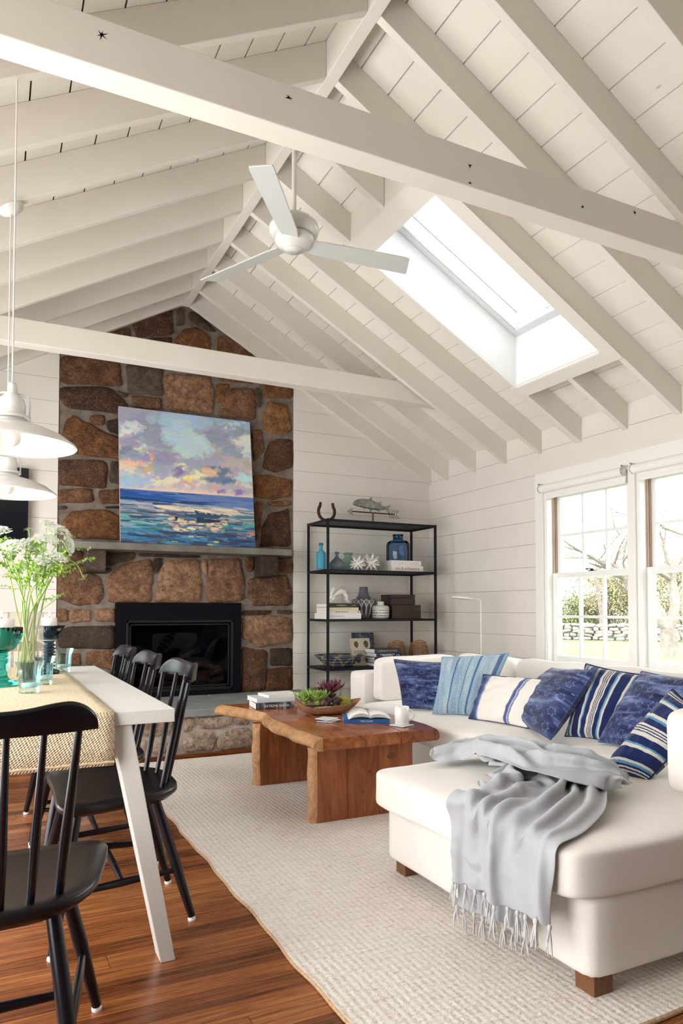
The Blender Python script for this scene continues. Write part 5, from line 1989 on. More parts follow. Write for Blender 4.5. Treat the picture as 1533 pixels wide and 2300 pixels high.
# ================================================================== DINING TABLE
WTAB = m_noisy('white_table_paint', (0.72, 0.71, 0.68), (0.76, 0.75, 0.725), 3, .35, stretch=(30, 1, 30), bstr=.03)
TX0, TX1, TY0, TY1, TZ = -.395, .507, 2.17, 4.02, .75
TC = Vector(((TX0 + TX1) / 2, (TY0 + TY1) / 2, 0))
dtab = thing('dining_table', 'white painted dining table with splayed legs', 'table', TC)
hw, hl = (TX1 - TX0) / 2, (TY1 - TY0) / 2
G().box(-hw, hw, -hl, hl, TZ - .040, TZ).obj('table_top', WTAB, dtab, bevel=.002)
for sy in (-1, 1):
    y0 = sy * (hl - .03)
    y1 = sy * (hl - .055)
    xb = .352 - TC.x
    G().prism([(-xb + .0, TZ - .0405), (xb, TZ - .0405), (xb + .016, TZ - .142), (-xb - .016, TZ - .142)], min(y0, y1), max(y0, y1), axis=1).obj('end_apron', WTAB, dtab, bevel=.002)
    for sx in (-1, 1):
        xi, xo = .322 - TC.x, .382 - TC.x
        bi, bo = .468 - TC.x, .512 - TC.x
        ya, yb = sorted((sy * (hl - .012), sy * (hl - .085)))
        ya2, yb2 = sorted((sy * (hl + .012), sy * (hl - .062)))
        g = G()
        vs = [(sx * xi, ya, TZ - .041), (sx * xo, ya, TZ - .041), (sx * xo, yb, TZ - .041), (sx * xi, yb, TZ - .041),
              (sx * bi, ya2, .0), (sx * bo, ya2, .0), (sx * bo, yb2, .0), (sx * bi, yb2, .0)]
        fs = [(0, 1, 2, 3), (7, 6, 5, 4), (0, 4, 5, 1), (1, 5, 6, 2), (2, 6, 7, 3), (3, 7, 4, 0)]
        g.add(vs, fs if sx < 0 else [f[::-1] for f in fs])
        g.obj('leg', WTAB, dtab, bevel=.003)
G().box(-.30, .30, -hl + .2, hl - .2, TZ - .11, TZ - .041).obj('under_rail', WTAB, dtab)

# ------------------------------------------------------------------ table runner
def weave_mat():
    m = pmat('jute_weave', (0.6, 0.45, 0.28), .95, spec=.1)
    nt = m.node_tree
    uv = nd(nt, 'ShaderNodeTexCoord').outputs['UV']
    s = nd(nt, 'ShaderNodeSeparateXYZ', {0: uv})
    a = mth(nt, 'MULTIPLY', s.outputs[0], 2 * PI * 62)
    b = mth(nt, 'MULTIPLY', s.outputs[1], 2 * PI * 190)
    w = mth(nt, 'MULTIPLY', mth(nt, 'SINE', mth(nt, 'ADD', a, mth(nt, 'MULTIPLY', b, .5))), mth(nt, 'SINE', b))
    n_ = noise(nt, nd(nt, 'ShaderNodeMapping', {'Vector': uv, 'Scale': (70, 260, 1)}).outputs[0], 1.0, 2)
    f = mth(nt, 'ADD', mth(nt, 'MULTIPLY', w, .20), n_)
    setc(m, ramp(nt, f, [(.20, (0.42, 0.25, 0.13)), (.36, (0.68, 0.52, 0.33)), (.52, (0.80, 0.67, 0.48)), (.75, (0.88, 0.79, 0.63))]))
    bump(m, mth(nt, 'ADD', w, mth(nt, 'MULTIPLY', n_, .6)), .6, .004)
    return m


RXa, RXb = -.225, .328
run = thing('table_runner', 'natural woven jute runner hanging over the near table end', 'table runner', (0, 0, TZ))
path = [(4.03 + .012, -.13), (4.03 + .012, -.03), (4.03 + .006, -.002), (4.01, .003)] + [(y, .003) for y in np.linspace(3.95, 2.24, 24)] + [(2.185, .003), (2.166, .001), (2.158, -.010), (2.154, -.04), (2.153, -.09), (2.152, -.150)]
PRn = np.zeros((len(path), 18, 3))
tot = 0
for i, (y, z) in enumerate(path):
    for j in range(18):
        x = RXa + (RXb - RXa) * j / 17
        PRn[i, j] = (x + .0015 * math.sin(i * 2.3 + j), y, z + .0005 * math.sin(j * 1.7 + i))
seglen = [0] + list(np.cumsum([math.hypot(path[i + 1][0] - path[i][0], path[i + 1][1] - path[i][1]) for i in range(len(path) - 1)]))
g = G()
n, m_ = PRn.shape[:2]
uvs = [(j / 17, seglen[i] / seglen[-1]) for i in range(n) for j in range(m_)]
g.add(PRn.reshape(-1, 3).tolist(), [(i * m_ + j, (i + 1) * m_ + j, (i + 1) * m_ + j + 1, i * m_ + j + 1) for i in range(n - 1) for j in range(m_ - 1)], True, uvs)
JUTE = weave_mat()
g.obj('woven_cloth', JUTE, run, solid=.005)
G().tube([(RXa + (RXb - RXa) * j / 30, 2.1505, -.140 + .001 * math.sin(j * 2)) for j in range(31)], .0038, 6).obj('hem', m_noisy('jute_hem', (0.55, 0.38, 0.20), (0.80, 0.68, 0.48), 120, .95), run)

# ================================================================== CHAIRS
CBLK = pmat('black_chair_paint', (0.0065, 0.0055, 0.009), .25, spec=.42)
CSEAT = pmat('black_seat_paint', (0.010, 0.008, 0.009), .30, spec=.35)
GLIDE = pmat('white_glide', (0.82, 0.82, 0.80), .4)


def make_chair(label, loc, rz):
    t = thing('dining_chair', label, 'chair', loc, rz, 'black spindle-back chairs around the table')
    half = [(0, -.215), (.10, -.209), (.17, -.180), (.222, -.115), (.252, 0), (.276, .10), (.284, .150), (.268, .186), (.20, .196), (.08, .190)]
    outl = [(x, y) for x, y in half] + [(-x, y) for x, y in half[1:][::-1]]
    outl = chaikin(outl, 1)
    rings = [(.90, .412), (1.0, .432), (1.0, .446), (.975, .4525), (.80, .449), (.45, .444)]
    vs = []
    for s_, z in rings:
        for x, y in outl:
            front = max(y, 0) * 2.2
            zz = z + (.004 * front if s_ < .9 else 0)
            vs.append((x * s_, y * s_, zz))
    n_ = len(outl)
    fs = []
    for k in range(len(rings) - 1):
        for i in range(n_):
            fs.append((k * n_ + i, k * n_ + (i + 1) % n_, (k + 1) * n_ + (i + 1) % n_, (k + 1) * n_ + i))
    fs.append(tuple(range(n_ - 1, -1, -1)))
    L = (len(rings) - 1) * n_
    fs.append(tuple(L + i for i in range(n_)))
    G().add(vs, fs, True).obj('seat', CSEAT, t)
    legs = {}
    for sx in (-1, 1):
        for nm, (tx, ty), (fx, fy) in (('f', (.165, .125), (.268, .207)), ('b', (.130, -.120), (.180, -.240))):
            a, b = Vector((sx * tx, ty, .425)), Vector((sx * fx, fy, .015))
            pts = [a.lerp(b, q) for q in (0, .3, .55, .85, 1)]
            lg = G().tube(pts, [.0155, .0175, .0185, .0145, .0125], 12).obj('leg', CBLK, t)
            G().lathe([(.0115, 0), (.013, .003), (.013, .010), (.006, .014)], 12, (b.x, b.y, 0)).obj('glide', GLIDE, lg)
            legs[sx, nm] = (a, b)
    mids = []
    for sx in (-1, 1):
        p = legs[sx, 'f'][0].lerp(legs[sx, 'f'][1], .62)
        q = legs[sx, 'b'][0].lerp(legs[sx, 'b'][1], .62)
        pts = [p.lerp(q, s_) for s_ in (0, .25, .5, .75, 1)]
        G().tube(pts, [.008, .0105, .0125, .0105, .008], 10).obj('stretcher', CBLK, t)
        mids.append(p.lerp(q, .5))
    pts = [mids[0].lerp(mids[1], s_) for s_ in (0, .25, .5, .75, 1)]
    G().tube(pts, [.008, .0105, .0125, .0105, .008], 10).obj('stretcher', CBLK, t)
    for i in range(6):
        u_ = -1 + 2 * i / 5
        bx, by = u_ * .142, -.190 + .045 * u_ * u_
        tx, ty = u_ * .172, -.268 + .055 * u_ * u_
        a, b = Vector((bx, by, .444)), Vector((tx, ty, .812))
        r_ = .0095 if abs(u_) > .9 else .008
        G().tube([a, a.lerp(b, .35), a.lerp(b, .7), b], [r_, r_ * 1.25, r_, r_ * .8], 10).obj('spindle', CBLK, t)
    # crest rail
    n_ = 47
    vs, fs = [], []
    for i in range(n_):
        u_ = -1 + 2 * i / (n_ - 1)
        u_ = math.copysign(1 - (1 - abs(u_)) ** 1.6, u_)
        x = u_ * .208
        y = -.272 + .058 * u_ * u_
        top = .856 + .011 * math.exp(-((abs(u_) - .68) / .30) ** 2) - .044 * (1 - math.sqrt(max(0, 1 - max(0, (abs(u_) - .70) / .30) ** 2)))
        bot = .806 - .002 * u_ * u_
        th = .0105
        tilt = .16
        for z, dy in ((bot, -th), (bot, th), ((bot + top) / 2, th), (top - .006, th), (top, th * .4), (top, -th * .4), (top - .006, -th), ((bot + top) / 2, -th)):
            vs.append((x, y + dy - (z - .80) * tilt, z))
    m2 = 8
    for i in range(n_ - 1):
        for j in range(m2):
            j2 = (j + 1) % m2
            fs.append((i * m2 + j, (i + 1) * m2 + j, (i + 1) * m2 + j2, i * m2 + j2))
    fs.append(tuple(range(m2)))
    fs.append(tuple((n_ - 1) * m2 + j for j in range(m2 - 1, -1, -1)))
    o = G().add(vs, fs, False).obj('crest_rail', CBLK, t)
    weld(o, 1e-6)
    for p in o.data.polygons:
        p.use_smooth = True
    md = o.modifiers.new('b', 'BEVEL')
    md.width = .003
    md.segments = 2
    md.limit_method = 'ANGLE'
    return t


ch0 = make_chair('black spindle-back chair in the foreground at the head of the table', (-.004, 1.775, 0), 0)
copy_thing(ch0, 'black spindle-back chair nearest the camera on the rug side of the table', (.385, 2.587, 0), PI / 2)
copy_thing(ch0, 'middle black spindle-back chair on the rug side of the table', (.385, 3.172, 0), PI / 2)
copy_thing(ch0, 'black spindle-back chair nearest the hearth on the rug side of the table', (.385, 3.752, 0), PI / 2)
copy_thing(ch0, 'black spindle-back chair at the far head of the table, mostly hidden', (.085, 4.36, 0), PI)

# ================================================================== ON THE TABLE
ZD = TZ + .0062


def td(px, py):
    return on(px, py, 2, ZD)


def tint_glass(name, col, trans=.85, rough=.04):
    m = pmat(name, col, rough, trans=trans, ior=1.3)
    return m


AQUA = thin_glass('aqua_glass', (0.86, 0.955, 0.955), .025)
CLEAR = thin_glass('clear_glass', (0.985, 0.99, 0.988), .02)
WAX = pmat('candle_wax', (0.86, 0.80, 0.76), .5)
bs(WAX).inputs['Subsurface Weight'].default_value = .2
FLAME = pmat('flame', (1, .7, .3), .5, emis=(1.0, 0.62, 0.25), estr=8)


def tumbler(label, p, s_=1.0):
    t = thing('glass_tumbler', label, 'glass', p, 0, 'aqua glass tumblers on the runner')
    pr = [(.034, 0), (.036, .006), (.033, .012), (.035, .05), (.038, .082), (.049, .110), (.0475, .110), (.036, .082), (.0325, .05), (.030, .020), (.0, .016)]
    seg = 16
    g = G()
    g.lathe([(r * s_, z * s_) for r, z in pr], seg, smooth=False, cap=True)
    g.obj('glass_body', AQUA, t)
    for k in range(8):
        a = k * PI / 4 + PI / 8
        G().tube([(.0345 * s_ * math.cos(a), .0345 * s_ * math.sin(a), .014 * s_), (.0375 * s_ * math.cos(a), .0375 * s_ * math.sin(a), .078 * s_)], .0022, 5).obj('flute', AQUA, t)
    G().lathe([(.0, .020), (.026, .020), (.026, .034), (.0, .034)], 16, cap=False).obj('tealight', pmat('tealight', (0.72, 0.80, 0.80), .5), t)
    return t


tumbler('aqua glass tumbler nearest the camera on the runner', td(66, 1556))
tumbler('aqua glass tumbler between the nearest tumbler and the dark candleholder', td(97, 1537))
tumbler('aqua glass tumbler behind the dark candleholder foot', Vector((.314, 3.625, ZD)))

# teal candleholder
TEAL = pmat('teal_glass', (0.05, 0.50, 0.42), .05, trans=.85, ior=1.3)
TEAL2 = thin_glass('teal_glass_ribs', (0.30, 0.66, 0.62), .05)
p = td(1, 1541)
tc_ = thing('candleholder', 'teal ribbed glass candleholder on the runner', 'candleholder', p)
G().lathe([(0, 0), (.062, 0), (.064, .008), (.058, .016), (.034, .024), (.024, .04), (.022, .085), (.030, .092), (.030, .102), (.022, .108), (.030, .114), (.028, .124), (.018, .128)], 28).obj('stem', TEAL, tc_)
nr_ = 96
vs = []
pr = [(.018, .126), (.045, .140), (.066, .165), (.075, .195), (.076, .225)]
g = G()
P_ = np.zeros((nr_, len(pr) * 2, 3))
for i in range(nr_):
    a = 2 * PI * i / nr_
    k = 1 + .018 * math.cos(a * 24)
    for j, (r_, z_) in enumerate(pr + [(r - .004, z + .003) for r, z in pr[::-1]]):
        P_[i, j] = (r_ * k * math.cos(a), r_ * k * math.sin(a), z_)
G().grid(P_, closed_u=True, uv=False).obj('ribbed_cup', TEAL2, tc_)


def candle(label, p, r, h):
    c_ = thing('pillar_candle', label, 'candle', p)
    G().lathe([(0, 0), (r, 0), (r, h - .003), (r * .95, h), (r * .4, h - .004), (0, h - .006)], 28, cap=False).obj('wax', WAX, c_)
    G().tube([(0, 0, h - .006), (0.001, 0, h + .008)], .0012, 5).obj('wick', BLACKM, c_)
    G().lathe([(0, .0), (.0035, .004), (.0045, .010), (.003, .020), (0, .030)], 10, (0, 0, h + .006), cap=False).obj('flame', FLAME, c_)
    return c_


candle('lit white pillar candle in the teal candleholder', p + Vector((0, 0, .142)), .046, .118)
# dark blue candleholder
NAVG = pmat('navy_glass', (0.012, 0.035, 0.055), .06, trans=.25, ior=1.4)
NAVT = thin_glass('smoke_glass', (0.22, 0.36, 0.42), .05)
p = td(109, 1513)
dc = thing('candleholder', 'dark blue glass candleholder with a turned stem on the runner', 'candleholder', p)
prf = [(0, 0), (.046, 0), (.050, .006), (.046, .016), (.024, .022), (.019, .028)]
z = .028
for k in range(7):
    prf += [(.019, z), (.029, z + .006), (.029, z + .010), (.019, z + .016)]
    z += .016
prf += [(.022, z + .004)]
G().lathe(prf, 28).obj('turned_stem', NAVG, dc)
G().lathe([(.022, z + .004), (.040, z + .022), (.042, z + .040), (.072, z + .082), (.070, z + .082), (.039, z + .040), (.036, z + .024), (0, z + .012)], 28, cap=False).obj('flared_cup', NAVT, dc)
candle('lit white pillar candle in the dark blue candleholder', p + Vector((0, 0, z + .0135)), .034, .105)

# vase and white lace flowers
p = td(54, 1534) + Vector((.008, .11, 0))
vase = thing('glass_vase', 'clear glass cylinder vase holding white lace flowers', 'vase', p)
VP = p
G().lathe([(0, 0), (.068, 0), (.070, .004), (.070, .285), (.0675, .285), (.0675, .010), (0, .010)], 32, cap=False).obj('glass_body', CLEAR, vase)
G().lathe([(0, .011), (.067, .011), (.067, .205), (0, .205)], 32, cap=False).obj('water', thin_glass('water', (0.995, 1.0, 0.995), .004), vase)
STEM = m_noisy('flower_stem', (0.20, 0.33, 0.06), (0.36, 0.50, 0.13), 30, .5)
PETAL = pmat('white_petal', (0.86, 0.875, 0.80), .7)
PETG = pmat('green_bud', (0.55, 0.66, 0.25), .7)
FERN = m_noisy('ferny_leaf', (0.17, 0.34, 0.035), (0.38, 0.56, 0.10), 40, .6)


def umbel(g, gr, c, nrm, R_, r, nf=46):
    R_ *= 1.15
    nrm = nrm.normalized()
    a = nrm.cross(Vector((0, 0, 1)))
    if a.length < .1:
        a = Vector((1, 0, 0))
    a.normalize()
    b = nrm.cross(a)
    for i in range(nf):
        th = i * 2.39996
        rad = math.sqrt((i + .5) / nf)
        q = c + (a * math.cos(th) + b * math.sin(th)) * (R_ * rad) + nrm * (R_ * .38 * (1 - rad * rad)) + Vector((r.gauss(0, .003), r.gauss(0, .003), r.gauss(0, .003)))
        if i % 5 == 0:
            gr.tube([c - nrm * R_ * .35, q], .0007, 3, cap=False)
        for k in range(5):
            t = k * 1.2566 + r.uniform(0, 1)
            d1 = (a * math.cos(t) + b * math.sin(t) + nrm * r.uniform(-.2, .5)).normalized()
            d2 = d1.cross(nrm).normalized()
            L = R_ * r.uniform(.16, .26)
            g.add([q, q + d1 * L * .6 + d2 * L * .4, q + d1 * L, q + d1 * L * .6 - d2 * L * .4], [(0, 1, 2, 3)])


def fern(g, p0, p1, r, n_=7, s_=.020):
    d = (p1 - p0)
    for i in range(n_):
        q = p0.lerp(p1, (i + 1) / n_)
        for _ in range(6):
            a = Vector((r.gauss(0, 1), r.gauss(0, 1), r.gauss(0, .6))).normalized()
            b = a.cross(Vector((r.gauss(0, 1), r.gauss(0, 1), r.gauss(0, 1)))).normalized()
            L = s_ * r.uniform(.6, 1.2)
            w_ = L * .20
            g.add([q, q + a * L * .5 + b * w_, q + a * L, q + a * L * .5 - b * w_], [(0, 1, 2, 3)])
            q2 = q + a * L * .5
            for sg in (-1, 1):
                e = (a * .5 + b * sg).normalized()
                g.add([q2, q2 + e * L * .28 + a * w_ * .5, q2 + e * L * .5, q2 + e * L * .28 - a * w_ * .5], [(0, 1, 2, 3)])


heads = [  # px, py of the head, depth offset, size, droop
    (128, 1192, .02, .050, 0), (152, 1222, .00, .040, .3), (104, 1212, -.03, .045, 0), (60, 1222, .05, .042, 0), (30, 1226, -.05, .040, 0), (126, 1254, -.06, .040, 0),
    (-4, 1196, .02, .045, 0), (64, 1190, .06, .016, 0), (186, 1296, -.02, .020, 1.0), (12, 1246, .00, .038, 0), (96, 1262, -.05, .030, 0), (44, 1278, .08, .030, 0), (84, 1236, .03, .034, 0), (104, 1176, .05, .028, 0)]
lb = {2: 'white lace flower left of the largest one', 3: 'white lace flower over the right edge of the television', 4: 'white lace flower in front of the television, lower left', 5: 'white lace flower just below the largest one', 9: 'white lace flower low at the left of the bouquet', 10: 'small white lace flower low in front of the stems', 11: 'small white lace flower deep among the leaves', 12: 'white lace flower at the middle of the bouquet', 13: 'slim white lace flower at the very top of the bouquet', 7: 'small unopened white lace flower standing apart above the vase', 8: 'drooping lace flower bud arching right from the vase', 0: 'largest white lace flower, upper right of the bouquet', 1: 'white lace flower nodding at the right edge of the bouquet', 6: 'white lace flower at the far left of the bouquet, cut by the frame'}
for i, (hx_, hy_, dy, R_, droop) in enumerate(heads):
    r = random.Random(50 + i)
    h = on(hx_, hy_, 1, VP.y + dy)
    t = thing('lace_flower', lb.get(i, 'white lace flower on a tall green stem in the glass vase'), 'flower', VP, 0, 'white lace flowers in the vase')
    base = Vector((r.uniform(-.035, .035), r.uniform(-.035, .035), .014))
    hl_ = h - VP
    rim = Vector((hl_.x * .28 + r.uniform(-.02, .02), hl_.y * .28 + r.uniform(-.02, .02), .275))
    rimr = math.hypot(rim.x, rim.y)
    if rimr > .058:
        rim.x *= .058 / rimr
        rim.y *= .058 / rimr
    if droop > .5:
        apex = Vector((hl_.x * .62, hl_.y * .7, hl_.z + .075))
        ctrl = [base, rim, Vector((hl_.x * .42, hl_.y * .5, hl_.z + .03)), apex, Vector((hl_.x * .88, hl_.y * .9, hl_.z + .055)), hl_]
    else:
        ctrl = [base, rim, rim.lerp(hl_, .45) + Vector((r.gauss(0, .012), r.gauss(0, .012), 0)), rim.lerp(hl_, .8) + Vector((r.gauss(0, .010), 0, 0)), hl_]
    # smooth the path
    cc = np.array([list(c) for c in ctrl])
    tt = np.linspace(0, len(cc) - 1, 16)
    pts = []
    for q in tt:
        k = min(int(q), len(cc) - 2)
        f = q - k
        p0, p1, p2, p3 = cc[max(k - 1, 0)], cc[k], cc[k + 1], cc[min(k + 2, len(cc) - 1)]
        pts.append(Vector(.5 * ((2 * p1) + (-p0 + p2) * f + (2 * p0 - 5 * p1 + 4 * p2 - p3) * f * f + (-p0 + 3 * p1 - 3 * p2 + p3) * f ** 3)))
    G().tube(pts, [.0035 - .0018 * k / 15 for k in range(16)], 6).obj('stem', STEM, t)
    gu, gr_ = G(), G()
    nrm = Vector((hl_.x * .6, hl_.y * .6 - .1, .25)) if droop < .5 else Vector((.5, -.2, -.8))
    if droop and droop < .5:
        nrm = Vector((.6, -.3, .15))
    umbel(gu, gr_, pts[-1], nrm, R_, r, 72 if R_ > .025 else 22)
    gu.obj('umbel', PETAL if i not in (7, 8) else PETG, t)
    gr_.obj('umbel_rays', STEM, t, kind='stuff')
    gf = G()
    for k in (8, 9, 10, 11, 12):
        e = pts[k] + Vector((r.gauss(0, .05), r.gauss(0, .04), r.uniform(.0, .05)))
        fern(gf, pts[k], e, r, 4, .018)
    gf.obj('ferny_leaves', FERN, t, kind='stuff')
# extra trailing fern at the right of the vase
t = thing('fern_sprig', 'green ferny sprig hanging right of the glass vase', 'leaf sprig', VP)
r = random.Random(99)
gf = G()
s0 = Vector((.03, .0, .02))
e0 = on(140, 1335, 1, VP.y) - VP
e1 = on(120, 1275, 1, VP.y) - VP
e2 = on(160, 1270, 1, VP.y - .02) - VP
G().tube([s0, Vector((.05, 0, .285)), e0.lerp(Vector((.05, 0, .285)), .4), e0], .0016, 5).obj('stem', STEM, t)
fern(gf, Vector((.055, 0, .33)), e0, r, 6, .016)
fern(gf, Vector((.05, 0, .36)), e1, r, 7, .022)
fern(gf, e1, e2, r, 6, .022)
gf.obj('ferny_leaves', FERN, t, kind='stuff')
# ================================================================== SHELF UNIT
SX0, SX1, SY0, SY1 = 2.535, 3.635, 5.395, 5.825
SO2 = Vector(((SX0 + SX1) / 2, (SY0 + SY1) / 2, 0))
etag = thing('metal_shelf', 'tall open black metal shelf unit against the white wall', 'shelf', SO2)
T2 = Matrix.Translation(-SO2)
SZ = [.13, .555, .972, 1.395, 1.822]
b = .019
for x in (SX0, SX1 - b):
    for y in (SY0, SY1 - b):
        G().box(x, x + b, y, y + b, 0, SZ[-1] + .003, T2).obj('post', BLACKM, etag, bevel=.001)
for z in SZ:
    o = G().box(SX0 + .001, SX1 - .001, SY0 + .002, SY1 - .002, z - .006, z, T2).obj('shelf_plate', BLACKM, etag)
    for q in ((SX0 + b, SX1 - b, SY0, SY0 + .014), (SX0 + b, SX1 - b, SY1 - .014, SY1), (SX0, SX0 + .014, SY0 + b, SY1 - b), (SX1 - .014, SX1, SY0 + b, SY1 - b)):
        G().box(*q, z - .020, z - .0062, T2).obj('shelf_rail', BLACKM, o)


def sh(px, Y, lev):
    """point on shelf level lev, at depth Y, in the pixel column px"""
    q = on(px, 1380, 1, Y)
    return Vector((q.x, Y, SZ[lev] + .0006))


def vessel(name, label, cat, p, prof, mat_, seg=28, part='body', group=None):
    t = thing(name, label, cat, p, 0, group)
    G().lathe(prof, seg, cap=False).obj(part, mat_, t)
    return t


def frosted(name, col, trans=.55, rough=.35):
    return pmat(name, col, rough, trans=trans, ior=1.25)


bg_ = 'glass bottles on the second shelf'
x6 = lambda x: 680 + x / 4.945
t = vessel('glass_bottle', 'slim bright blue glass bottle with a flared lip', 'bottle', sh(x6(200), 5.47, 3), [(0, 0), (.038, 0), (.041, .006), (.042, .125), (.038, .142), (.020, .158), (.0145, .170), (.0145, .205)], frosted('turquoise_glass', (0.11, 0.50, 0.70)), part='bottle_body', group=bg_)
G().lathe([(.0145, .203), (.020, .207), (.020, .222), (.013, .224), (.011, .205)], 24, cap=False).obj('lip', frosted('turquoise_lip', (0.05, 0.30, 0.52)), t)
t = vessel('glass_bottle', 'round smoky blue bottle with a short neck', 'bottle', sh(x6(378), 5.55, 3), [(0, 0), (.035, 0), (.060, .014), (.069, .040), (.064, .066), (.044, .088), (.020, .108), (.014, .125), (.014, .145)], frosted('smoke_blue_glass', (0.27, 0.32, 0.41)), part='bottle_body', group=bg_)
G().lathe([(.014, .143), (.019, .147), (.019, .160), (.012, .161)], 24, cap=False).obj('lip', frosted('smoke_lip', (0.22, 0.26, 0.32)), t)
t = vessel('glass_bottle', 'wide sea-green bottle behind the smoky blue one', 'bottle', sh(x6(500), 5.70, 3), [(0, 0), (.058, 0), (.064, .010), (.066, .085), (.058, .108), (.036, .120), (.033, .135), (.033, .150)], frosted('sea_green_glass', (0.38, 0.56, 0.49)), part='bottle_body', group=bg_)
G().lathe([(.033, .150), (.043, .156), (.043, .168), (.031, .170)], 24, cap=False).obj('lip', frosted('sea_lip', (0.28, 0.44, 0.38)), t)


def urchin(label, p, R_, seed):
    t = thing('urchin_ornament', label, 'ornament', p, 0, 'spiky white ornaments')
    m = pmat('white_ceramic', (0.78, 0.76, 0.71), .45)
    c = Vector((0, 0, R_ * .80))
    pr = [(math.sin(a) * R_ * .52, -math.cos(a) * R_ * .52) for a in np.linspace(0, PI, 12)]
    G().lathe(pr, 18, c, cap=False).obj('core', m, t)
    r = random.Random(seed)
    n_ = 30
    sp = G()
    for i in range(n_):
        z = 1 - 2 * (i + .5) / n_
        a = i * 2.39996
        s_ = math.sqrt(1 - z * z)
        d = Vector((s_ * math.cos(a), s_ * math.sin(a), z))
        L = R_ * r.uniform(.92, 1.08)
        e = c + d * L
        if e.z < .004:
            k = (c.z - .004) / (c.z - e.z)
            e = c + d * L * k
        sp.tube([c + d * R_ * .42, e], [R_ * .17, R_ * .045], 7)
    sp.obj('spines', m, t, kind='stuff')
    return t


urchin('smaller spiky white urchin ornament on the second shelf', sh(x6(608), 5.47, 3), .071, 1)
urchin('larger spiky white urchin ornament on the second shelf', sh(x6(753), 5.49, 3), .084, 2)
RED_T = pmat('red_print', (0.42, 0.03, 0.07), .6)
PINK_T = pmat('pale_pink_print', (0.72, 0.62, 0.56), .6)
DK_T = pmat('dark_print', (0.08, 0.08, 0.08), .6)
GOLD_T = pmat('gold_print', (0.55, 0.38, 0.20), .5)
bx = (sh(x6(985), 5.46, 3).x + sh(x6(1335), 5.46, 3).x) / 2
wB = sh(x6(1335), 5.46, 3).x - sh(x6(985), 5.46, 3).x
book('shelf_book', 'white book with red spine lettering under another white book', (bx, 5.58, SZ[3] + .0006), 0, wB, .24, .052, WCOVER, 'arts & architecture', RED_T, .040, group='books on the shelf unit', squeeze=.82)
book('shelf_book', 'cream book with pale pink lettering under the blue jar', (bx - .012, 5.58, SZ[3] + .053), 0, wB - .02, .24, .046, WCOVER, 'RAJASTHAN', PINK_T, .040, group='books on the shelf unit', squeeze=1.2)
BLJ = thin_glass('blue_jar_glass', (0.36, 0.52, 0.72), .07)
t = vessel('glass_jar', 'large blue glass jar standing on two white books', 'jar', Vector((on(x6(1056), 1300, 1, 5.58).x, 5.58, SZ[3] + .0998)), [(0, 0), (.100, 0), (.108, .006), (.110, .014), (.110, .150), (.104, .170), (.085, .184), (.056, .190)], BLJ, 36, 'jar_body')
G().lathe([(.056, .190), (.048, .196), (.047, .225), (.050, .245), (.046, .246), (.043, .225), (.044, .200)], 32, cap=False).obj('neck', BLJ, t)

# third shelf
bl = [('thick white art book at the bottom of the left stack', .050, WCOVER, [(-.40, .0, .5, .012)], pmat('grey_print', (0.5, 0.5, 0.5), .6), .022, .0, .0), ('cream book with a red dot, second from the bottom of the left stack', .022, pmat('ivory_cover', (0.76, 0.72, 0.60), .5), [(-.28, .12, .5, .009)], DK_T, .013, -.03, 0), ('yellow-cream book, third from the bottom of the left stack', .025, pmat('yellow_cream_cover', (0.74, 0.67, 0.44), .5), 'THE STYLING LIFE', GOLD_T, .018, -.045, 0), ('dark grey book on top of the left stack under the rabbit', .036, pmat('charcoal_cover', (0.030, 0.028, 0.026), .5), [(-.22, .08, .5, .006), (.3, .42, .5, .005)], pmat('pale_print', (.6, .58, .52), .6), .014, -.05, 0)]
z = SZ[2] + .0006
xa, xb2 = sh(x6(282), 5.43, 2).x, sh(x6(668), 5.43, 2).x
for lab, th, cv, tx, tm, ts, dx, rz in bl:
    w_ = (xb2 - xa) + dx
    book('shelf_book', lab, (xa + w_ / 2 - .0 + (-.02 if dx == 0 else 0), 5.555, z), rz, w_, .25, th, cv, tx, tm, ts, group='books on the shelf unit')
    if 'red dot' in lab:
        bk_ = [o_ for o_ in bpy.data.objects if o_.get('label') == lab][0]
        G().lathe([(.006, 0), (.006, .0006)], 14, M=Matrix.Translation((w_ * .44, -.1272, th / 2)) @ Matrix.Rotation(PI / 2, 4, 'X')).obj('dot_print', RED_T, bk_)
    z += th + .0006
# rabbit figurine
RBM = pmat('rabbit_ceramic', (0.80, 0.775, 0.72), .35)
rab = thing('rabbit_figurine', 'white ceramic leaping rabbit on the left book stack', 'figurine', (sh(x6(395), 5.50, 2).x, 5.50, z))
g = G()
body = [(-.050, 0, .062), (-.030, 0, .074), (-.005, 0, .090), (.025, 0, .102), (.052, 0, .094), (.070, 0, .070)]
g.tube(body, [.014, .021, .025, .028, .027, .016], 14)
g.tube([(-.045, 0, .062), (-.065, 0, .054), (-.084, 0, .040), (-.094, 0, .034)], [.015, .018, .016, .008], 12)
for s_ in (-1, 1):
    g.tube([(-.068, s_ * .007, .058), (-.064, s_ * .012, .088), (-.052, s_ * .014, .122), (-.046, s_ * .013, .138)], [.007, .010, .009, .005], 8)
    g.tube([(-.040, s_ * .012, .052), (-.062, s_ * .014, .026), (-.088, s_ * .014, .008), (-.104, s_ * .014, .005)], [.011, .008, .006, .005], 8)
    g.tube([(.056, s_ * .014, .076), (.074, s_ * .018, .050), (.070, s_ * .018, .030), (.090, s_ * .018, .008), (.104, s_ * .018, .005)], [.018, .014, .009, .006, .005], 8)
g.tube([(.062, 0, .098), (.070, 0, .108), (.076, 0, .106)], [.006, .009, .004], 8)
o = g.obj('rabbit_body', RBM, rab)
md = o.modifiers.new('r', 'REMESH')
md.mode = 'VOXEL'
md.voxel_size = .0028
md = o.modifiers.new('s', 'SMOOTH')
md.iterations = 4
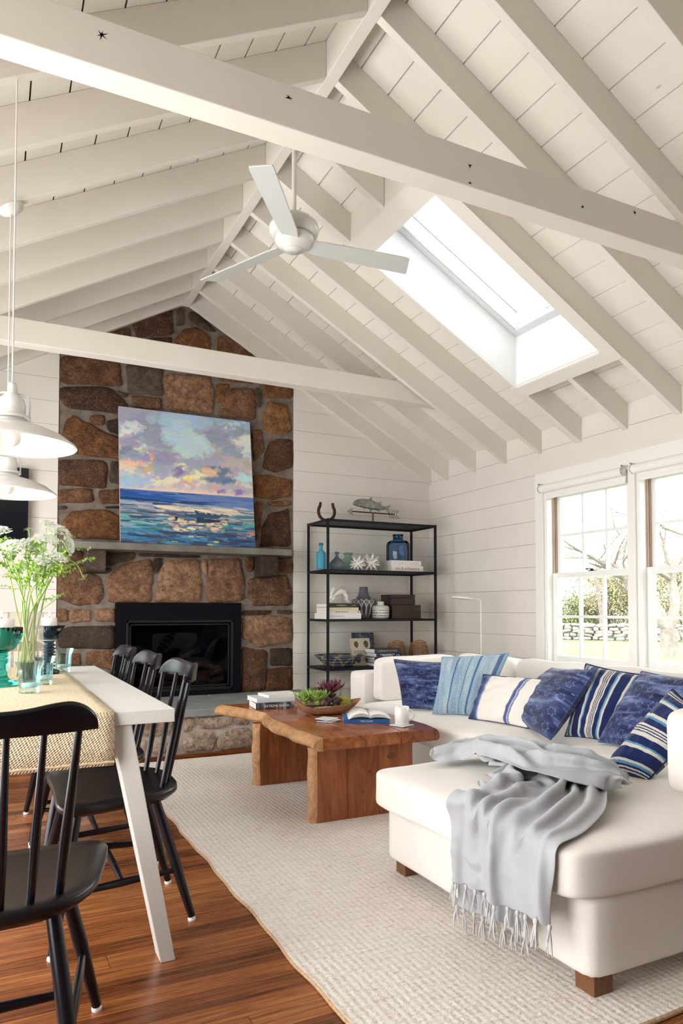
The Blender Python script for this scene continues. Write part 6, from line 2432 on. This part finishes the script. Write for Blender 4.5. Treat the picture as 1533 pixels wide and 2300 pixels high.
md.factor = .5


def diamond_mat():
    m = pmat('diamond_vase_glaze', (.2, .2, .25), .7)
    nt = m.node_tree
    uv = nd(nt, 'ShaderNodeTexCoord').outputs['UV']
    s = nd(nt, 'ShaderNodeSeparateXYZ', {0: uv})
    u_ = mth(nt, 'MULTIPLY', s.outputs[0], 14.0)
    v_ = mth(nt, 'MULTIPLY', s.outputs[1], 2.3)
    lines = None
    for e in (mth(nt, 'ADD', u_, v_), mth(nt, 'SUBTRACT', u_, v_), u_):
        f = mth(nt, 'ABSOLUTE', mth(nt, 'SUBTRACT', mth(nt, 'FRACT', e), .5))
        k = mth(nt, 'GREATER_THAN', f, .40 if e is not u_ else .455)
        lines = k if lines is None else mth(nt, 'MAXIMUM', lines, k)
    setc(m, mixc(nt, lines, (0.075, 0.07, 0.10), (0.60, 0.56, 0.50)))
    bump(m, lines, .3, .003)
    return m


def uv_lathe(prof, seg, name, mat_, parent):
    P_ = np.zeros((seg + 1, len(prof), 3))
    for i in range(seg + 1):
        a = 2 * PI * i / seg
        for j, (r_, z_) in enumerate(prof):
            P_[i, j] = (r_ * math.cos(a), r_ * math.sin(a), z_)
    return G().grid(P_).obj(name, mat_, parent)


p = sh(x6(672), 5.66, 2)
vz = thing('diamond_vase', 'grey vase with white diamond lattice and a plain dark neck', 'vase', p)
uv_lathe([(.0, 0), (.066, 0), (.072, .004), (.098, .095), (.110, .140), (.112, .160), (.105, .172), (.060, .178)], 40, 'vase_body', diamond_mat(), vz)
G().lathe([(.072, .176), (.064, .186), (.048, .214), (.040, .252), (.039, .286), (.035, .286), (.036, .25)], 32, cap=False).obj('neck', m_noisy('slate_glaze', (0.105, 0.10, 0.135), (0.16, 0.155, 0.19), 20, .7), vz)


def maze_mat():
    m = pmat('maze_glaze', (.7, .7, .7), .6)
    nt = m.node_tree
    uv = nd(nt, 'ShaderNodeTexCoord').outputs['UV']
    s = nd(nt, 'ShaderNodeSeparateXYZ', {0: uv})
    fu = mth(nt, 'ABSOLUTE', mth(nt, 'SUBTRACT', mth(nt, 'FRACT', mth(nt, 'MULTIPLY', s.outputs[0], 5.0)), .5))
    fv = mth(nt, 'ABSOLUTE', mth(nt, 'SUBTRACT', mth(nt, 'FRACT', mth(nt, 'MULTIPLY', s.outputs[1], 2.0)), .5))
    e = mth(nt, 'MULTIPLY', mth(nt, 'MAXIMUM', fu, fv), 10.0)
    k = mth(nt, 'GREATER_THAN', mth(nt, 'ABSOLUTE', mth(nt, 'SUBTRACT', mth(nt, 'FRACT', e), .5)), .36)
    setc(m, mixc(nt, k, (0.72, 0.70, 0.67), (0.16, 0.15, 0.17)))
    return m


p = sh(x6(862), 5.53, 2)
sv_ = thing('maze_vase', 'small white vase with grey maze lines', 'vase', p)
uv_lathe([(.0, 0), (.058, 0), (.070, .006), (.076, .018), (.077, .085), (.074, .105), (.060, .116), (.034, .120)], 36, 'vase_body', maze_mat(), sv_)
G().lathe([(.034, .118), (.030, .126), (.030, .152), (.026, .153), (.025, .13)], 28, cap=False).obj('neck', pmat('maze_neck', (0.68, 0.665, 0.64), .6), sv_)
BOXW = wood('rosewood', ((0.010, 0.003, 0.003), (0.028, 0.008, 0.007), (0.055, 0.017, 0.014)), (4, 9, 9), .4)


def wbox(label, p, w_, d_, h_):
    t = thing('wooden_box', label, 'box', p, 0, 'dark wooden boxes')
    G().box(-w_ / 2, w_ / 2, -d_ / 2, d_ / 2, 0, h_ * .66).obj('box_body', BOXW, t, bevel=.002)
    G().box(-w_ / 2, w_ / 2, -d_ / 2, d_ / 2, h_ * .675, h_).obj('lid', BOXW, t, bevel=.002)
    for sx in (-1, 1):
        for k in range(5):
            zz = h_ * (.06 + k * .12)
            G().box(sx * w_ / 2 - .006, sx * w_ / 2 + .0015, -d_ / 2 - .0012, -d_ / 2 + .004, zz, zz + h_ * .06).obj('dovetail', BOXW, t)


xa, xb2 = sh(x6(1000), 5.46, 2).x, sh(x6(1315), 5.46, 2).x
wbox('dark wooden box at the bottom of the pair on the third shelf', Vector(((xa + xb2) / 2, 5.58, SZ[2] + .0006)), xb2 - xa, .22, .122)
xa2, xb3 = on(x6(1015), 1340, 1, 5.50).x, on(x6(1257), 1340, 1, 5.50).x
wbox('smaller dark wooden box stacked on the larger one', Vector(((xa2 + xb3) / 2 - .02, 5.60, SZ[2] + .1236)), xb3 - xa2 + .02, .19, .094)


# fourth shelf: woven bowl, books, lanterns
def basket_mat():
    m = pmat('woven_bowl', (.2, .25, .2), .85)
    nt = m.node_tree
    uv = nd(nt, 'ShaderNodeTexCoord').outputs['UV']
    s = nd(nt, 'ShaderNodeSeparateXYZ', {0: uv})
    u_ = mth(nt, 'MULTIPLY', s.outputs[0], 9.0)
    v_ = mth(nt, 'MULTIPLY', s.outputs[1], 2.2)
    f1 = mth(nt, 'ABSOLUTE', mth(nt, 'SUBTRACT', mth(nt, 'FRACT', mth(nt, 'ADD', u_, v_)), .5))
    f2 = mth(nt, 'ABSOLUTE', mth(nt, 'SUBTRACT', mth(nt, 'FRACT', mth(nt, 'SUBTRACT', u_, v_)), .5))
    k = mth(nt, 'MAXIMUM', mth(nt, 'GREATER_THAN', f1, .40), mth(nt, 'GREATER_THAN', f2, .40))
    st = mth(nt, 'GREATER_THAN', mth(nt, 'SINE', mth(nt, 'MULTIPLY', s.outputs[0], 2 * PI * 110)), -.1)
    base = ramp(nt, s.outputs[1], [(0, (0.10, 0.12, 0.16)), (.5, (0.085, 0.115, 0.17)), (.85, (0.17, 0.20, 0.17)), (1, (0.13, 0.15, 0.13))])
    setc(m, mixc(nt, mth(nt, 'MULTIPLY', k, st), base, (0.58, 0.45, 0.22)))
    coil = mth(nt, 'SINE', mth(nt, 'MULTIPLY', s.outputs[1], 2 * PI * 14))
    bump(m, coil, .7, .004)
    return m


p = sh(x6(398), 5.585, 1)
bw = thing('woven_bowl', 'flared woven bowl with dark blue and gold zigzags', 'bowl', p)
uv_lathe([(.0, .002), (.10, .0), (.118, .006), (.150, .040), (.190, .078), (.216, .100), (.214, .104), (.186, .084), (.146, .048), (.112, .014), (0, .010)], 64, 'coiled_body', basket_mat(), bw)


def standing_book(label, x0, x1, Y, lev, h, th, lean, cover, rz=0.0):
    w_ = x1 - x0
    t = thing('shelf_book', label, 'book', Vector(((x0 + x1) / 2, Y, SZ[lev] + .0008)), rz, 'books on the shelf unit')
    R_ = Matrix.Rotation(-lean, 4, 'X')
    G().box(-w_ / 2, w_ / 2, 0, .003, 0, h, R_).obj('front_cover', cover, t)
    G().box(-w_ / 2, w_ / 2, th - .003, th, 0, h, R_).obj('back_cover', cover, t)
    G().box(-w_ / 2 + .004, w_ / 2 - .004, .003, th - .003, .004, h - .004, R_).obj('pages', PAPER, t)
    sp = G().box(-w_ / 2 - .002, -w_ / 2 + .003, 0, th, 0, h, R_).obj('spine', cover, t)
    return t, R_, w_, sp


def photo_cover():
    m = pmat('dark_photo_cover', (.05, .06, .08), .35)
    nt = m.node_tree
    f = noise(nt, tc(nt, 'Object', (1, 1, 1)), 16, 4)
    setc(m, ramp(nt, f, [(.38, (0.012, 0.016, 0.035)), (.52, (0.05, 0.065, 0.10)), (.66, (0.28, 0.29, 0.22))]))
    return m


xb0, xb1 = on(x6(578), 1450, 1, 5.72).x, on(x6(810), 1450, 1, 5.72).x
standing_book('blue-black cookbook standing behind the oyster book', xb0, xb1, 5.725, 1, .290, .022, .16, photo_cover())
OYC = pmat('oyster_cover', (0.60, 0.53, 0.42), .5)
xo0, xo1 = on(x6(560), 1470, 1, 5.60).x, on(x6(755), 1470, 1, 5.60).x
t, R_, w_, sp = standing_book('tan book with brown oyster shells on its cover', xo0, xo1, 5.600, 1, .245, .030, .20, OYC, -.10)
OYM = m_noisy('oyster_print', (0.06, 0.04, 0.025), (0.20, 0.13, 0.08), 60, .6)
for (ux, uz, rw, rh) in ((-.045, .188, .024, .034), (.050, .190, .026, .036), (-.035, .052, .026, .034), (.052, .046, .024, .030)):
    pts = chaikin([(ux - rw, uz), (ux - rw * .6, uz + rh * .8), (ux + rw * .2, uz + rh), (ux + rw, uz + rh * .3), (ux + rw * .8, uz - rh * .6), (ux, uz - rh)], 2)
    G().prism(pts, -.0012, -.0002, axis=1, M=R_).obj('shell_print', OYM, t)
text_mesh('OYSTER', .040, R_ @ frame_M((0, -.0006, .118), (1, 0, 0), (0, 0, 1)), DK_T, t, align='CENTER')
text_mesh('OYSTER', .022, R_ @ frame_M((-w_ / 2 - .0026, .015, .115), (0, 0, -1), (0, -1, 0)), DK_T, sp, align='CENTER')
NAVC = pmat('navy_cover', (0.018, 0.030, 0.075), .4)
stk = [('charcoal book with copper lettering on top of the lower stack', .036, pmat('slate_cover', (0.045, 0.05, 0.07), .4), 'DESIGN BY NATURE', GOLD_T, .021), ('navy book with white lettering, second from the top of the lower stack', .034, NAVC, [(-.36, .20, .66, .008), (-.27, .12, .32, .008), (.28, .42, .45, .006)], WH_T, .016), ('navy book, third from the top of the lower stack', .024, NAVC, [(-.1, .1, .5, .005)], WH_T, .014), ('dark blue book, fourth from the top of the lower stack', .026, pmat('ink_cover', (0.02, 0.026, 0.05), .4), None, WH_T, .014), ('black-blue book at the bottom of the lower stack', .028, pmat('ink_cover_b', (0.018, 0.02, 0.032), .4), None, WH_T, .014)]
z = SZ[1] + .0008
xa, xb2 = on(x6(805), 1480, 1, 5.44).x, on(x6(1092), 1480, 1, 5.44).x
for k, (lab, th, cv, tx, tm, ts) in enumerate(stk[::-1]):
    book('shelf_book', lab, ((xa + xb2) / 2 + (.008 if k % 2 else -.004), 5.545, z), (.02 if k % 2 else -.015), xb2 - xa, .20, th, cv, tx, tm, ts, group='books on the shelf unit')
    z += th + .0006
RATT = m_noisy('rattan', (0.30, 0.13, 0.045), (0.50, 0.27, 0.11), 30, .5)


def lantern(label, p):
    t = thing('rattan_lantern', label, 'lantern', p, 0, 'rattan lanterns')
    prof = lambda z: .084 + .008 * math.sin(PI * min(z / .17, 1)) - max(0, z - .155) * .7
    for k in range(15):
        z = .006 + k * .0115
        r_ = prof(z)
        G().tube([(r_ * math.cos(a), r_ * math.sin(a), z) for a in np.linspace(0, 2 * PI, 28, endpoint=False)], .0028, 5, closed=True).obj('rattan_hoop', RATT, t)
    for k in range(12):
        a = k * PI / 6
        G().tube([((prof(z) - .003) * math.cos(a), (prof(z) - .003) * math.sin(a), z) for z in np.linspace(.002, .185, 8)], .0024, 5).obj('rattan_rib', RATT, t)
    r_ = prof(.185) + .004
    G().tube([(r_ * math.cos(a), r_ * math.sin(a), .187) for a in np.linspace(0, 2 * PI, 24, endpoint=False)], .007, 6, closed=True).obj('rim', RATT, t)
    G().tube([(-.06 + .13 * k / 12, -.01, .190 + .022 * math.sin(PI * k / 12)) for k in range(13)], .005, 6).obj('handle', RATT, t)
    G().lathe([(0, .004), (.042, .004), (.042, .15), (.040, .15), (.038, .01)], 20, cap=False).obj('candle_glass', CLEAR, t)
    return t


for px, Y, lab in ((1035, 5.66, 'rattan lantern behind the stack of navy books'), (1283, 5.62, 'rattan lantern at the right end of the lower shelf')):
    q = on(x6(px), 1450, 1, Y)
    lantern(lab, Vector((q.x, Y, SZ[1] + .0006)))
# lowest shelf: glass jar
q = on(x6(470), 1550, 1, 5.60)
vessel('storage_jar', 'clear glass jar on the lowest shelf behind the sofa arm', 'jar', Vector((q.x, 5.60, SZ[0] + .0006)), [(0, 0), (.058, 0), (.060, .006), (.060, .17), (.050, .19), (.050, .205), (.056, .21), (.056, .235), (.053, .235), (.047, .205), (.056, .17), (.056, .01), (0, .008)], CLEAR, 28, 'jar_body')

# top: horseshoe and weathervane
IRON = m_noisy('rusty_iron', (0.030, 0.014, 0.010), (0.075, 0.035, 0.022), 40, .7, metal=.3)
q = on(733, 1160, 1, 5.62)
hs = thing('horseshoe', 'rusty iron horseshoe standing on top of the shelf unit', 'horseshoe', (q.x, 5.62, SZ[4] + .0006))
pts = []
for a in np.linspace(-.62, PI + .62, 26):
    pts.append((.078 * math.cos(a) * -1, 0, .078 - .078 * math.sin(a) * 1.0 + .012))
pts = [(x_, y_, z_ if z_ < .10 else z_) for x_, y_, z_ in pts]
top_ = [(p_[0] * .92, 0, p_[2] + .035) for p_ in (pts[0], pts[-1])]
G().tube([top_[0]] + pts + [top_[1]], [.012] + [.0145] * len(pts) + [.012], 8).obj('shoe', IRON, hs)
GALV = m_noisy('galvanised', (0.20, 0.20, 0.20), (0.42, 0.42, 0.40), 30, .45, metal=.7)
q = on(837, 1165, 1, 5.60)
wv_ = thing('fish_weathervane', 'grey metal fish weathervane with arrow on top of the shelf unit', 'weathervane', (q.x, 5.60, SZ[4] + .0006))
G().box(-.045, .045, -.035, .035, 0, .010).obj('base', IRON, wv_, bevel=.002)
G().tube([(0, 0, .008), (0, 0, .105)], .008, 10).obj('post', pmat('brass_post', (0.16, 0.10, 0.05), .45, metal=.8), wv_)
G().tube([(-.215, 0, .106), (.225, 0, .104)], .0055, 8).obj('arrow_shaft', IRON, wv_)
G().prism([(-.262, .106), (-.205, .142), (-.212, .106), (-.205, .072)], -.003, .003, axis=1).obj('arrow_head', GALV, wv_)
for k in range(4):
    for s_ in (-1, 1):
        x_ = .160 + k * .026
        G().prism([(x_, .104 + s_ * .004), (x_ + .012, .104 + s_ * .004), (x_ + .042, .104 + s_ * .040), (x_ + .030, .104 + s_ * .040)], -.0015, .0015, axis=1).obj('feather', GALV, wv_)
# fish body
prof = [(-.205, .0, .004), (-.195, .004, .016), (-.165, .010, .030), (-.12, .012, .040), (-.06, .008, .044), (0, 0, .042), (.05, -.010, .034), (.09, -.018, .022), (.115, -.020, .015), (.13, -.020, .013)]
P_ = np.zeros((18, len(prof), 3))
for i in range(18):
    a = 2 * PI * i / 18
    for j, (x_, cz, hh) in enumerate(prof):
        P_[i, j] = (x_, hh * .42 * math.cos(a), .175 + cz + hh * math.sin(a))
fb = G().grid(P_, closed_u=True, uv=False, flip=True).obj('fish_body', GALV, wv_)
for poly in ([(.12, .168), (.13, .148), (.155, .118), (.172, .112), (.168, .150), (.185, .188), (.15, .178), (.125, .170)], [(-.05, .222), (-.03, .238), (-.015, .250), (-.005, .225), (-.01, .216)], [(.045, .200), (.065, .212), (.085, .212), (.088, .185), (.06, .186)], [(-.045, .140), (-.02, .118), (-.005, .120), (-.01, .140)], [(.04, .136), (.055, .118), (.078, .122), (.075, .142)], [(-.105, .146), (-.088, .132), (-.082, .142)]):
    G().prism(poly, -.003, .003, axis=1).obj('fin', GALV, wv_, bevel=.001)
for s_ in (-1, 1):
    G().lathe([(.0, .003), (.004, .0015), (.005, 0)], 10, M=Matrix.Translation((-.182, s_ * .0085, .187)) @ Matrix.Rotation(-s_ * PI / 2, 4, 'X'), cap=False).obj('eye', BLACKM, wv_)
for x_ in (-.03, .165):
    G().tube([(x_, 0, .108), (x_, 0, .125)], .003, 6).obj('strut', IRON, wv_)

# ================================================================== LAMPS, FAN, CONSOLE
LWH = pmat('lamp_white', (0.84, 0.83, 0.80), .3)
lamp = thing('floor_lamp', 'slim white floor lamp with round flat head behind the sofa', 'lamp', (3.605, 4.712, 0))
G().lathe([(0, 0), (.11, 0), (.115, .004), (.115, .014), (.02, .02), (0, .02)], 32, cap=False).obj('base', LWH, lamp)
LD = Vector((-.78, .38, 0)).normalized()
ZL = on(1080, 1345, 0, 3.605).z
pts = [Vector((0, 0, .018)), Vector((0, 0, .6)), Vector((0, 0, ZL - .03))] + [LD * (.028 * (1 - math.cos(a))) + Vector((0, 0, ZL - .03 + .028 * math.sin(a))) for a in np.linspace(.3, PI / 2, 6)] + [LD * .06 + Vector((0, 0, ZL - .001))]
G().tube(pts, .0062, 10).obj('pole', LWH, lamp)
hd = LD * .150 + Vector((0, 0, ZL + .002))
Mh = Matrix.Translation(hd) @ Matrix.Rotation(.10, 4, Vector((LD.y, -LD.x, 0)))
G().lathe([(0, .020), (.06, .018), (.088, .010), (.094, .002), (.090, -.003), (.078, -.004)][::-1], 32, M=Mh, cap=False).obj('lamp_head', LWH, lamp)
G().lathe([(.078, -.0042), (0, -.0046)], 32, M=Mh, cap=False).obj('diffuser', pmat('diffuser', (0.80, 0.72, 0.70), .4), lamp)

PEN = pmat('pendant_enamel', (0.72, 0.71, 0.68), .25, coat=.3)
BULB = pmat('bulb', (0.9, 0.88, 0.84), .3)


def pendant(label, x, y, zr_=1.60, canopy=True):
    t = thing('pendant_lamp', label, 'lamp', (x, y, zr_), 0, 'white enamel pendant lamps over the table')
    G().lathe([(.205, 0), (.207, .003), (.203, .008), (.165, .036), (.11, .060), (.06, .074), (.048, .080), (.046, .092), (.043, .092), (.045, .078), (.056, .070), (.105, .056), (.160, .032), (.198, .006)], 56, cap=False).obj('shade', PEN, t)
    G().lathe([(.058, .088), (.058, .098), (.050, .100), (.042, .104), (.042, .135), (.036, .158), (.022, .172), (.016, .178), (.016, .196), (.010, .212), (.0, .212)], 32, cap=False).obj('cap', PEN, t)
    for s_ in (-1, 1):
        G().tube([(s_ * .054, 0, .098), (s_ * .054, 0, .150), (s_ * .048, 0, .170), (s_ * .030, 0, .176), (s_ * .016, 0, .177)], .0032, 8).obj('bail', PEN, t)
    G().lathe([(.0, -.004), (.020, .004), (.030, .022), (.028, .042), (.016, .062), (.016, .085)], 24, cap=False).obj('bulb', BULB, t)
    zc = zl(x) - .002 - zr_
    G().tube([(0, 0, .205), (0, 0, zc - (.02 if canopy else 0))], .0028, 8).obj('cord', PEN, t)
    if not canopy:
        return t
    Mc = Matrix.Translation((0, 0, zc)) @ Matrix.Rotation(-math.atan(S), 4, 'Y')
    G().lathe([(0, -.030), (.020, -.028), (.05, -.016), (.058, -.004), (.058, 0), (0, 0)], 32, M=Mc, cap=False).obj('canopy', PEN, t)
    return t


pendant('white enamel pendant lamp nearest the camera over the table', .055, 2.600, 1.60, False)
pendant('white enamel pendant lamp farther along the table', .056, 3.455, 1.565)

FANW = pmat('fan_white', (0.70, 0.70, 0.675), .25, coat=.3)
fan = thing('ceiling_fan', 'white three-blade ceiling fan hanging from the ridge beam', 'fan', (1.435, 3.48, 0))
G().lathe([(0, 3.545), (.030, 3.55), (.062, 3.575), (.070, 3.592), (.070, 3.599), (0, 3.599)], 32, cap=False).obj('canopy', FANW, fan)
G().tube([(0, 0, 3.15), (0, 0, 3.56)], .0125, 16).obj('downrod', FANW, fan)
G().lathe([(.02, 3.170), (.055, 3.166), (.100, 3.150), (.130, 3.120), (.137, 3.095), (.128, 3.070), (.108, 3.058), (.02, 3.058)][::-1], 48, cap=False).obj('motor_housing', FANW, fan)
G().lathe([(.0, 2.985), (.052, 2.986), (.054, 2.990), (.085, 3.005), (.104, 3.028), (.108, 3.050), (.10, 3.0565), (.0, 3.0565)], 48, cap=False).obj('lower_bowl', FANW, fan)
G().lathe([(.0, 2.9835), (.050, 2.9835), (.050, 2.9855), (0, 2.9855)], 40, cap=False).obj('hub_cap', FANW, fan)
BLD = pmat('blade_white', (0.58, 0.59, 0.575), .4)
for a in (-5, 115, 235):
    Mb = Matrix.Rotation(math.radians(a), 4, 'Z') @ Matrix.Translation((0, 0, 3.020)) @ Matrix.Rotation(math.radians(-13), 4, 'X')
    G().prism([(.085, -.045), (.16, -.055), (.64, -.066), (.665, -.060), (.70, .058), (.69, .064), (.16, .055), (.085, .045)], -.004, .004, axis=2, M=Mb).obj('blade', BLD, fan, bevel=.003)

# low console under the television
con = thing('media_console', 'low dark console on slim pale legs left of the hearth', 'console', (-.28, 5.52, 0))
CONW = m_noisy('console_wood', (0.045, 0.032, 0.028), (0.075, 0.055, 0.048), 6, .5)
G().box(-.56, .56, -.22, .22, .10, .46).obj('cabinet', CONW, con, bevel=.003)
for k in range(3):
    G().box(-.55 + k * .37, -.55 + k * .37 + .36, -.235, -.221, .11, .45).obj('door', CONW, con, bevel=.002)
for sx in (-1, 1):
    for sy in (-1, 1):
        G().tube([(sx * .47, sy * .17, .10), (sx * .53, sy * .20, .006)], [.014, .009], 8).lathe([(.014, 0), (.014, .006)], 12, (sx * .53, sy * .20, 0)).obj('leg', pmat('pale_metal', (0.6, 0.6, 0.6), .3, metal=.5), con)
